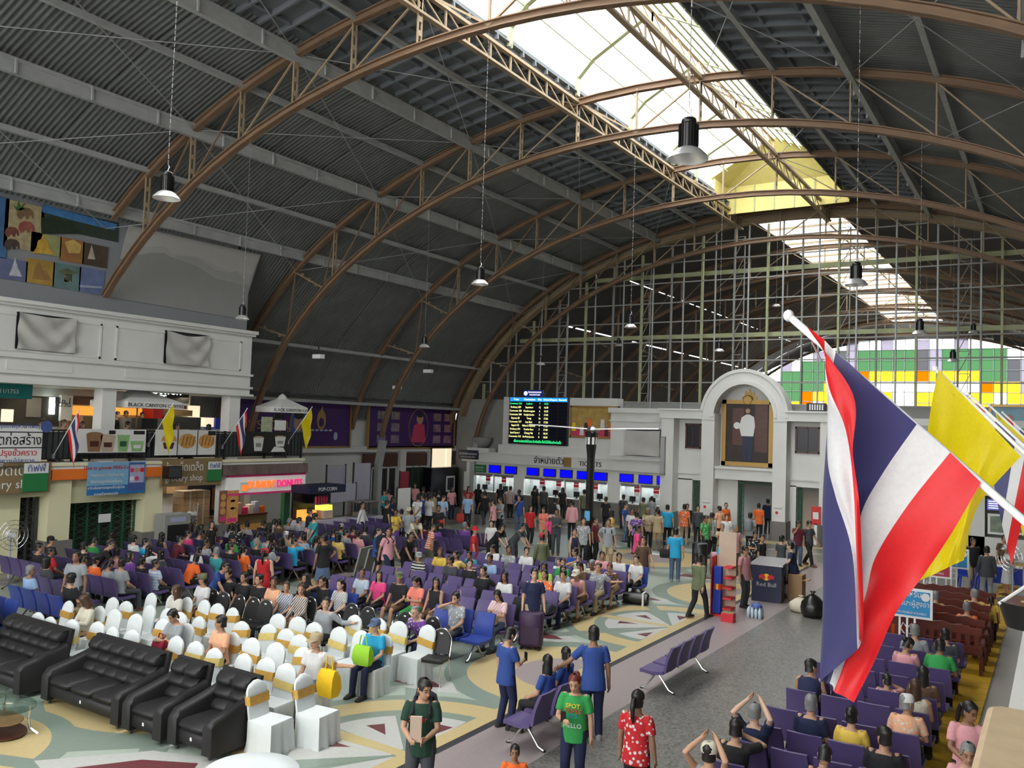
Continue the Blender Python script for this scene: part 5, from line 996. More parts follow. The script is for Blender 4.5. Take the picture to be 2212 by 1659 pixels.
wrows = {'row behind the sofas': [(-16.5, 9.2, -1), (-16.0, 9.15, 1), (-15.5, 9.3, 4), (-15.0, 9.5, 0), (-14.5, 9.45, 3), (-14.0, 9.55, 0), (-13.06, 9.75, 1), (-12.5, 9.74, 3), (-11.92, 9.66, 5), (-11.3, 9.75, 1), (-10.8, 9.82, 0), (-10.3, 9.79, 4)],
         'second row from the sofas': [(-17.1, 10.13, 0), (-16.2, 10.26, 1), (-15.7, 10.29, -1), (-15.05, 10.32, -1), (-14.3, 10.4, 0), (-13.7, 10.45, -1), (-12.56, 10.55, 0), (-11.95, 10.51, 1), (-11.4, 10.57, -1), (-10.85, 10.65, 2), (-10.3, 10.64, 5)],
         'third row from the sofas': [(-16.75, 10.9, -1), (-16.2, 10.86, 0), (-15.6, 10.97, -1), (-15.08, 11.0, -1), (-14.55, 10.94, 0), (-14.03, 10.95, 0), (-13.07, 11.21, 2), (-12.53, 11.39, 5), (-12.0, 11.35, 0), (-11.5, 11.2, 3)],
         'fourth row from the sofas': [(-16.6, 11.69, -1), (-16.1, 11.92, -1), (-15.7, 11.92, 1), (-15.2, 11.98, 1), (-14.69, 11.93, 0), (-14.18, 11.87, 2), (-13.05, 12.09, 1), (-12.55, 12.16, 4), (-12.0, 12.04, 0), (-11.4, 12.08, 4), (-10.9, 12.14, -1), (-10.4, 12.21, 0)],
         'row before black chairs': [(-11.89, 13.0, 4), (-11.33, 13.1, 0), (-10.82, 13.16, 4), (-10.26, 13.29, 1)]}
for rn, l in wrows.items():
    l = sorted(l)
    for k, (x, y, s) in enumerate(l):
        w = {-1: 'without sash', 0: 'with gold sash', 1: 'with slanted gold sash', 2: 'with raised gold sash'}.get(s, 'with pale gold sash')
        white_chair(x, y-.28, PI+random.uniform(-.12, .12), 'white covered chair %s, %s from wall, %s' % (w, ORD[k], rn), s)
white_chair(-9.75, 8.95, -PI/2+.1, 'white covered chair turned sideways, nearest to armchair', 0); white_chair(-9.45, 9.6, -PI/2+.1, 'white covered chair turned sideways, in front of sunglasses wearer', 0)
# ================================================================== black banquet chairs
def _bframe():
    b = MB(); arc = [(-.21, -.2, .42)]+[(-.21+.0*k, -.2-.09*k/3, .42+.28*k/3) for k in (1, 2, 3)]+[(.21*math.cos(PI-PI*k/10), -.29-.03*math.sin(PI*k/10), .7+.24*math.sin(PI*k/10)) for k in range(1, 10)]+[(.21, -.29, .7), (.21, -.2, .42)]
    b.tube(arc, .014, 6); return b.mesh('back_frame', 'chrome', 40)
BFR = _bframe()
BPAD = MB().rings([[(-w, y+.02, z), (w, y+.02, z), (w, y-.02, z), (-w, y-.02, z)] for w, y, z in ((.19, -.2, .5), (.195, -.25, .65), (.19, -.28, .75), (.16, -.295, .84), (.1, -.305, .9), (.03, -.31, .925))]).mesh('back_pad', 'leather', 40)
BSEAT = MB().rings([[(-.21*s, -.2*s, z), (.21*s, -.2*s, z), (.22*s, .2*s, z), (-.22*s, .2*s, z)] for s, z in ((.95, .4), (1, .42), (1, .46), (.9, .48))]).mesh('seat', 'leather', 40)
BLEG = [MB().tube([(s*.2, f*.2, .41), (s*.21, f*(.24 if f > 0 else .3), 0)], .013, 6).mesh('leg', 'chrome') for s in (-1, 1) for f in (-1, 1)]
STK = MB().bx(-.03, .03, -.29, -.283, .84, .87).mesh('sticker', 'paper')
def black_chair(x, y, rz, label):
    t = thing('banquet_chair', label, 'chair', (x, y, 0), rz, 'black banquet chairs')
    put('back_frame', BFR, t); bp = put('back_pad', BPAD, t); put('sticker', STK, bp, (0, .01, 0)); put('seat', BSEAT, t)
    for m_ in BLEG: put('leg', m_, t)
    WCH.append([x, y, rz, 'K', False])
bl = [(-16.14, 12.94), (-15.7, 12.9), (-15.25, 12.93), (-14.8, 12.96), (-14.38, 12.96), (-12.41, 12.98), (-16.29, 13.76), (-15.8, 13.8), (-15.3, 13.8), (-14.84, 13.82), (-14.4, 13.78), (-13.95, 13.79), (-12.8, 13.9), (-12.3, 13.88), (-11.45, 14.04), (-10.75, 14.08)]
for k, (x, y) in enumerate(bl): black_chair(x, y-.28, PI+random.uniform(-.1, .1), 'black chrome-framed banquet chair, %s from wall side, %s' % (ORD[k if k < 6 else k-6], 'row behind white chairs' if k < 6 else 'back row before purple benches'))
black_chair(-9.9, 13.1, PI+.25, 'black chrome-framed banquet chair standing free at aisle corner')
# ================================================================== black leather sofas
def rnd(b, x0, x1, y0, y1, z0, z1, r=.06):             # soft box
    rg = []
    for z, i in ((z0, r), (z0+r*.5, r*.3), (z0+r, 0), (z1-r, 0), (z1-r*.5, r*.3), (z1, r)):
        a0, a1, c0, c1 = x0+i, x1-i, y0+i, y1-i; e = r
        rg.append([(a0+e, c0, z), (a1-e, c0, z), (a1, c0+e, z), (a1, c1-e, z), (a1-e, c1, z), (a0+e, c1, z), (a0, c1-e, z), (a0, c0+e, z)])
    return b.rings(rg)
def sofa(x, y, n, label, w_seat=.6):
    t = thing('sofa' if n > 1 else 'armchair', label, 'sofa' if n > 1 else 'armchair', (x, y, 0), PI); W_ = n*w_seat+.36; h = W_/2
    rnd(MB(), -h+.12, h-.12, -.35, .38, .1, .34).build('base', 'leather', t, 50)
    for k in range(n):
        a = -h+.18+k*w_seat; rnd(MB(), a, a+w_seat, -.25, .42, .32, .47, .07).build('seat_cushion', 'leather', t, 50)
    for s in (-1, 1):
        b = MB(); rg = []
        for yy, zt in ((.42, .5), (.36, .58), (.0, .66), (-.3, .74), (-.4, .78)): rg.append([(s*(h-.2), yy, .08), (s*(h-.2), yy, zt-.05), (s*(h-.15), yy, zt), (s*(h-.04), yy, zt), (s*h, yy, zt-.06), (s*h, yy, .08)])
        b.rings(rg).build('armrest', 'leather', t, 50)
    for k in range(n*2):                               # tufted back: three swelling tiers
        a = -h+.14+(W_-.28)*k/(n*2); c = a+(W_-.28)/(n*2); rg = []
        for q in range(25):
            v = q/24; z = .42+.56*v; y0 = -.2-.2*v; bul = .075*abs(math.sin(PI*v*3)) + (.05 if v > .68 else 0)
            xs = [a, a+.05*(c-a)/.3, (a+c)/2, c-.05*(c-a)/.3, c]; d = [bul*.55, bul*.92, bul, bul*.92, bul*.55]
            rg.append([(xx, y0+dd, z) for xx, dd in zip(xs, d)]+[(c, y0-.1, z), (a, y0-.1, z)])
        MB().rings(rg).build('back_tuft', 'leather', t, 60)
    rg = [[(-h+.06, -.3-.18*v, .1+.9*v), (h-.06, -.3-.18*v, .1+.9*v), (h-.06, -.38-.16*v, .1+.9*v), (-h+.06, -.38-.16*v, .1+.9*v)] for v in (0, .5, .92, 1)]
    MB().rings(rg).build('back_shell', 'leather', t, 50)
    for sx_ in (-1, 1):
        for yy in (-.3, .33): MB().lathe([(.025, 0), (.035, .1)], 8).build('foot', 'dark_steel', t, loc=(sx_*(h-.12), yy, 0))
    MB().bx(-.02, .02, .381, .385, .2, .25).build('care_tag', 'paper', t)
    return t
sofa(-15.75, 8.35, 3, 'black leather three-seat sofa with tufted back beyond the glass table'); sofa(-18.2, 8.3, 3, 'black leather sofa at the far left edge'); sofa(-13.2, 8.5, 3, 'black leather three-seat sofa with white care tag in front'); sofa(-11.55, 8.5, 1, 'black leather armchair between sofa and end armchair'); sofa(-10.5, 8.55, 1, 'black leather armchair at the end of the sofa row', .62)
t = thing('glass_coffee_table', 'oval glass coffee table with curved chrome legs before the sofas', 'table', (-13.45, 7.0, 0))
ovl = lambda a, b_, z, n=28: [(a*math.cos(2*PI*k/n), b_*math.sin(2*PI*k/n), z) for k in range(n)]
glass('table_glass', (.82, .92, .88), .72); MB().rings([ovl(.62, .42, .42), ovl(.64, .44, .425), ovl(.62, .42, .435)]).build('glass_top', 'table_glass', t, 40); MB().rings([ovl(.42, .28, .2), ovl(.43, .29, .21), ovl(.42, .28, .22)]).build('wood_shelf', 'wood', t, 40); MB().rings([ovl(.5, .34, .02), ovl(.5, .34, .04)]).build('lower_shelf', 'dark_wood', t, 40)
for sx_ in (-1, 1):
    for sy_ in (-1, 1): MB().tube([(sx_*.48, sy_*.33, 0), (sx_*.38, sy_*.26, .08), (sx_*.36, sy_*.24, .25), (sx_*.38, sy_*.26, .42)], .02, 8).build('leg', 'chrome', t, 40)
# ================================================================== people
UAR, FAR, THI, SHI = .275, .245, .42, .41
POSE = {                                               # pelvis height, lean, wrists (right, left), ankles, head pitch
 'st': dict(w=((.25, .05, .80), (-.25, .05, .80)), a=((.1, .02, .08), (-.1, -.02, .08))),
 'sp': dict(w=((.08, .30, 1.12), (-.25, .04, .80)), a=((.1, .03, .08), (-.11, -.03, .08)), hp=-18),
 'wk': dict(w=((.24, -.12, .83), (-.24, .2, .86)), a=((.08, .26, .09), (-.08, -.27, .12)), pz=.885),
 'hb': dict(w=((.05, -.17, .92), (-.05, -.18, .90)), a=((.11, 0, .08), (-.11, 0, .08))),
 'fd': dict(w=((.10, .32, 1.06), (-.10, .32, 1.06)), a=((.1, .03, .08), (-.1, -.03, .08)), hp=-14),
 'bd': dict(w=((.10, .62, .80), (-.10, .58, .78)), a=((.11, .02, .08), (-.11, -.03, .08)), lean=38, hp=-10),
 'hp': dict(w=((.21, .03, .98), (-.25, .05, .80)), a=((.12, 0, .08), (-.11, .04, .08))),
 'up': dict(w=((.07, .19, 1.42), (-.24, .06, .82)), a=((.1, .02, .08), (-.1, 0, .08))),
 'rs': dict(w=((.25, .05, .80), (-.48, .26, 1.02)), a=((.11, .05, .08), (-.11, -.05, .08)), lean=8),
 'cr': dict(w=((-.08, .24, 1.1), (.08, .26, 1.08)), a=((.1, 0, .08), (-.1, .02, .08))),
 'se': dict(sit=1, w=((.12, .27, .62), (-.12, .27, .62))),
 'sf': dict(sit=1, w=((.07, .33, .80), (-.07, .33, .80)), hp=-28),
 'sl': dict(sit=1, w=((.13, .46, .62), (-.10, .46, .60)), lean=30, hp=6),
 'sb': dict(sit=1, w=((.14, .22, .60), (-.14, .22, .60)), lean=-12, hp=8),
 'sa': dict(sit=1, w=((.12, .26, .62), (-.52, -.2, .86))),
 'sh': dict(sit=1, w=((.08, .17, 1.10), (-.12, .27, .62)), hp=-6),
 'ss': dict(sit=1, w=((.10, -.06, 1.36), (-.10, -.06, 1.36)), lean=-6),
}
def V(*a): return Vector(a)
def ik(a, t, l1, l2, pole):
    d = t-a; L_ = min(d.length, (l1+l2)*.995); d.normalize(); t = a+d*L_
    x = (l1*l1-l2*l2+L_*L_)/(2*L_); h = math.sqrt(max(0, l1*l1-x*x)); p = pole-d*pole.dot(d); p.normalize()
    return a+d*x+p*h, t
def skel(key):
    name, yaw = key[0], key[1]; q = POSE[name]; sit = q.get('sit'); lean = math.radians(q.get('lean', 0)); S = {}
    pz = .545 if sit else q.get('pz', .905); P_ = V(0, 0, pz); u = V(0, math.sin(lean), math.cos(lean)); S['u'] = u; S['f'] = V(0, math.cos(lean), -math.sin(lean)); S['P'] = P_
    S['N'] = P_+u*.5
    hr = Matrix.Rotation(-lean*.45, 4, 'X') @ Matrix.Rotation(math.radians(yaw*42), 4, 'Z') @ Matrix.Rotation(math.radians(q.get('hp', 0)), 4, 'X')
    S['H'] = Matrix.Translation(P_+u*.555+S['f']*.012) @ hr
    for i, s in enumerate((1, -1)):
        sh = P_+u*.45+V(s*.168, 0, 0); w = V(*q['w'][i]); e, w = ik(sh, w, UAR, FAR, V(s*.55, -.6, -.5)); S['arm', s] = (sh, e, w)
        hip = P_+V(s*.092, 0, -.01)
        if sit: k = hip+V(s*.04, .41, -.02); a = V(s*.13, k.y+.04, .085); kn, a = ik(hip, a, THI, SHI, V(0, .5, 1))
        else: a = V(*q['a'][i]); kn, a = ik(hip, a, THI, SHI, V(0, 1, 0))
        S['leg', s] = (hip, kn, a)
    S['sit'] = sit
    return S
def cap(b, pts, rs, n=10):                             # closed tapered tube with rounded ends
    pts = [Vector(p) for p in pts]; d0 = (pts[0]-pts[1]).normalized(); d1 = (pts[-1]-pts[-2]).normalized()
    P_ = [pts[0]+d0*rs[0]*.85, pts[0]+d0*rs[0]*.5]+pts+[pts[-1]+d1*rs[-1]*.5, pts[-1]+d1*rs[-1]*.85]
    b.tube(P_, [rs[0]*.45, rs[0]*.85]+list(rs)+[rs[-1]*.85, rs[-1]*.45], n)
def torso(b, S, secs, grow=0.0):
    u, f = S['u'], S['f']; rg = []
    for s, rx, ry, yo in secs:
        c = S['P']+u*s+f*yo; rg.append([c+V(1, 0, 0)*(rx+grow)*math.cos(2*PI*k/16)+f*(ry+grow)*math.sin(2*PI*k/16) for k in range(16)])
    b.rings(rg)
TS = ((-.11, .10, .08, -.005), (-.06, .15, .108, -.01), (.02, .163, .115, -.01), (.12, .145, .102, .0), (.22, .148, .106, .005), (.33, .168, .112, .005), (.42, .172, .1, -.005), (.475, .12, .075, -.01), (.51, .06, .06, -.005), (.57, .052, .056, .01))
HS = ((.0, .028, .03, .03), (.018, .044, .05, .04), (.05, .06, .072, .026), (.09, .07, .088, .012), (.13, .0755, .095, .004), (.17, .075, .094, 0), (.205, .06, .076, -.004), (.225, .036, .046, -.005), (.234, .012, .014, -.005))
def make_body(S):
    b = MB(); torso(b, S, TS); Hm = S['H']; rg = []
    for z, rx, ry, yo in HS: rg.append([Hm @ V(rx*math.cos(2*PI*k/16), yo+ry*math.sin(2*PI*k/16), z-.005) for k in range(16)])
    b.rings(rg); cap(b, [Hm @ V(0, .088, .118), Hm @ V(0, .1, .09), Hm @ V(0, .108, .078)], (.008, .011, .014), 8)       # nose
    cap(b, [Hm @ V(0, .082, .052), Hm @ V(0, .086, .045)], (.018, .02), 8); cap(b, [Hm @ V(0, .07, .015), Hm @ V(0, .076, .012)], (.018, .018), 8)
    for s in (1, -1):
        cap(b, [Hm @ V(s*.078, -.008, .125), Hm @ V(s*.08, -.006, .085)], (.014, .011), 8)                                # ear
        sh, e, w = S['arm', s]; cap(b, [sh+V(-s*.02, 0, .01), sh, (sh+e)/2, e, e+(w-e)*.3, w], (.055, .052, .044, .037, .038, .027))
        d = (w-e).normalized(); side = d.cross(V(s, 0, 0)) if abs(d.x) < .8 else d.cross(V(0, 0, 1)); side.normalize(); nrm = side.cross(d)
        pc = w+d*.045; cap(b, [w, pc, w+d*.075], (.026, .03, .026), 8)
        for k in range(4):                             # fingers, slightly curled
            o = (k-1.5)*.0195; base = w+d*.078+side*o; ln = (.058, .07, .066, .05)[k]; mid = base+d*ln*.55-nrm*s*.006; cap(b, [base-d*.02, mid, mid+d*ln*.35-nrm*s*.02], (.0095, .0088, .0078), 6)
        tb = w+d*.03+side*.026; cap(b, [tb, tb+d*.03+side*.02, tb+d*.055+side*.022], (.011, .0105, .009), 6)
        hip, kn, a = S['leg', s]; cap(b, [hip, hip+(kn-hip)*.5, kn, kn+(a-kn)*.3, kn+(a-kn)*.7, a], (.088, .075, .055, .056, .042, .036))
        fw = V(0, 1, 0); ft = V(a.x, a.y, .0); b.rings([[ft+V(x*wd, y, z) for x, z in ((-1, .004), (1, .004), (1, h*.6), (.5, h), (-.5, h), (-1, h*.6))] for y, wd, h in ((-.06, .025, .05), (-.05, .034, .07), (.0, .036, .085), (.08, .042, .055), (.15, .045, .035), (.185, .03, .02))])
    return b
def make_top(S, sl):
    b = MB(); secs = [(-.15 if not S['sit'] else -.05, .196, .15, -.005), (-.1 if not S['sit'] else -.02, .193, .148, -.006), (.02, .184, .14, -.004), (.1, .172, .128, .002), (.22, .162, .12, .006), (.33, .178, .124, .006), (.42, .182, .11, -.004), (.465, .135, .088, -.008), (.49, .082, .074, -.006)]
    torso(b, S, secs)
    for s in (1, -1):
        sh, e, w = S['arm', s]
        if sl == 'n': cap(b, [sh+V(-s*.05, 0, .0), sh+V(-s*.02, 0, 0)], (.062, .06), 10)
        elif sl == 's': m = sh+(e-sh)*.72; b.tube([sh+V(-s*.06, 0, -.005), sh+V(-s*.01, 0, .004), sh+(e-sh)*.25, m], (.06, .07, .066, .064), 12)
        else: b.tube([sh+V(-s*.06, 0, -.005), sh+V(-s*.01, 0, .004), (sh+e)/2, e, (e+w)/2, w-(w-e)*.06], (.06, .07, .06, .054, .05, .044), 12)
    return b
def make_bottom(S, kind):
    b = MB(); torso(b, S, ((-.12, .11, .085, -.005), (-.07, .155, .112, -.01), (.0, .162, .116, -.01), (.05, .156, .11, -.006)))
    if kind == 'k' :                                   # skirt
        if S['sit']:
            (h1, k1, a1), (h2, k2, a2) = S['leg', 1], S['leg', -1]; rg = []
            for t in (0, .5, 1.0): c = (h1+h2)/2*(1-t)+(k1+k2)/2*t; w = .17+.03*t; rg.append([c+V(w*math.cos(2*PI*k/12), 0, .085*math.sin(2*PI*k/12)) for k in range(12)])
            c = (k1+k2)/2; rg.append([c+V(.2*math.cos(2*PI*k/12), .06, -.1+.1*math.sin(2*PI*k/12)) for k in range(12)]); b.rings(rg)
        else: b.rings([[V(r*math.cos(2*PI*k/18)*(1+.05*math.sin(5*k)), r*.8*math.sin(2*PI*k/18), z) for k in range(18)] for r, z in ((.165, .93), (.185, .8), (.21, .6), (.235, .42))])
        return b
    for s in (1, -1):
        hip, kn, a = S['leg', s]
        if kind == 's': b.tube([hip+V(0, 0, .03), hip+(kn-hip)*.4, kn-(kn-hip)*.08], (.098, .094, .088), 12)
        else: b.tube([hip+V(0, 0, .03), hip+(kn-hip)*.5, kn, kn+(a-kn)*.5, a+V(0, 0, -.02)], (.098, .088, .073, .066, .06), 12)
        cap(b, [hip, hip+(kn-hip)*.3], (.096, .092), 10)
    return b
def make_shoe(S):
    b = MB()
    for s in (1, -1):
        a = S['leg', s][2]; ft = V(a.x, a.y, a.z-.08); b.rings([[ft+V(x*wd, y, z) for x, z in ((-1, .0), (1, .0), (1, h*.6), (.5, h), (-.5, h), (-1, h*.6))] for y, wd, h in ((-.075, .025, .06), (-.06, .041, .09), (.0, .044, .1), (.08, .05, .075), (.15, .05, .055), (.2, .036, .035))])
    return b
# ---- hair and headwear in head space
def hair_mesh(kind):
    n, m = 24, 8; b = MB()
    def low(th):                                       # hair edge height around the head; th = 0 front
        c = math.cos(th); 
        if kind == 'short': return .178 if c > .55 else (.105 if c > -.1 else .03)
        if kind == 'bald': return .2 if c > .2 else (.13 if c > -.2 else .05)
        if kind in ('long', 'curly'): return .178 if c > .6 else (.0 if c > .15 else (-.2 if kind == 'long' else -.06))
        return .185 if c > .55 else (.12 if c > -.1 else .03)
    def rad(z):
        zz_ = max(.0, min(.232, z)); 
        for (z0, a0, b0, y0), (z1, a1, b1, y1) in zip(HS, HS[1:]):
            if z0 <= zz_ <= z1:
                t = (zz_-z0)/(z1-z0); return a0+(a1-a0)*t, b0+(b1-b0)*t, y0+(y1-y0)*t
        return .012, .014, -.005
    def f(u, v):
        th = 2*PI*u; lo = low(th); z = lo+(.236-lo)*math.sin(v*PI/2); rx, ry, y0 = rad(z)
        if z < .1: rx, ry, y0 = max(rx, .074), max(ry, .09), min(y0, .004)
        g = 1.13+(.12 if kind == 'curly' else 0)+(.1*min(1, max(0, (.05-z)/.2)) if kind == 'long' else 0)
        return (rx*g*math.sin(th)+.0, y0+ry*g*math.cos(th)*(1.02), z*1.06+.004)
    b.grid(f, n, m)
    if kind == 'tail': b.tube([(0, -.1, .15), (0, -.14, .13), (0, -.16, .04), (0, -.15, -.08), (0, -.14, -.16)], (.03, .035, .034, .028, .01), 8)
    if kind == 'bun': b.lathe([(.01, -.05), (.04, -.035), (.05, 0), (.04, .035), (.01, .05)], 10, (0, -.12, .17))
    return b.mesh('hair', 'hair', True)
HAIR = {k: hair_mesh(k) for k in ('short', 'bald', 'long', 'curly', 'tail', 'bun')}
_c = MB(); _c.lathe([(.098, .13), (.1, .17), (.09, .215), (.06, .245), (.01, .252)], 16); _c.rings([[(x*.085, .07, .135), (x*.085, .07, .145), (x*.06, .175, .125), (x*.06, .175, .117)] for x in (-1, -.4, .4, 1)])
CAP = _c.mesh('cap', 'fabric', 50)
_c = MB(); _c.lathe([(.16, .13), (.1, .15), (.095, .2), (.07, .245), (.01, .25)], 16); HAT = _c.mesh('sun_hat', 'fabric', 50)
SCARF = MB().lathe([(.17, -.1), (.13, -.03), (.105, .05), (.1, .15), (.085, .21), (.04, .25), (.005, .257)], 16, (0, -.022, 0)).mesh('head_scarf', 'fabric', True)
# ---- materials with print
def pattern(name, kind):
    m = ocmat(name, .85); nt = m.node_tree; N, L = nt.nodes, nt.links; tc = N.new('ShaderNodeTexCoord'); mx = N.new('ShaderNodeMix'); mx.data_type = 'RGBA'
    oi = [n for n in N if n.bl_idname == 'ShaderNodeObjectInfo'][0]; L.new(oi.outputs['Color'], mx.inputs[6]); cr = N.new('ShaderNodeValToRGB')
    if kind == 'floral': t = N.new('ShaderNodeTexVoronoi'); t.inputs['Scale'].default_value = 16; L.new(t.outputs[0], cr.inputs[0]); cr.color_ramp.elements[0].position = .3; cr.color_ramp.elements[1].position = .36; cr.color_ramp.elements[0].color = (1, 1, 1, 1); cr.color_ramp.elements[1].color = (0, 0, 0, 1)
    else:
        t = N.new('ShaderNodeTexWave'); t.inputs['Scale'].default_value = 4. if kind == 'stripe' else 9.; t.bands_direction = 'Z' if kind == 'stripe' else 'DIAGONAL'; t.inputs['Distortion'].default_value = 0 if kind == 'stripe' else 1.5
        L.new(t.outputs[0], cr.inputs[0]); cr.color_ramp.elements[0].position = .48; cr.color_ramp.elements[1].position = .52
    L.new(tc.outputs['Object'], t.inputs['Vector']); L.new(cr.outputs[0], mx.inputs[0]); mx.inputs[7].default_value = (.62, .6, .58, 1); L.new(mx.outputs[2], N[m['rgb']].inputs[6])
pattern('fab_floral', 'floral'); pattern('fab_stripe', 'stripe'); pattern('fab_plaid', 'plaid')
_m = ocmat('skin', .55, 12., .06); _nt = _m.node_tree; _at = _nt.nodes.new('ShaderNodeAttribute'); _at.attribute_name = 'tint'; _mm = _nt.nodes.new('ShaderNodeMix'); _mm.data_type = 'RGBA'; _mm.blend_type = 'MULTIPLY'; _mm.inputs[0].default_value = 1
_oi = [n for n in _nt.nodes if n.bl_idname == 'ShaderNodeObjectInfo'][0]; _nt.links.new(_oi.outputs['Color'], _mm.inputs[6]); _nt.links.new(_at.outputs['Color'], _mm.inputs[7]); _nt.links.new(_mm.outputs[2], _nt.nodes[_m['rgb']].inputs[6])
_nt.nodes['Principled BSDF'].inputs['Subsurface Weight'].default_value = 0
CLR = dict(G=((.012, .045, .028), 'dark green'), w=((.66, .66, .66), 'white'), k=((.012, .012, .014), 'black'), n=((.012, .018, .06), 'navy'), b=((.025, .065, .26), 'blue'), r=((.5, .015, .02), 'red'), o=((.8, .14, .02), 'orange'), y=((.72, .5, .08), 'yellow'), g=((.03, .3, .07), 'green'),
           p=((.7, .33, .36), 'pink'), h=((.75, .06, .22), 'hot pink'), t=((.04, .3, .32), 'teal'), e=((.3, .32, .34), 'grey'), d=((.055, .06, .07), 'dark grey'), a=((.42, .33, .2), 'beige'), m=((.13, .015, .03), 'maroon'), u=((.16, .06, .3), 'purple'),
           s=((.3, .45, .68), 'light blue'), c=((.8, .22, .16), 'coral'), l=((.35, .6, .08), 'lime'), j=((.09, .14, .24), 'denim'), q=((.02, .34, .6), 'cyan'), v=((.13, .15, .08), 'olive'), i=((.62, .58, .46), 'cream'), z=((.11, .06, .035), 'brown'), x=((.8, .42, .25), 'peach'))
SKINS = ((.52, .3, .19), (.43, .24, .15), (.3, .155, .09), (.6, .38, .27))
PEOPLE = []
def parse(tb):
    for ln in tb.strip().split('\n'):
        f = ln.split('|'); a = f[0].split(); PEOPLE.append((a, f[1].strip(), f[2].strip() if len(f) > 2 else ''))
CROP = dict(A=(840, 1180, .12658), B=(1080, 1180, .12658), C=(580, 1080, .12658), D=(820, 1000, .12658), E=(300, 1100, .12658), F=(0, 1150, .14467), T=(960, 800, .25316), P=(1400, 750, .28326), V=(0, 1180, .28866), W=(500, 1180, .28866), X=(980, 1180, .28866), Y=(1480, 1180, .33092), Z=(1680, 800, .2893), M=(0, 800, .25316))
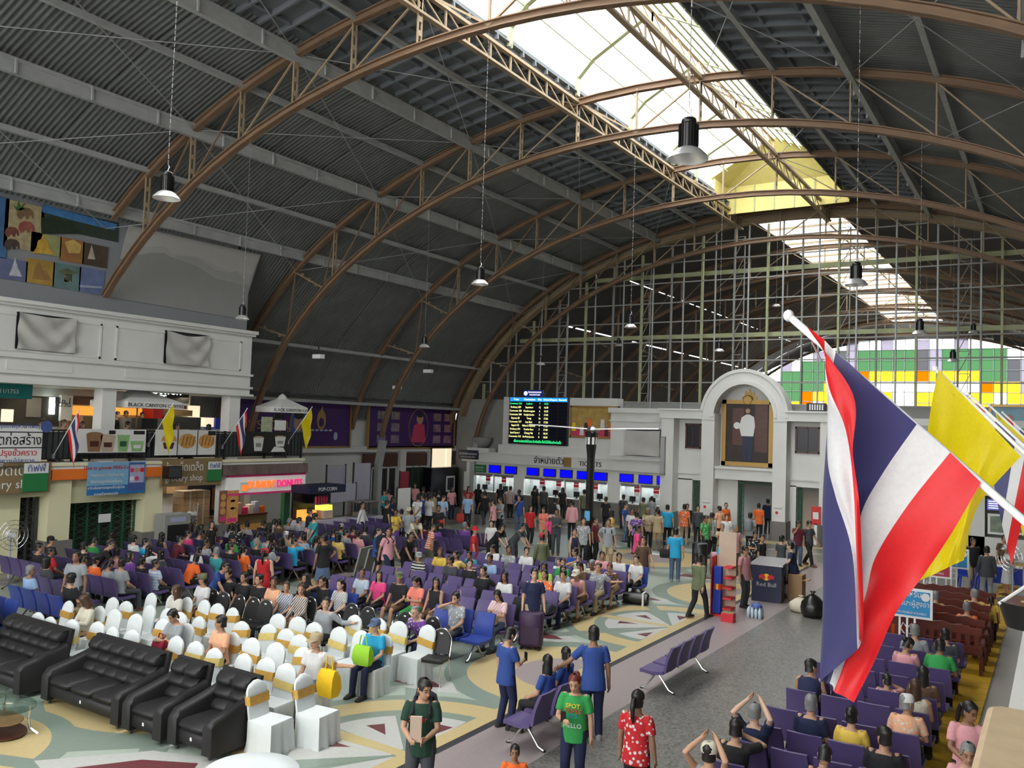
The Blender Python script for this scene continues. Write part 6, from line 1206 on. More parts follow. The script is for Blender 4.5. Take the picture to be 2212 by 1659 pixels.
# crop x y place pose yaw facing top bottom hair height | what singles the person out  (x, y = top of the head in that crop)
parse('''
A 330 390 C se 1 0 k.s zs sk-Cv 1.66 | seated in green cap holding yellow pouch
A 570 615 C se 1 0 k.n zs lk 1.66 | seated with very long dark hair before blue bench
A 1130 820 C sh 0 0 efs dl sk 1.66 | seated behind purple-flowered overshirt wearer
A 1090 1000 K sl 0 0 ufs nl be 1.66 | seated leaning forward on black chair by aisle
A 1880 745 C sf 0 0 pps jl lk 1.62 | seated in pink blouse looking at phone
A 1570 385 C sa 0 0 k.s kl sk 1.7 | seated in white collar with arm along backrests
A 1380 430 C se -1 0 q.s kl sk 1.2 | small figure seated next to white collar wearer
A 1360 205 C se 1 0 k.l kl tk 1.62 | seated in cardigan looking over shoulder
A 1755 165 C se 0 0 s.s jl sk 1.66 | seated in sky polo in middle of central block
A 660 115 C se 1 0 kss kl sk-Ce 1.62 | seated in grey cap and striped top
A 820 180 C se -1 0 d.s ks sk 1.66 | seated turned toward row neighbour with paper bag nearby
A 900 90 C sa 0 0 yfs dl sk 1.62 | seated resting arm on empty backrest
A 1160 25 C se 1 0 y.s jl sz 1.66 | seated wearing white face mask
A 1400 60 C sl 0 0 t.s kl sk 1.62 | seated bowed forward beside masked yellow shirt
A 1800 -5 C sf 0 0 w.s pl tk 1.62 | seated with pink bundle on lap
A 2070 -30 C se 1 0 efs kl tk 1.62 | seated near pink bundle holder, farther back
B 590 380 - st 0 -140 n.s as sk 1.72 | standing behind tall purple suitcase
B 370 430 C se 0 0 w.s jl lk 1.62 | seated with glasses behind suitcase holder
B 480 300 C sh 0 0 l.s kl lk 1.62 | seated resting cheek on hand
B 750 300 C se 1 0 e.s kl lk 1.6 | seated with straight hair beside hand-on-cheek neighbour
B 780 450 C se 0 0 ofs kl tk 1.62 | seated in tie-dye behind folded jacket seat
B 1010 345 C se 0 0 w.s nl sk 1.68 | seated with black strap and pink print
B 1220 415 C sl 0 0 p.n zs sz-Ci 1.7 | seated at aisle in cream cap and tank top
B 845 215 C se 0 0 w.s kl sk 1.4 | small figure seated upright in plain tee
B 510 45 C se 1 0 w.s kl sk 1.66 | seated in dress shirt toward far central rows
B 700 -10 C se 0 0 dps kl sk 1.66 | seated in dark striped shirt, far central row
B 1180 115 C sh 0 0 i.s kl sk 1.66 | seated drinking with hand at mouth
B 1240 300 C sf 0 0 z.s kl tk 1.6 | seated head down behind cream cap
B 1390 255 C sa 0 0 efs al uz 1.62 | seated with hair bun and outstretched arm
B 1390 55 C se -1 0 b.s kl sk 1.66 | seated on far blue bench
B 1490 80 C se 1 0 p.s kl sk 1.6 | seated by base of tall black fan pole
B 1760 100 C se 1 0 w.l kl tk 1.62 | seated with ponytail on far blue seats
B 1670 350 C se 1 0 g.s jl uk 1.62 | seated at aisle holding lime bag
B 1820 305 C sl 0 0 zfs as sr 1.6 | seated with dyed red hair next to green tee
B 1980 235 C sl 0 0 i.s kl se 1.66 | seated with folded hands
B 2060 170 C se 0 0 w.s kl uk 1.6 | seated with hair bun at end of row
X 1355 70 C se 1 0 g.s dl sk-Ck 1.66 | seated on end blue seat above black duffel bag
X 435 610 - sp 0 -20 b.s nl sk 1.6 | standing with back turned holding phone
X 1050 597 - rs 0 35 b.s nl sk 1.75 | standing with hand on bench back
X 795 665 S se -1 0 b.s nl tk 1.6 | seated facing standing neighbour
X 735 742 S se -1 0 b.s kl lk 1.6 | seated with waist-long hair
X 1120 672 S sa 1 0 b.s nl sk 1.66 | seated mostly hidden behind standing neighbour
X 905 965 - sp 0 -165 g.s nl ur 1.6 | standing in printed tee looking at phone
X 1380 1080 - st 0 0 rfs kl tk 1.6 | walking away in red and white print blouse
X 460 1487 - st 0 -150 o.s kl sk 1.16 | small figure at bottom edge of floor
W 1455 998 - fd 1 -150 G.s dl sk 1.68 | standing in dark tee holding paper bundle and backpack
W 890 607 W sa 0 0 w.s jl bk-Ca 1.72 | seated in sunglasses, tan cap and jeans
W 1290 587 W se 0 0 q.s nl sk-Cj 1.66 | seated with lime shoulder bag
W 655 357 K sa 1 0 e.l kl sk 1.66 | seated in sweater with arm over chair
W 215 237 K se 1 0 x.s jl sk 1.66 | seated in peach polo among black chairs
W 305 262 K se 1 0 jps jl sz 1.6 | seated in denim blouse next to peach polo
W 85 212 K se 0 0 k.s jl sk 1.66 | seated in printed dark tee by black chairs
W 155 165 K sa 0 0 k.s kl sk 1.64 | seated behind printed dark tee
W 395 187 C se 0 0 k.l kl sk-Sk 1.6 | seated wearing black headscarf
W 540 228 K se 1 0 zpl zl tz 1.6 | seated in brown plaid shawl
W 700 182 C sh 0 0 k.s kl tk 1.6 | seated holding white phone to ear
W 800 262 C se 0 0 eps kl tk 1.6 | seated in plaid shirt on near blue bench
W 870 212 C se 1 0 h.s kl lk 1.6 | seated with long straight hair behind plaid shirt
W 1065 227 C sf 0 0 c.s gl tk 1.62 | seated holding drink can in bright tee
W 1050 157 C se 1 0 sps kl tk 1.6 | seated in profile behind bright coral tee
V 1140 507 W sf 0 0 e.s ks sk 1.66 | seated on covered chair with red bag
V 1565 502 W se -1 0 x.s kl sk 1.68 | seated on covered chair with black strap
V 620 362 W sf -1 0 i.l nk cz 1.6 | seated on covered chair in cream shawl
V 130 392 L sl 0 0 n.s kl bk 1.66 | seated by far sofa back in navy polo
V 1345 300 W se -1 0 ips jl lz 1.62 | seated in green leaf print on rear covered chair
V 1415 192 K se -1 0 w.s zl sk-Cv 1.68 | seated in olive cap and white polo
V 1510 92 L sl 1 0 o.s kl sk 1.6 | leaning forward on bench end, bright orange tee
V 1600 52 L se 1 0 t.s nl be 1.66 | seated with pink towel round neck
V 1800 22 L se 0 0 o.s kl tk 1.6 | seated in profile with ponytail and orange tee
V 1700 122 - bd 0 -100 b.s kl tk 1.62 | bending over black chairs in cut-out blue top
V 945 112 L se 1 0 e.s dl sk 1.68 | seated turned back at aisle end
V 675 172 L se 1 0 k.s al sk-Ck 1.68 | seated in black cap with pink towel
V 420 52 - st 0 -150 e.s dl sk 1.7 | standing in open shirt beside blue benches
V 80 132 L se -1 0 s.s dl se 1.66 | seated at left edge with grey streaked hair
V 92 262 L sh 0 0 tfs al be 1.66 | seated with sunglasses pushed up on head
V 1120 95 L se -1 0 sss kl sk 1.5 | seated in striped football shirt
V 1240 95 L se 0 0 k.s ks sk 1.5 | seated next to striped football shirt
V 1070 115 L sf 0 0 e.s kl tk 1.55 | seated bent beside striped football shirt
V 985 -3 L sh 0 0 w.s kl lk 1.6 | seated raising hand with paper
V 830 -8 L se 1 0 p.s kl sk 1.66 | seated in pale shirt near green lattice gate
V 600 82 L se 0 0 o.s kl sk 1.6 | seated seen from behind with orange panel vest
V 720 -30 - bd -1 -40 k.s jl sk 1.66 | stooping over benches in black top and jeans
V 780 62 L sf 0 0 rfs kl tk 1.55 | seated low in red print near stooping figure
V 130 0 L se -1 0 k.s kl sk 1.66 | seated at left edge below pedestal fan
V 60 50 L se -1 0 r.s kl sk 1.6 | seated at left edge with red collar
V 545 2 L se 0 0 k.s kl sk-Ck 1.66 | seated in black cap below cream column
V 510 30 L se 0 0 d.s kl ck 1.62 | seated with bushy curly hair
E 900 350 L se -1 0 h.s kl sk 1.6 | seated in bright tee below pedestal fan
E 950 230 - st -1 -70 k.s dl lk 1.55 | standing by cartons with long hair
E 1455 245 - up 0 30 kfs kl lk 1.62 | standing in dotted dress holding bundle
E 380 415 L se 0 0 k.n kl lk 1.6 | seated with long loose hair before air cooler
E 160 490 L se -1 0 q.s kl sk 1.55 | seated low near cream column base
E 60 420 L se 0 0 w.s kl sk 1.6 | seated near cream column with raised elbow
E 720 455 L sl -1 0 m.s kl sk 1.6 | leaning forward in wine red tee
E 1790 510 L se -1 0 k.s kl be 1.66 | seated in row before donut shop
E 2040 560 L sf 0 0 e.s kl lk 1.6 | seated with long hair waving a fan
E 1760 280 L se -1 0 w.n kl tk 1.6 | seated in white tank before donut counter
E 2080 270 L se 0 0 k.s kl lk 1.6 | seated with dark hair at donut shop
E 2150 670 - st 0 30 r.n rk tk-Cr 1.62 | standing in long red dress and red cap
E 1950 1000 K sa 0 0 k.s kl sk 1.66 | seated turning round on black chair
E 440 700 L se 0 0 d.s kl lk 1.55 | seated hugging backrest, dark clothes
E 1270 640 L sb 0 0 d.s kl sk 1.5 | slumped seated in dark shirt before dotted dress
E 2180 640 L se -1 0 k.s jl sk 1.62 | seated near red dress with bare arms
C 650 240 - hb 0 -20 t.s al sk 1.74 | standing with black cross strap and turquoise tee
C 980 260 L se -1 0 e.s kl sk 1.66 | seated in grey tee right of turquoise tee
C 870 330 L se 0 0 pfs kl lk 1.6 | seated in pink print beside grey tee
C 1120 280 L se 0 0 h.s kl sk 1.6 | seated near snack counter with bright collar
C 1250 325 L se 0 0 t.s kl sk-Ce 1.62 | seated in grey cap near snack counter
C 690 590 L se 1 0 s.s kl sk 1.62 | seated in pale blue polo looking aside
C 690 740 L sh -1 0 q.s kl sk 1.66 | seated holding round white fan
C 950 580 - hp 1 80 k.s jk sk 1.66 | standing in black tee and blue flowered skirt
C 1310 590 L se 0 0 yfs kl ck 1.62 | seated with back turned in yellow flower print
C 1520 490 L se -1 0 e.s kl sk 1.6 | seated mid crowd in pale grey near yellow flowers
C 1610 580 L se 0 0 p.s kl sk 1.62 | seated in pink shirt right of yellow flowers
C 1870 470 - up 0 -60 b.s ks tk 1.6 | standing with green plastic bags near carts
C 2050 470 - wk -1 -90 p.s nl sk 1.72 | walking with dark backpack and pale pink tee
C 1460 50 - wk -1 -60 w.l kl sk 1.65 | walking with dark backpack straps
C 450 160 - st 0 -40 n.s kl sk 1.62 | standing before donut counter in blue tee
C 330 530 L sl 0 0 k.s kl se-Cw 1.66 | seated in white cap bent forward
C 200 490 L se 0 0 a.s kl sk 1.66 | seated in khaki shirt near white cap
C 540 550 L sf 0 0 p.s kl sk 1.5 | small figure seated before turquoise tee
C 1720 550 L se -1 0 g.s kl sk-Cg 1.62 | seated in green cap beside pink shirt
C 930 570 L se 1 0 z.s kl lk 1.6 | seated brushing hair behind black tee
C 1090 590 L se 0 0 e.s kl tk 1.6 | seated dark haired behind flowered skirt
C 1280 510 L sh 0 0 b.s kl tk 1.6 | seated with blue bag and raised arm
C 1480 410 B se 0 0 k.s kl sk 1.6 | seated in black near white-shirted walker
C 240 850 L sb 1 0 z.s kl be 1.66 | seated with crossed arms by red dress
C 330 740 L se 0 0 k.s kl ck 1.6 | seated with dark curls left of cyan fan holder
C 1620 700 L se 1 0 d.s kl sk 1.6 | seated in charcoal near green plastic bags
D 280 790 - fd -1 -100 y.s uk sk 1.6 | standing in yellow polo and purple skirt
D 500 755 - st 0 -150 e.s kl sk-Ci 1.66 | standing in cream cap and grey tee
D 660 545 - hb 0 10 w.s kl sk 1.7 | standing with hands clasped behind back
D 860 540 - st 0 0 w.s kl sk 1.66 | standing away in fitted white shirt, blue collar
D 1100 550 - fd 1 -120 s.s dl sk 1.68 | standing in sky blue shirt by corner
D 1010 720 - st 0 -140 k.s kl sk 1.64 | standing in black tee near striped shirt
D 550 935 - bd -1 -110 i.s kl se 1.68 | stooping in pale mint shirt
D 910 1040 - rs -1 -40 oss vl sk 1.5 | standing in orange and white stripes
D 560 1195 - bd 0 -120 k.s kl bk 1.68 | bending in black tee near striped shirt
D 1050 1030 B se 1 0 u.s kl lk 1.6 | seated in plum top next to striped shirt
D 1180 965 B se 0 0 n.s kl sk-Cr 1.62 | seated in red cap pointing
D 1340 1010 B se 0 0 u.s kl be 1.66 | seated in violet tee with orange bag
D 1480 980 B se 1 0 d.s kl sk 1.6 | seated dark profile right of violet tee
D 1630 1085 - st -1 -60 r.s rk tk-Hr 1.62 | standing in red dress and wide red hat
D 1910 985 - st 0 -150 w.s kl sk 1.45 | short figure in white collar among luggage
D 1510 505 - st 0 -150 s.s kl sk 1.7 | standing in office shirt carrying red bag
D 1520 400 - st 1 -150 r.s kl lk 1.62 | standing in red top by first ticket pier
D 1690 360 - st 0 0 k.s kl lk 1.62 | queueing at first window in black
D 1800 485 - wk 0 60 k.s dl sk 1.68 | walking with dark luggage past first window
D 2050 590 - fd 0 160 e.s kl sk 1.68 | standing in pale polo with blue bag
D 1945 625 - st 0 100 p.s kl sk 1.62 | standing in pink and blue sportswear
D 2110 1055 - bd -1 -100 k.s kl lk 1.64 | bending in black top beside orange tee
D 2150 1130 B se -1 0 o.s al sk 1.66 | squatting figure in vivid orange tee
D 90 460 - sp -1 -90 t.s kl sk 1.66 | standing in deep teal shirt with phone
D 160 450 - st 0 20 p.s kl sk 1.6 | standing in pale pink behind teal shirt
D 240 580 - fd 0 -70 n.s dl lk 1.62 | standing in navy handing over paper
D 220 300 - st 1 -60 l.s kl sk 1.62 | standing in bright lime shirt by shop front
D 610 350 - st 0 -150 p.s kl lk 1.6 | standing in salmon before green shutters
D 1235 410 - st 1 -120 p.s nl lk 1.62 | standing in light pink beside dark kiosk
D 1010 470 - st 0 20 k.s kl sk 1.66 | standing in black by dark kiosk corner
D 750 405 - st 0 0 d.s kl sk 1.66 | standing in shadow before green shutters
D 380 790 - st 0 20 b.s kl sk 1.5 | standing in royal blue behind yellow polo
D 740 520 - st 1 60 b.s kl sk 1.66 | standing in bright blue between white shirts
D 930 500 - st -1 100 a.s kl sk 1.66 | standing in olive beige by sky blue shirt
D 880 400 - st 0 30 d.s kl lk 1.62 | standing in dark grey near light boxes
D 5 650 - st 0 -30 k.s kl sk 1.68 | standing in black tracksuit with red stripe
D 450 990 B se 1 0 m.s kl sk 1.6 | seated in wine top right of yellow polo
D 130 1095 - st -1 -90 e.s kl sk 1.66 | standing behind pink tee with pale backpack
T 565 990 - st 0 0 mps kl sk 1.64 | queueing in red checked shirt at second window
T 640 1062 - up -1 -140 b.s jl sk 1.7 | standing in blue tee with hand at chin
T 775 985 - st 0 0 k.s kl sk 1.66 | queueing in black at centre windows
T 850 990 - st 0 0 d.s kl sk 1.68 | queueing in charcoal at centre windows
T 945 1090 - st 0 10 w.s kl sk 1.66 | queueing with black backpack over white
T 1195 1018 - hp 0 0 v.s dl sk 1.72 | queueing in army green hand on hip
T 1092 1112 - st 1 30 p.l kl sk 1.68 | standing in long pink sleeves near centre window
T 845 1165 - fd -1 -120 c.s al sk 1.64 | standing in watermelon tee with bag
T 905 1235 - st 0 -100 h.s kl lk-Hp 1.35 | small figure in pink bucket hat
T 958 1182 - cr 0 -150 d.l dl sk 1.74 | standing in dark uniform
T 735 1155 - st 0 -120 r.s kl lk 1.6 | standing in scarlet top by luggage
T 685 1310 - bd -1 -90 d.s dl sk 1.7 | leaning in charcoal tee
T 905 1378 - st 0 60 v.l dl sk-Cr 1.68 | standing in olive shirt and red cap
T 1112 1350 - st -1 -100 n.n kk tk 1.6 | standing in navy strap top and skirt
T 1190 1257 - st 0 -150 efs kl sk 1.7 | standing in grey print shirt beside fan pole
T 1400 1265 - hp 0 -150 e.s as sk 1.76 | standing with camouflage shorts and backpack
T 1545 1130 - st 0 -90 b.s jl sk 1.68 | standing in royal tee by third window
T 1605 1177 - st 0 -160 wps kl sk 1.66 | standing in pale checked shirt near purple flowers
T 1640 1207 - st 0 40 ufs kl sk 1.64 | standing in purple flower shirt
T 1735 1175 - fd -1 -150 afs kl be 1.7 | standing in sand batik shirt
T 1820 1182 - st 1 30 a.s al sk 1.7 | standing in khaki uniform from behind
T 1905 1147 - st 0 20 q.s kl sk 1.7 | standing in aqua shirt by portal pier
T 2050 1142 - st 0 10 ofs al sk 1.72 | standing in bright hawaiian shirt at doorway
T 1650 1322 - st 0 -60 h.s kl uk 1.64 | standing in fuchsia top by round inlay
T 1700 1418 - wk -1 -130 z.s as sk 1.68 | walking in brown tee with chest pocket
T 1975 1345 - st 0 20 q.s jl sk 1.72 | standing in cyan tee with black shoulder bag
T 1380 1080 - st 0 0 k.s kl sk 1.64 | queueing in black right of fan pole
T 1430 1192 - st 1 -60 yfs kl lk 1.62 | standing in mustard print right of fan pole
T 2165 1152 - st 0 -150 d.l kl sk 1.66 | standing in dark jacket by doorway
T 1290 1252 - st 0 -90 m.s kl sk 1.62 | standing half hidden by fan pole in wine red
T 1530 1060 - st 0 0 d.s kl sk 1.66 | queueing in grey at third ticket window
T 1700 1085 - st 0 0 v.s kl sk 1.66 | queueing in olive at last ticket window
T 1770 1075 - st 0 0 e.s kl sk 1.64 | queueing in grey at last ticket window
T 480 970 - st 0 0 k.s kl lk 1.62 | queueing long haired at first ticket window
T 640 1020 - st 0 0 n.s kl sk 1.66 | queueing in navy between first windows
T 1010 1000 - st 0 0 k.s kl lk 1.62 | queueing long haired at centre ticket window
P 595 1188 - st -1 -120 o.l ok bk 1.66 | in saffron robe by doorway
P 845 1190 - st 0 0 o.s kl sk 1.7 | walking into doorway in orange shirt
P 915 1157 - st 0 0 n.s kl sk 1.7 | walking into doorway in navy shirt
P 780 1262 - st 0 0 e.s kl sk 1.66 | walking into doorway with grey backpack
P 545 1212 - st 0 60 x.s kl sk 1.68 | standing in peach print beside saffron robe
P 440 1287 - st 0 -120 gfs kl sk 1.62 | standing in leafy blouse with luggage
P 490 1262 - st 0 -30 efs kl sk 1.66 | standing with yellow lined backpack
P 600 1275 - st 0 -150 wfs kl sk 1.6 | standing in white lace beside saffron robe
P 565 1345 - up 0 -150 a.s al be 1.66 | standing in tan shirt raising hand
P 665 1350 - hp 1 -120 p.s zl be 1.74 | standing in rose shirt before doorway
P 820 1405 - sp 0 -150 kfs kl sk 1.62 | standing in white flowered black blouse
P 870 1430 - st -1 -100 k.s kl tk 1.64 | standing with red shopping bag
P 1020 1435 - up 0 -30 d.s kl sk 1.6 | standing behind sales counter in camouflage
P 1085 1487 - rs 0 100 n.s nk tk 1.66 | leaning on sales counter in navy and red
P 740 1517 - st 0 -110 p.s dl sk 1.7 | standing in pink shirt with thin cross strap
P 1145 1325 - up 1 -150 m.s jl sk 1.66 | standing in wine tee and jeans by totem
P 1180 1325 - wk 0 -120 d.s kl sk 1.68 | striding in dark clothes by totem
P 590 1457 - st 0 -10 q.s kl lk 1.62 | standing with back turned behind stacked blue umbrellas
P 300 1195 - st 0 -150 k.l kl sk 1.6 | standing in black jacket left of saffron robe
X 1840 57 - wk 1 -20 v.l kl sk 1.68 | walking away in camouflage jacket and sandals
Y 650 705 R sl -1 0 n.n kl sk 1.66 | seated at aisle in sleeveless blue vest
Y 770 900 R se 0 0 n.s kl se 1.68 | seated with white towel over shoulders
Y 490 980 R ss 0 0 n.s kl be 1.66 | seated with hands behind head
Y 395 1075 R sh 0 0 k.s kl sk 1.66 | seated in black with chin on wrist
Y 280 1210 R ss 0 0 e.n kl sk-Ci 1.66 | seated in cream cap with elbow raised
Y 1060 985 R se 0 0 y.s kl uk 1.6 | seated with blue hair clip under flag
Y 1310 992 R sl -1 0 xfs kl se-Cw 1.68 | seated in white cap and orange print
Y 1150 1205 R se 1 0 k.s kl sk 1.68 | seated in black near bottom under flag
Y 790 1285 R sf 0 0 k.s kl sk 1.55 | seated low with only black hair showing
Y 1470 928 R se 0 0 i.n kl lz 1.62 | seated with brown bob and knit top
Y 1540 780 R se 0 0 z.s kl lk 1.62 | seated with long dark hair in brown
Y 1330 840 R sh 1 0 rps kl sk 1.35 | small figure seated in red checked shirt
Y 1680 640 R sl 0 0 g.s kl sk 1.72 | seated in pale green shirt
Y 1450 605 R sf -1 0 p.s kl uk 1.62 | seated with dark hairnet in pink top
Y 1660 600 R se 0 0 d.s kl sk 1.66 | seated in dark jacket left of grey hair
Y 1720 570 R se 0 0 e.s kl se 1.66 | seated with wavy grey hair
Y 1390 480 P ss 0 0 w.s kl sk 1.66 | seated on wooden bench, white shirt, arms raised
Y 1730 305 P se 0 0 y.n ol be 1.64 | seated in gold robe
Y 1770 340 P se 0 0 o.l ol be 1.64 | seated in bright orange robe
Y 1550 240 P sf 0 0 z.l zl be 1.64 | seated in brown robe behind red sign
Y 1390 418 P sl 0 0 o.l ol be 1.64 | seated bowed in orange robe beside flag
Y 1840 258 P se 1 0 y.l ol be 1.64 | seated at bench end in amber robe
Y 1870 1025 - fd 1 -170 p.s kl tk 1.62 | standing in peach polo near balcony edge
Y 1850 1290 - fd 0 -170 p.s kl se 1.55 | figure in peach polo at picture corner
Y 1970 0 - st 0 10 d.l el sk 1.66 | standing by blue stools in dark jacket
Y 2095 -10 - fd 1 100 w.s wk sk-Cw 1.62 | standing in white uniform and cap
Z 1460 1250 - hb 0 -150 k.s al sk 1.7 | standing in black tee beyond blue stools
Z 1690 1230 - st 0 -150 z.s kl sk 1.66 | standing in brown behind white uniform
Y 2000 330 - st 0 0 y.s kl tk 1.1 | small figure standing by tactile paving
M 375 415 U se -1 0 e.s kl sk 1.66 | seated on balcony in grey beside construction banner
M 350 420 U se 0 0 k.s kl sk 1.62 | seated on balcony in black beside construction banner
M 545 405 U se 0 0 a.s kl sz 1.66 | seated on balcony in pale shirt by flag
M 700 430 U se 0 0 k.s kl lk 1.6 | seated on balcony behind drinks banner
M 1075 345 U st 0 -90 w.s kl sk 1.66 | standing behind lit coffee counter
M 1000 360 U st 0 -60 k.s kl sk 1.62 | standing in black under glowing menu
M 1215 335 U st 0 -90 k.s kl sk 1.62 | standing in black under parasol
M 1090 415 U se 0 0 z.s kl sk 1.64 | seated on balcony between parasol and railing
M 1510 450 U se 0 0 d.s kl sk 1.62 | seated on balcony behind pastry banner
M 1780 475 U se 1 0 k.s kl lk 1.6 | seated low on balcony by blue cooler
M 1935 370 U st 1 -60 k.l kl sk 1.66 | standing on balcony at end railing in black
''')
# ---- build the shared bodies and clothes (one evaluation for all of them)
rnd_ = random.Random(3)
JOBS = {}
def job(key, fn, vox):
    if key not in JOBS: JOBS[key] = (fn, vox)
NEAR = {'X', 'W', 'V', 'Y', 'A', 'B'}
SKEL = {}
for a, lb, _ in PEOPLE:
    pose, yaw = a[4], int(a[5]); k = (pose, yaw); SKEL.setdefault(k, skel(k)); SKEL.setdefault((pose, 0), skel((pose, 0)))
    hi = a[0] in ('X', 'W') or (a[0] == 'Y' and int(a[2]) > 600)
    job(('body', pose, yaw, hi), make_body, .0085 if hi else .014); job(('top', pose, a[7][2]), make_top, .014); job(('bottom', pose, a[8][1]), make_bottom, .014)
TMP = []
for key, (fn, vox) in JOBS.items():
    S = SKEL[(key[1], key[2] if key[0] == 'body' else 0)]; b = fn(S) if key[0] == 'body' else fn(S, key[2])
    me = bpy.data.meshes.new('tmp'); me.from_pydata(b.v, [], b.f); bm = bmesh.new(); bm.from_mesh(me); bmesh.ops.recalc_face_normals(bm, faces=bm.faces); bm.to_mesh(me); bm.free()
    o = bpy.data.objects.new('tmp', me); COL.objects.link(o); r = o.modifiers.new('r', 'REMESH'); r.mode = 'VOXEL'; r.voxel_size = vox; r.use_smooth_shade = True
    s = o.modifiers.new('s', 'SMOOTH'); s.factor = .5; s.iterations = 2 if key[0] == 'body' else 4; TMP.append((key, o))
dg = bpy.context.evaluated_depsgraph_get(); DONE = {}
for key, o in TMP:
    me = bpy.data.meshes.new_from_object(o.evaluated_get(dg)); me.name = key[0]; DONE[key] = me
    if key[0] == 'body':
        n = len(me.vertices); co = np.empty(n*3, np.float32); me.vertices.foreach_get('co', co); co = co.reshape(-1, 3); Hi = np.array(SKEL[(key[1], key[2])]['H'].inverted()); h = co @ Hi[:3, :3].T+Hi[:3, 3]
        tint = np.ones((n, 4), np.float32); ax = np.abs(h[:, 0]); fr = h[:, 1] > .05
        eye = fr & (np.hypot(ax-.031, (h[:, 2]-.112)*1.3) < .0135); brow = fr & (np.abs(h[:, 2]-.137) < .0075) & (ax > .012) & (ax < .05); lip = fr & (np.abs(h[:, 2]-.047) < .008) & (ax < .024)
        tint[eye, :3] = (.12, .1, .1); tint[brow, :3] = (.2, .16, .14); tint[lip, :3] = (.75, .42, .4)
        at_ = me.attributes.new('tint', 'FLOAT_COLOR', 'POINT'); at_.data.foreach_set('color', tint.ravel())
    me.materials.clear(); me.materials.append(M['skin'] if key[0] == 'body' else M['fabric'])
for key, o in TMP:
    m_ = o.data; bpy.data.objects.remove(o); bpy.data.meshes.remove(m_)
SHOES = {p: make_shoe(SKEL[(p, 0)]).mesh('shoes', 'fabric', 50) for p in {a[4] for a, _, _ in PEOPLE}}
PAT = {'f': 'fab_floral', 's': 'fab_stripe', 'p': 'fab_plaid'}; PATN = {'f': 'floral ', 's': 'striped ', 'p': 'checked ', '.': ''}
HC = dict(k=(.012, .01, .009), e=(.2, .2, .2), z=(.06, .028, .014), r=(.14, .02, .015))
ALLSEATS = SEATS+WCH
PLACED = []
_cl = ['k.s', 'd.s', 'n.s', 'e.s', 'w.s', 'm.s', 'z.s', 'u.s', 't.s', 'a.s', 'b.s', 'dps', 'efs', 'g.s']; _hr = ['sk', 'sk', 'sk', 'lk', 'tk', 'ck', 'sk-Ck', 'se']; rnd_ = random.Random(11)
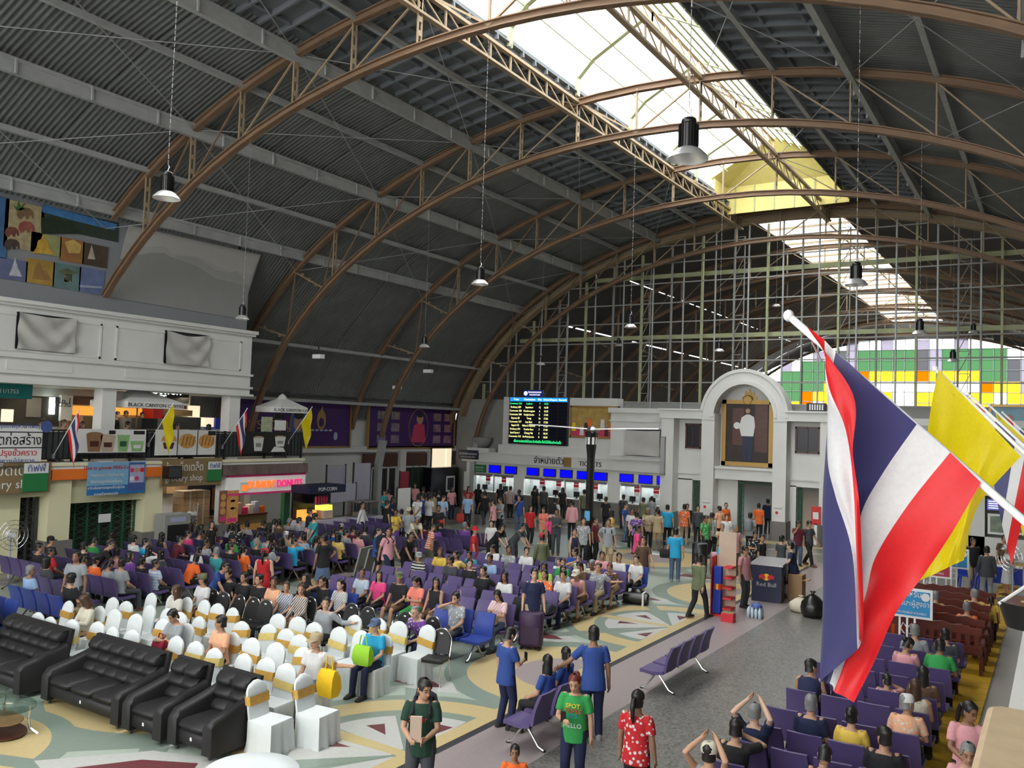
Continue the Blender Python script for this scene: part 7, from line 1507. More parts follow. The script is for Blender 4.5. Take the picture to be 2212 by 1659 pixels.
def place_one(a, lb, st=None):
    cr, x, y, place, pose, yaw, face = a[0], float(a[1]), float(a[2]), a[3], a[4], int(a[5]), float(a[6]); top, bot, hair, ht = a[7], a[8], a[9], float(a[10])
    ox, oy, sc_ = CROP[cr]; px, py = ox+x*sc_, oy+y*sc_; S = SKEL[(pose, yaw)]; sit = POSE[pose].get('sit'); k = ht/1.69
    hz = (S['H'] @ V(0, 0, .235)).z*k
    if place == 'U':                                   # on the balcony
        hx = -27.0 if sit else (-26.6 if x > 1900 else -28.9); p = PX(px, py, hx); loc = V(hx, p.y, max(ZB, ZB)); rz = math.radians(face if not sit else -60)
    elif place == '-':
        p = G(px, py, hz); rz = math.radians(face); hd = S['H'] @ V(0, 0, .235)*k; c, s = math.cos(rz), math.sin(rz); loc = V(p.x-(hd.x*c-hd.y*s), p.y-(hd.x*s+hd.y*c), 0)
        loc.x = max(loc.x, -29.6)
        for st in SEATS:                               # stand in the gap in front of a seat, not in it
            dx, dy = loc.x-st[0], loc.y-st[1]; fx, fy = -math.sin(st[2]), math.cos(st[2]); al = dx*fx+dy*fy; ac = abs(dx*fy-dy*fx)
            if ac < .3 and -.4 < al < .4: loc += V(fx, fy, 0)*(.42-al); break
        for _i in range(12):                           # people do not stand inside each other
            for q in PLACED:
                d = V(loc.x-q[0], loc.y-q[1], 0)
                if d.length < .46: loc += (d.normalized() if d.length > .01 else V(1, 0, 0))*(.47-d.length)
    elif st is not None: st[4] = True; rz = st[2]; loc = V(st[0]+math.sin(rz)*.03, st[1]-math.cos(rz)*.03, .0)
    else:
        p = G(px, py, max(1.05, hz)); best = None
        for st in ALLSEATS:
            if st[4] or st[3] not in place: continue
            hy = (S['H'] @ V(0, 0, .235)).y*k-.03; d = math.hypot(st[0]-math.sin(st[2])*hy-p.x, st[1]+math.cos(st[2])*hy-p.y)
            if best is None or d < best[0]: best = (d, st)
        if best is None or best[0] > 1.6: print('NOSEAT', lb, best and best[0]); return
        st = best[1]; st[4] = True; rz = st[2]; loc = V(st[0]+math.sin(rz)*.03, st[1]-math.cos(rz)*.03, .0)
    hi = cr in ('X', 'W') or (cr == 'Y' and y > 600)
    body = put('person', DONE[('body', pose, yaw, hi)], None, loc, rz, SKINS[3 if top[0] in 'w' and ht < 1.61 else rnd_.choice((0, 0, 1, 1, 2, 3))])
    wd = k*rnd_.uniform(.97, 1.07); body.scale = (wd, wd if not sit else k, k)
    PLACED.append((loc.x, loc.y)) if place == '-' else None
    ct, cb = CLR[top[0]], CLR[bot[0]]; shirt = {'n': 'sleeveless top', 's': 'shirt', 'l': 'long-sleeved top'}[top[2]]
    tag(body, 'person in %s%s %s, %s' % (PATN[top[1]], ct[1], shirt, lb), 'person')
    t = put('shirt', DONE[('top', pose, top[2])], body, color=ct[0])
    if top[1] in PAT: t.material_slots[0].link = 'OBJECT'; t.material_slots[0].material = M[PAT[top[1]]]
    put({'l': 'trousers', 's': 'shorts', 'k': 'skirt'}[bot[1]], DONE[('bottom', pose, bot[1])], body, color=cb[0])
    put('shoes', SHOES[pose], body, color=rnd_.choice(((.02, .02, .02), (.03, .025, .02), (.3, .3, .3), (.12, .06, .03))))
    hk = {'s': 'short', 'b': 'bald', 'l': 'long', 'c': 'curly', 't': 'tail', 'u': 'bun'}[hair[0]]
    h = put('hair', HAIR[hk], body, color=HC[hair[1]]); h.matrix_local = S['H']
    if len(hair) > 2:
        nm, me = {'C': ('cap', CAP), 'H': ('sun_hat', HAT), 'S': ('head_scarf', SCARF)}[hair[3]]; h2 = put(nm, me, body, color=CLR[hair[4]][0]); h2.matrix_local = S['H']
for a, lb, _ in PEOPLE: place_one(a, lb)
for st in SEATS:                                       # the rest of the left seating is nearly full
    if st[3] != 'L' or st[4] or st[1] < 11.6 or rnd_.random() > .5: continue
    row = round((st[1]-.28-11.5)/.93); inner = st[0] > -21.5; k = round((st[0]-(-20.05-.825 if inner else -23.2-.825))/.55)
    ps, yw = rnd_.choice((('se', 0), ('se', 1), ('se', -1), ('sf', 0), ('sl', 0))); tp = rnd_.choice(_cl)
    place_one(['E', 0, 0, 'L', ps, yw, 0, tp, rnd_.choice(('kl', 'jl', 'dl')), rnd_.choice(_hr), rnd_.uniform(1.56, 1.7)], 'in %s %s row, %s seat from wall' % (ORD[row], 'inner' if inner else 'wall-side', ORD[k]), st)
# ================================================================== flags
def cloth(name, c, tr=.4):
    m = bpy.data.materials.new(name); m.use_nodes = True; M[name] = m; nt = m.node_tree; N, L = nt.nodes, nt.links; b = N['Principled BSDF']; b.inputs['Roughness'].default_value = .45; b.inputs['Sheen Weight'].default_value = .2
    tc = N.new('ShaderNodeTexCoord'); w = N.new('ShaderNodeTexNoise'); w.inputs['Scale'].default_value = 60.; L.new(tc.outputs['Object'], w.inputs['Vector']); mx = N.new('ShaderNodeMix'); mx.data_type = 'RGBA'; mx.inputs[6].default_value = (*c, 1); mx.inputs[7].default_value = (*[v*.85 for v in c], 1); L.new(w.outputs[0], mx.inputs[0]); L.new(mx.outputs[2], b.inputs['Base Color'])
    t = N.new('ShaderNodeBsdfTranslucent'); L.new(mx.outputs[2], t.inputs[0]); s = N.new('ShaderNodeMixShader'); s.inputs[0].default_value = tr; L.new(b.outputs[0], s.inputs[1]); L.new(t.outputs[0], s.inputs[2]); L.new(s.outputs[0], N['Material Output'].inputs[0])
cloth('flag_red', (.9, .015, .02)); cloth('flag_white', (.9, .9, .9)); cloth('flag_blue', (.055, .055, .19)); cloth('flag_yellow', (1., .8, .0), .5)
def crom(P, t):                                        # Catmull-Rom through rows of points
    n = len(P)-1; x = min(max(t, 0), 1)*n; i = min(int(x), n-1); f = x-i; g = lambda k: P[min(max(k, 0), n)]
    p0, p1, p2, p3 = g(i-1), g(i), g(i+1), g(i+2); return p1*1.0+(p2-p0)*(.5*f)+(p0*2-p1*5+p2*4-p3)*(.5*f*f)+(p1*3-p0-p2*3+p3)*(.5*f*f*f)
THAI = (('red_stripe', 'flag_red', 0, 1/6), ('white_stripe', 'flag_white', 1/6, 2/6), ('blue_stripe', 'flag_blue', 2/6, 4/6), ('white_stripe', 'flag_white', 4/6, 5/6), ('red_stripe', 'flag_red', 5/6, 1))
def flag(label, fn, stripes, o, ns=8, nt_=26, ripple=.0):
    t = thing('hanging_flag', label, 'flag', o)
    for nm, m_, a, b_ in stripes:
        k = max(3, int(ns*(b_-a)*6)); MB().grid(lambda u, v: fn(a+(b_-a)*u, v)-Vector(o), k, nt_).build(nm, m_, t, True)
    return t
def pole(label, base, tip):
    t = thing('flag_pole', label, 'pole', base); d = Vector(tip)-Vector(base); MB().tube([(0, 0, 0), d], .014, 10).build('shaft', 'white', t, True); MB().lathe([(.006, -.022), (.017, -.014), (.021, 0), (.017, .014), (.006, .022)], 12, d).build('ball_tip', 'white', t, True)
    MB().bx(-.04, .04, -.03, .03, -.08, .06).build('bracket', 'steel', t); MB().tube([d*.93+V(0, -.02, -.02), d*.9+V(0, -.03, -.06)], .004, 5).build('hook', 'steel', t); return t
def grid_fn(tab, ys):                                  # columns: (s, [(px, py) ...], [depth ...])
    ss = [c[0] for c in tab]
    def fn(s, t):
        cols = [crom([PY(x, y, Y) for (x, y), Y in zip(c[1], c[2])], t) for c in tab]
        i = max(k for k in range(len(ss)) if ss[k] <= s+1e-9); i = min(i, len(ss)-2); f = (s-ss[i])/(ss[i+1]-ss[i]); g = lambda k: cols[min(max(k, 0), len(cols)-1)]
        p0, p1, p2, p3 = g(i-1), g(i), g(i+1), g(i+2); p = p1+(p2-p0)*(.35*f*(1-f)**2)+(p2-p1)*(3*f*f-2*f*f*f)-(p3-p1)*(.35*f*f*(1-f))
        return p+V(.008, 0, .012)*max(0, 1-t*8)+V(0, .014*math.sin(9*s+14*t)+.012*math.sin(26*s-5*t)+.006*math.sin(47*s+9*t), 0)*min(1, .25+t)
    return fn
pole('white pole of the big national flag nearest the camera', (.45, 3.3, 4.14), (-.871, 3.3, 5.35))
D3 = lambda *a: [3.3+v for v in a]
tabA = [(0, [(1738, 712), (1842, 850), (1844, 980), (1856, 1090), (1864, 1260), (1862, 1400)], D3(-.025, -.12, -.13, -.12, -.1, -.06)), (1/6, [(1776, 742), (1791, 835), (1826, 930), (1844, 1080), (1851, 1240), (1857, 1380)], D3(-.025, -.1, -.12, -.11, -.09, -.06)),
        (2/6, [(1800, 768), (1789, 870), (1786, 990), (1806, 1070), (1842, 1200), (1855, 1400)], D3(-.03, -.06, -.07, -.07, -.07, -.05)), (.43, [(1838, 800), (1798, 880), (1780, 1040), (1776, 1220), (1772, 1390), (1776, 1468)], D3(-.025, 0, 0, 0, -.01, -.02)),
        (.52, [(1893, 851), (1835, 960), (1812, 1120), (1800, 1260), (1792, 1400), (1782, 1474)], D3(-.025, .05, .06, .05, .03, .0)), (4/6, [(1975, 924), (1905, 1025), (1858, 1120), (1842, 1260), (1815, 1400), (1790, 1478)], D3(-.025, .03, .04, .04, .02, 0)),
        (5/6, [(2046, 985), (1962, 1090), (1890, 1205), (1869, 1290), (1832, 1410), (1802, 1492)], D3(-.025, .0, .02, .02, .0, -.01)), (1, [(2113, 1050), (2060, 1145), (1993, 1245), (1938, 1320), (1888, 1430), (1845, 1517)], D3(-.025, -.03, -.02, -.02, -.03, -.03))]
flag('big red, white and blue striped flag hanging closest to the camera', grid_fn(tabA, 0), THAI, (-.3, 3.3, 4.9), 8, 40)
pole('white pole of the big yellow flag', (.5, 6.7, 4.1), tuple(PY(2020, 797, 6.7)))
tabB = [(0, [(2024, 803), (2008, 900), (1997, 1000), (1986, 1100), (1976, 1180), (1967, 1262)], [6.66, 6.66, 6.62, 6.62, 6.65, 6.66]), (.35, [(2088, 870), (2070, 960), (2060, 1040), (2045, 1120), (2030, 1180), (2012, 1243)], [6.66, 6.75, 6.8, 6.78, 6.75, 6.72]), (.7, [(2150, 935), (2120, 1000), (2100, 1070), (2080, 1130), (2068, 1180), (2056, 1222)], [6.66, 6.68, 6.64, 6.64, 6.66, 6.66]), (1, [(2202, 990), (2150, 1045), (2112, 1095), (2096, 1140), (2088, 1180), (2082, 1210)], [6.66, 6.72, 6.75, 6.74, 6.72, 6.72])]
flag('plain bright yellow flag hanging behind the big striped flag', grid_fn(tabB, 0), (('field', 'flag_yellow', 0, 1),), (-.3, 6.7, 4.9), 4, 24)
for k, Yp in enumerate((9.9, 13.1, 16.3)):
    tip = V(-.79, Yp, 5.37); base = V(.5, Yp, 4.05); pole('white pole of the %s far flag on the camera side balcony' % ORD[k], tuple(base), tuple(tip))
    def fn(s, t, Yp=Yp, tip=tip, base=base):
        p = tip+(base-tip)*(.05+.42*s); x = p.x+(tip.x+.22-p.x)*.55*t; return V(x, Yp+.05*math.sin(10*s+5*t)*t, p.z-(.35+.6*s)*t*1.15)
    flag(('striped national flag folded along its pole, third in line', 'yellow flag fourth in line at the right edge', 'striped national flag last in line at the right edge')[k], fn, THAI if k != 1 else (('field', 'flag_yellow', 0, 1),), tuple(base), 5, 14)
LF = ((115, 985, 1), (320, 960, 0), (480, 965, 1), (622, 955, 0))
for k, (a, b, th) in enumerate(LF):
    p = PX(a, b, XM+.2); base = V(XM+.2, p.y, p.z); tip = base+V(1.25, .0, 1.42); nm = ('striped national flag on railing above the orange fascia', 'yellow flag on railing above the pastry banner', 'striped national flag on railing above the donut sign', 'yellow flag on railing beside the black cup banner')[k]
    pole('slim pole of the '+nm.split(' on ')[0]+(' nearer the construction banner', ' nearer the pastry banner', ' near the end of the balcony', ' at the last balcony post')[k], tuple(base), tuple(tip))
    def fn(s, t, base=base, tip=tip, k=k):
        p = tip+(base-tip)*(.03+.42*s); q = tip+V(-.05, 0, 0); x = p.x+(q.x-.12-p.x)*.3*t; return V(x, p.y+(.05*math.sin(9*s+4*t)+.3*(.4 if k % 2 else .25)+.15*s)*t, p.z-(.45+.5*s)*t*1.25)
    flag(nm, fn, THAI if th else (('field', 'flag_yellow', 0, 1),), tuple(base), 4, 12)
# ================================================================== pendant high-bay lamps
def hb_lamp(x, y, z, label, zt=None):
    zt = zt or ell(x, AI, BI); t = thing('pendant_lamp', label, 'lamp', (x, y, z), 0, 'high-bay pendant lamps')
    MB().lathe([(.2, 0), (.19, .02), (.13, .085), (.085, .11)], 24, cap=False).build('reflector', 'reflector', t, True)
    b = MB(); b.lathe([(.085, .1), (.085, .34)], 20)
    for k in range(20): a = 2*PI*k/20; b.box((.09*math.cos(a), .09*math.sin(a), .23), (.018, .006, .22), a)
    b.build('heat_sink', 'plastic_black', t); MB().lathe([(.06, .34), (.075, .36), (.07, .4), (.02, .42)], 14).build('driver_cap', 'plastic_black', t, True); MB().lathe([(.08, .095), (.001, .094)], 16, cap=False).build('lens', 'white', t)
    MB().tube([(0, 0, .42), (.03, 0, .47), (0, 0, .52), (-.03, 0, .47), (0, 0, .42)], .008, 5).build('hanger', 'steel', t)
    n = 2; b = MB(); H_ = zt-z-.5; m_ = int(H_/.09)
    for k in range(m_): zz_ = .52+H_*k/m_; b.box((0, 0, zz_+.03), (.013, .005, .07) if k % 2 else (.005, .013, .07))
    b.build('chain', 'concrete', t); return t
lab = ('near row over the sofas', 'row in front of the first visible truss', 'row over the central seating', 'row before the gable', 'row under the gable arch')
for r, (Yl, l) in enumerate(((7.85, ((-11.28, 8.1), (-3.07, 7.55))), (16.1, ((-19.4, 7.6), (-11.28, 8.1), (-3.07, 7.6))), (24.4, ((-19.45, 7.6), (-11.3, 8.05), (-3.07, 7.6))), (32.7, ((-19.45, 7.6), (-11.3, 8.05), (-3.07, 7.55))), (40.6, ((-11.3, 10.9), (-3.05, 9.4), (-19.45, 9.2))))):
    for x, z in l: hb_lamp(x, Yl, z, 'black finned pendant lamp, %s line, %s' % ('centre' if abs(x+11.3) < 1 else ('shop side' if x < -12 else 'flag side'), lab[r]), None if Yl < 40 else ell(x, AI, BI)+1.2)
for px, py, Yl, k in ((688, 769, 24.5, 0), (925, 801, 32.8, 1), (858, 836, 32.8, 2)):
    t = thing('roof_flood_light', 'small grey flood lamp fixed to the roof purlin, %s from the parasols' % ORD[k], 'light', PY(px, py, Yl)); MB().bx(-.22, .22, -.12, .12, -.1, .06).build('housing', 'white', t); MB().bx(-.2, .2, -.1, .1, -.11, -.1).build('lens', 'concrete', t); MB().bx(-.02, .02, -.02, .02, .06, .4).build('stem', 'dark_steel', t)
# ================================================================== tall fan pole
t = thing('fan_pole', 'tall black column carrying two long thin fan blades', 'fan', (-14.45, 28.1, 0)); oc = lambda r, z, n=8: [(r*math.cos(2*PI*(k+.5)/n), r*math.sin(2*PI*(k+.5)/n), z) for k in range(n)]
MB().rings([oc(.2, 0), oc(.16, .3), oc(.14, .4), oc(.14, 3.8), oc(.22, 4.5), oc(.24, 4.7), oc(.18, 4.75)]).build('column', 'plastic_black', t)
for k in range(8): a = 2*PI*k/8; MB().box((.205*math.cos(a), .205*math.sin(a), 4.4), (.02, .09, .26), a).build('light_window', 'white', t)
MB().lathe([(.16, 4.72), (.2, 4.8), (.12, 4.9), (.03, 4.95)], 14).build('hub', 'steel', t)
for s in (-1, 1): MB().rings([[(s*x, -w, 4.86+dz), (s*x, w, 4.86+dz), (s*x, w*.4, 4.9+dz), (s*x, -w*.4, 4.9+dz)] for x, w, dz in ((.1, .12, -.05), (1.2, .13, 0), (2.65, .1, .04))]).build('blade', 'white', t)
MB().bx(-.1, .1, -.17, -.13, 1.5, 1.85).build('notice', mat('notice_blue', (.1, .4, .65), .5), t)
# ================================================================== counters, signs, stalls on the open floor
t = thing('sales_counter', 'dark blue energy drink sales counter with grey top', 'counter', (-7.25, 26.0, 0), .12); MB().bx(-.42, .42, -.75, .75, 0, 1.05).build('body', 'navy', t); MB().bx(-.46, .46, -.8, .8, 1.05, 1.1).build('top', 'steel', t); MB().lathe([(.01, 0), (.1, .004), (.1, .008)], 16).build('sun_emblem', 'yellow', t, loc=(0, -.752, .72)).rotation_euler = (PI/2, 0, 0)
for s in (-1, 1): MB().prism([(s*x, -.765, z) for x, z in ((.02, .7), (.06, .78), (.14, .8), (.22, .74), (.2, .66), (.14, .69), (.1, .64), (.05, .66))], (0, .012, 0)).build('bull_emblem', 'red', t)
text('Red Bull', .17, 'steel', t, (0, -.755, .5), ROT_NY); text('2', .2, 'steel', t, (.425, -.2, .8), ROT_PX)
t = thing('umbrella_rack', 'tall rack of rolled blue items with red shelves', 'rack', (-7.55, 22.6, 0)); MB().bx(-.28, .28, -.2, .2, 0, .06).build('base', 'red', t); MB().bx(-.28, -.25, -.2, .2, 0, 1.55).build('side', 'red', t); MB().bx(-.2, .28, .17, .2, .1, 2.2).build('back_board', mat('kraft', (.55, .42, .32), .8), t)
for k in range(5): MB().bx(.05, .28, -.2, .17, .2+k*.27, .24+k*.27).build('shelf', 'red', t)
for k in range(6): MB().tube([(-.2+.06*(k % 3)*1.2, -.16+.1*(k//3), .08), (-.17+.05*(k % 3)*1.2, -.13+.08*(k//3), 1.3)], [.045, .05], 8).build('rolled_item', 'blue_bin', t); MB().tube([(-.17+.05*(k % 3)*1.2, -.14+.08*(k//3), .7), (-.165+.05*(k % 3)*1.2, -.14+.08*(k//3), .85)], .056, 8).build('red_band', ('red', 'yellow')[k % 2], t)
t = thing('water_pack', 'shrink wrapped pack of clear water bottles with blue cloth', 'bottles', (-6.75, 22.95, 0))
for i in range(4):
    for j in range(3): MB().lathe([(.045, 0), (.045, .2), (.03, .25), (.016, .27), (.016, .29)], 8).build('bottle', mat('water_plastic', (.55, .68, .75), .15) if 'water_plastic' not in M else M['water_plastic'], t, True, (-.18+.1*i, -.12+.1*j, 0))
MB().lathe([(.16, .28), (.14, .34), (.05, .4)], 10).build('cloth', 'ink_blue', t)
t = thing('carton_stack', 'open red and brown carton standing by the counter', 'box', (-6.55, 26.3, 0)); MB().bx(-.2, .2, -.22, .22, 0, .75).build('carton', 'brown_box', t); MB().bx(-.21, -.2, -.22, .22, .1, .75).build('red_side', 'red', t); MB().bx(.2, .36, -.2, .2, .6, .62).build('flap', 'brown_box', t)
t = thing('red_crate', 'small red crate beside the water bottles', 'box', (-7.2, 22.0, 0)); MB().bx(-.16, .16, -.12, .12, 0, .22).build('carton', 'red', t); MB().bx(-.15, .15, -.11, .11, .22, .23).build('lid', 'brown_box', t)
def bag(label, loc, r, h, m, name='rubbish_bag', cat='bag', knot=True):
    t = thing(name, label, cat, loc); rs = random.Random(len(label)); n = 14; rg = []
    for q, (f, z) in enumerate(((.75, 0), (1, .15), (1.05, .4), (.95, .65), (.6, .85), (.22, .97))): rg.append([((r*f*(1+.08*math.sin(3*k+q)+rs.uniform(-.05, .05)))*math.cos(2*PI*k/n), (r*f*(1+.08*math.cos(4*k+q)))*math.sin(2*PI*k/n), h*z) for k in range(n)])
    MB().rings(rg).build('sack', m, t, True)
    if knot: MB().lathe([(r*.2, 0), (r*.1, h*.06), (r*.3, h*.16)], 8, (0, 0, h*.95)).build('knot', m, t, True)
    return t
bag('black rubbish sack tied at top near the sales counter', (-5.58, 24.1, 0), .3, .62, 'plastic_black'); bag('cream sack slumped beside the black rubbish sack', (-6.0, 24.6, 0), .3, .4, mat('cream_sack', (.6, .55, .42), .8))
t = thing('red_totem', 'slim red totem sign standing by the doorway', 'sign', (-9.0, 39.2, 0)); MB().bx(-.25, .25, -.2, .2, 0, .08).build('base', 'plinth', t); MB().bar((0, 0, 0), (0, 0, 1.0), .12, .1).build('post', 'paper', t); MB().bx(-.2, .2, -.05, .05, .95, 1.75).build('panel', 'red', t); MB().bx(-.12, .12, -.06, -.05, 1.2, 1.5).build('label', 'paper', t)
def post_sign(x, y, w, h, z0, m, label, lines, cols=('paper',), name='seat_sign'):
    t = thing(name, label, 'sign', (x, y, 0))
    for s in (-.3, .3, 0): MB().bar((s*w*.5, 0, 0), (s*w*.5, 0, z0+.05), .04, .04).build('post', 'white', t)
    MB().bx(-w/2, w/2, -.03, .03, z0, z0+h).build('border', 'white', t); MB().bx(-w/2+.05, w/2-.05, -.04, -.03, z0+.05, z0+h-.05).build('face', m, t); MB().bx(-w*.35, w*.35, -.2, .2, 0, .04).build('foot', 'white', t)
    for q in (-1, 1): MB().tube([(q*.05, 0, z0-.35), (q*.13, 0, z0-.25), (q*.08, 0, z0-.12), (q*.02, 0, z0-.2)], .012, 6).build('scroll', 'white', t)
    for k, (s_, sz) in enumerate(lines): text(s_, sz, cols[k % len(cols)], t, (-.04*w, -.045, z0+h*(1-(k+.6)/len(lines)*.95)), ROT_NY, depth=.004, sx=.85)
    MB().lathe([(.02, 0), (.085, .003), (.085, .006)], 16).build('symbol', 'paper', t, loc=(w*.36, -.04, z0+h*.75)).rotation_euler = (PI/2, 0, 0)
    return t
mat('sign_blue', (.02, .25, .52), .5); post_sign(-2.72, 20.2, .98, .62, 1.08, 'sign_blue', 'blue and white reserved seating sign on white posts beside flag', (('ที่นั่งสำหรับ', .17), ('คนพิการ และผู้สูงอายุ', .15), ('RESERVED FOR DISABLED & ELDERLY', .06)))
post_sign(-3.1, 27.4, 1.1, .72, .95, 'board_red', 'red and white monks seating sign beyond wooden benches', (('ที่นั่งสำหรับ', .16), ('พระภิกษุสามเณร', .16), ('RESERVED FOR MONKS', .09))); post_sign(-2.75, 29.4, .95, .6, 1.0, 'sign_blue', 'second blue and white sign behind the red sign', (('ที่นั่งสำหรับ', .15), ('ผู้สูงอายุ', .15)))
def stool(x, y, label):
    t = thing('plastic_stool', label, 'stool', (x, y, 0), .3, 'blue plastic stools'); MB().rings([[(-s, -s, z), (s, -s, z), (s, s, z), (-s, s, z)] for s, z in ((.16, .44), (.15, .46))]).build('seat', 'blue_bin', t)
    for i in (-1, 1):
        for j in (-1, 1): MB().bar((i*.14, j*.14, .45), (i*.19, j*.19, 0), .05, .03).build('leg', 'blue_bin', t)
    MB().rings([[(-s, .16+d, z), (s, .16+d, z), (s, .19+d, z), (-s, .19+d, z)] for s, z, d in ((.16, .44, 0), (.17, .8, .06))]).build('backrest', 'blue_bin', t)
stool(-2.6, 32.0, 'blue plastic chair with purple cloth near the white uniform'); stool(-2.05, 31.6, 'blue plastic chair nearest the white uniform'); stool(-2.3, 33.2, 'blue plastic chair behind the other two')
t = thing('health_table', 'folding table covered in blue cloth before the white uniform', 'table', (-1.7, 33.2, 0)); MB().bx(-.7, .7, -.35, .35, .72, .75).build('top', 'paper', t); MB().bx(-.71, .71, -.36, -.34, .2, .74).build('cloth', 'blue_bin', t)
for i in (-1, 1):
    for j in (-1, 1): MB().bar((i*.62, j*.3, 0), (i*.62, j*.3, .72), .03).build('leg', 'steel', t)
floor_fan((-1.2, 31.0, 0), 'blue bladed pedestal fan beside the white uniform', -2.2)
t = thing('donation_table', 'folding table with clear donation box near the round inlay', 'table', (-11.3, 27.4, 0)); MB().bx(-.6, .6, -.3, .3, .7, .73).build('top', 'paper', t); MB().bx(-.3, .3, -.2, .2, .73, 1.15).build('donation_box', 'shop_glass', t); MB().lathe([(.1, .74), (.06, .9)], 8).build('flower_pot', 'pic_pink', t)
for i in (-1, 1):
    for j in (-1, 1): MB().bar((i*.55, j*.26, 0), (i*.55, j*.26, .7), .03).build('leg', 'steel', t)
t = thing('cloth_table', 'round table under white cloth at the bottom edge', 'table', (-7.95, 7.05, 0)); MB().rings([[(r*math.cos(2*PI*k/36)*(1+e*math.sin(9*2*PI*k/36)), r*math.sin(2*PI*k/36)*(1+e*math.sin(9*2*PI*k/36)), z) for k in range(36)] for r, e, z in ((.68, .04, .03), (.62, .03, .4), (.56, .01, .74), (.54, 0, .765), (.3, 0, .77))]).build('table_cloth', 'cover_cloth', t, True); MB().lathe([(.3, 0), (.05, .05), (.05, .72)], 12).build('pedestal', 'dark_steel', t)
# luggage and bags
def suitcase(x, y, w, d, h, m, label, rz=0.0):
    t = thing('suitcase', label, 'suitcase', (x, y, 0), rz); rnd(MB(), -w/2, w/2, -d/2, d/2, .06, h, .05).build('shell', m, t, 50); MB().bx(-w/2+.06, w/2-.06, -d/2-.012, -d/2, .14, h*.62).build('front_pocket', m, t)
    for i in (-1, 1):
        MB().tube([(i*w*.28, d*.4, h), (i*w*.28, d*.4, h+.22)], .01, 6).build('handle_bar', 'dark_steel', t)
        for j in (-1, 1): MB().lathe([(.03, 0), (.03, .06)], 8).build('wheel', 'black', t, loc=(i*w*.38, j*d*.32, 0))
    MB().bar((-w*.28, d*.4, h+.22), (w*.28, d*.4, h+.22), .03).build('handle_grip', 'black', t); return t
mat('purple_case', (.035, .012, .05), .55); suitcase(-9.75, 16.35, .52, .3, .82, 'purple_case', 'tall dark purple suitcase in front of navy polo wearer', .35); suitcase(-10.3, 28.3, .5, .35, 1.1, 'plastic_black', 'stack-high black suitcase beside cyan tee wearer', .3); suitcase(-9.9, 28.9, .45, .3, .75, mat('floral_case', (.5, .3, .35), .6, 0, .9, 12.), 'pink flowered suitcase behind black suitcases', .2)
t = thing('duffel_bag', 'black duffel bag with white trim under end blue seat', 'bag', (-9.95, 22.35, 0), .2); MB().rings([[(x, .17*math.cos(a)*s, .17+.17*math.sin(a)*s) for a in np.linspace(0, 2*PI, 13)[:-1]] for x, s in ((-.36, .7), (-.33, .95), (0, 1), (.33, .95), (.36, .7))]).build('body', 'plastic_black', t, 50); MB().tube([(-.15, 0, .33), (-.1, 0, .45), (.1, 0, .45), (.15, 0, .33)], .015, 6).build('handle', 'black', t); MB().bx(.2, .25, -.18, .18, .0, .35).build('trim', 'paper', t)
def tote(label, loc, w, d, h, col, rz=0.0, name='tote_bag'):
    t = thing(name, label, 'bag', loc, rz); MB().rings([[(x*f, y*g, z) for x, y in ((-w/2, -d/2), (0, -d*.6), (w/2, -d/2), (w/2, d/2), (0, d*.6), (-w/2, d/2))] for f, g, z in ((.85, .8, 0), (1.05, 1.15, h*.3), (1, .9, h*.75), (.9, .3, h))]).build('body', 'fabric', t, 60).color = (*col, 1)
    MB().tube([(-w*.25, 0, h*.95), (-w*.15, 0, h*1.5), (w*.15, 0, h*1.5), (w*.25, 0, h*.95)], .012, 6).build('strap', 'fabric', t).color = (*col, 1); return t
def head_at(lb):
    for o in bpy.data.objects:
        if o.name.startswith('person') and o.parent is None and lb in o.get('label', ''): return o
def lap(lb, label, w, d, h, col, off=(0, .3, .6)):
    o = head_at(lb)
    if o is None: return
    c, s = math.cos(o.rotation_euler.z), math.sin(o.rotation_euler.z); tote(label, (o.location.x+off[0]*c-off[1]*s, o.location.y+off[0]*s+off[1]*c, off[2]), w, d, h, col, o.rotation_euler.z)
lap('lime shoulder bag', 'bright lime shoulder bag on lap of cyan shirt wearer', .36, .14, .34, (.32, .65, .04), (0, .34, .56)); lap('tan cap and jeans', 'yellow cloth bag hanging beside sunglasses wearer', .34, .2, .42, (.8, .5, .01), (-.36, .05, .42)); lap('with red bag', 'dark red bag on lap of grey tee wearer', .3, .14, .2, (.25, .01, .03), (0, .3, .6)); lap('holding lime bag', 'lime round bag beside green tee wearer', .22, .16, .2, (.4, .6, .05), (.3, .1, .47)); lap('looking at phone', 'patterned beige handbag on lap of pink blouse wearer', .32, .12, .2, (.5, .4, .25), (0, .32, .58)); lap('office shirt carrying', 'red and white plastic bag held by office shirt wearer', .34, .24, .4, (.5, .05, .04), (.3, .1, .35)); lap('red shopping bag', 'red shopping bag held in front of dark doorway', .2, .14, .26, (.75, .12, .03), (.28, .15, .6)); lap('black shoulder bag', 'black shoulder bag worn by cyan tee wearer', .34, .16, .28, (.01, .01, .01), (-.32, .0, .75))
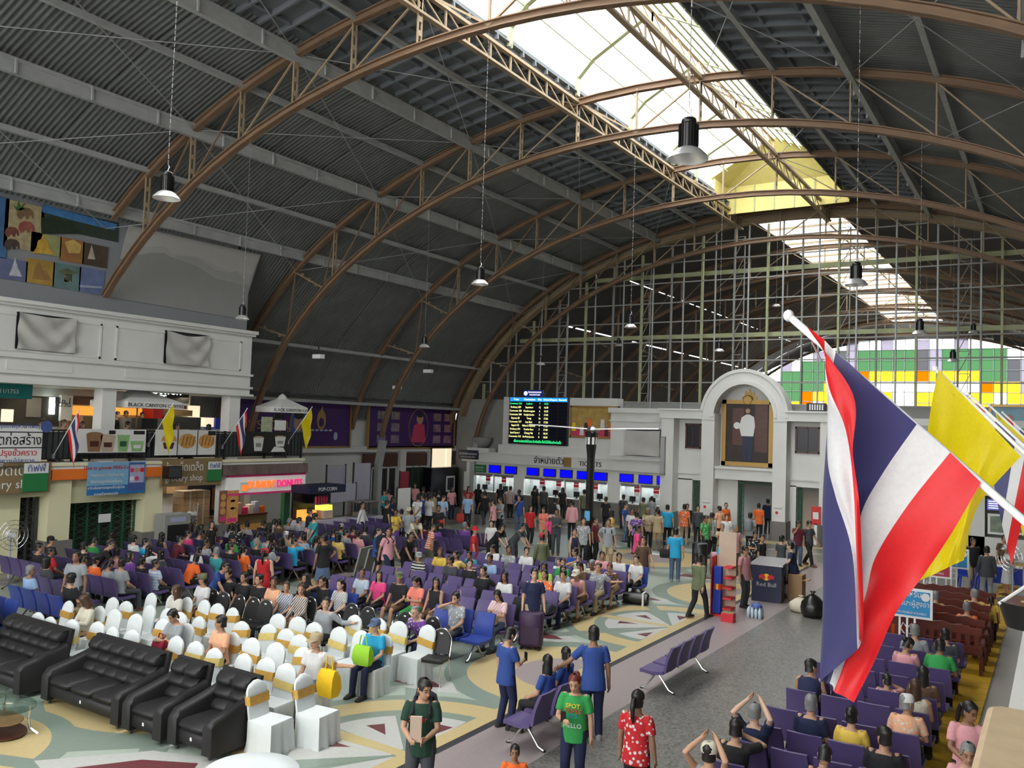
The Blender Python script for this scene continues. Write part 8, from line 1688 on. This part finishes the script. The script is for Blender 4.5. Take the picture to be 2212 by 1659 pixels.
for nm, (a, b), (w, d, h), col, lb in (('paper_bag', (968, 1266), (.16, .1, .26), (.45, .28, .16), 'small brown paper bag on empty purple seat'), ('handbag', (1097, 1243), (.34, .14, .22), (.42, .34, .34), 'zebra striped handbag on empty purple seat'), ('plastic_bag', (1038, 1292), (.26, .2, .3), (.55, .35, .45), 'pink plastic bag hung over purple backrest'), ('backpack', (1097, 1325), (.34, .22, .5), (.012, .012, .015), 'black backpack on seat beside pink blouse wearer'), ('jacket', (1215, 1310), (.55, .35, .22), (.03, .04, .05), 'dark folded jacket lying on purple seat')):
    g = G(a, b, .62); best = min((s for s in SEATS if s[3] == 'C' and not s[4]), key=lambda s: math.hypot(s[0]-g.x, s[1]-g.y)); best[4] = True
    tote(lb, (best[0], best[1]-.02, .455), w, d, h, col, best[2], nm)
# hand-held things of the nearest figures
def held(lb, wrist, name, label, cat, m, dims, off=(0, .05, .06)):
    o = head_at(lb)
    if o is None: return
    ps = [a for a, l, _ in PEOPLE if l == lb or lb in l][0][4]; w = SKEL[(ps, 0)]['arm', wrist][2]*o.scale.z; c, s = math.cos(o.rotation_euler.z), math.sin(o.rotation_euler.z); p = w+V(*off)
    t = thing(name, label, cat, (o.location.x+p.x*c-p.y*s, o.location.y+p.x*s+p.y*c, p.z), o.rotation_euler.z); MB().box((0, 0, 0), dims).build('body', m, t)
    MB().box((0, -dims[1]/2-.001, 0), (dims[0]*.85, .002, dims[2]*.85)).build('face', 'led_black' if name == 'phone' else 'paper', t)
held('printed tee looking at phone', 1, 'phone', 'dark phone held by green tee wearer', 'phone', 'plastic_black', (.07, .01, .14)); held('back turned holding phone', 1, 'phone', 'dark phone held by blue-shirted figure', 'phone', 'plastic_black', (.07, .01, .14)); held('holding paper bundle', 1, 'paper_bundle', 'cream paper bundle held by dark tee wearer', 'paper', 'kraft', (.14, .05, .3), (-.08, .04, .12))
# shirt prints and carried packs of the nearest figures
o = head_at('printed tee looking at phone')
if o is not None:
    for k, (s_, m_, z) in enumerate((('SPOT', 'yellow', 1.27), ('TRIPLE', 'red', 1.2), ('GO', 'sign_blue', 1.13), ('HELLO', 'paper', 1.0))): text(s_, .085, m_, o, (0, .135, z), (PI/2, 0, PI), 'shirt_print', .004)
o = head_at('holding paper bundle')
if o is not None: text('Super', .1, 'red', o, (.03, .135, 1.22), (PI/2, 0, PI), 'shirt_print', .004)
def backpack(lb, label, col):
    o = head_at(lb)
    if o is None: return
    c, s = math.cos(o.rotation_euler.z), math.sin(o.rotation_euler.z); q = (0, -.24, 1.0*o.scale.z); t = thing('backpack', label, 'backpack', (o.location.x-q[1]*s, o.location.y+q[1]*c, q[2]), o.rotation_euler.z)
    MB().rings([[(x*f, y*f-.02, z) for x, y in ((-.15, .1), (.15, .1), (.16, -.06), (.1, -.12), (-.1, -.12), (-.16, -.06))] for f, z in ((.8, 0), (1, .06), (1, .3), (.85, .4), (.4, .45))]).build('pack', 'fabric', t, 50).color = (*col, 1)
    for i in (-1, 1): MB().tube([(i*.09, .06, .4), (i*.1, .2, .44), (i*.11, .39, .3), (i*.12, .2, .05)], .018, 6).build('strap', 'fabric', t).color = (*col, 1)
backpack('holding paper bundle', 'dark backpack worn over dark green tee', (.015, .015, .02)); backpack('dark backpack and pale pink', 'big dark backpack worn by walking pink tee wearer', (.012, .015, .025)); backpack('camouflage shorts', 'dark backpack worn by camouflage shorts wearer', (.02, .02, .022)); backpack('with grey backpack', 'grey backpack worn by figure entering doorway', (.2, .22, .25)); backpack('black backpack over white', 'black backpack over white shirt in ticket queue', (.012, .012, .012)); backpack('yellow lined backpack', 'grey and yellow backpack near the saffron robe', (.3, .25, .08))
# flattened grey panels on a trolley
t = thing('panel_trolley', 'trolley of grey panels among the left seating', 'trolley', (-18.0, 20.4, 0), .2)
for k in range(3): MB().box((-.3+.3*k, 0, .5), (.05, .8, .9), 0, Matrix.Rotation(.25, 3, 'Y')).build('panel', 'concrete', t)
MB().bx(-.5, .5, -.4, .4, .02, .06).build('deck', 'dark_steel', t)
# ================================================================== balcony on the camera side
cb = tag(bpy.data.objects.new('wall_balcony', None), kind='structure'); COL.objects.link(cb)
mat('sandstone', (.62, .48, .3), .75, 0, .2, 7., .3)
MB().bx(-.26, 6, -6, 20, 3.05, 3.25).build('slab', 'white_wall', cb); MB().bx(.4, .5, 4.2, 20, 3.25, 4.2).build('parapet', 'white_wall', cb)
MB().bx(-.06, .45, -3, 3.3, 3.05, 3.92).build('ledge_wall', 'white_wall', cb)
for y0, y1 in ((-3, -.6), (-.6, 1.8), (1.8, 3.43)): rnd(MB(), -.205, .5, y0+.004, y1-.004, 3.92, 4.0, .02).build('coping_stone', 'sandstone', cb)
t = thing('wall_bowl', 'black round bowl with sandy fill held by white struts', 'planter', (-.16, 7.2, 3.74)); MB().lathe([(.08, -.17), (.16, -.16), (.21, 0), (.22, .02)], 20).build('bowl', 'plastic_black', t, 50); MB().lathe([(.19, .0), (.01, .03)], 20, cap=False).build('fill', 'sandstone', t); MB().tube([(.0, .1, .0), (.35, .3, .45)], .012, 6).build('strut', 'white', t); MB().tube([(-.2, -.1, .0), (.35, .2, .45)], .012, 6).build('strut', 'white', t)
t = thing('wall_box', 'small dark box sign on the pale lower wall', 'sign', (-.13, 5.6, 3.32)); MB().bx(-.04, 0, -.1, .1, -.07, .06).build('frame', 'black', t); MB().bx(-.045, -.04, -.08, .08, -.05, .04).build('face', 'paper', t)
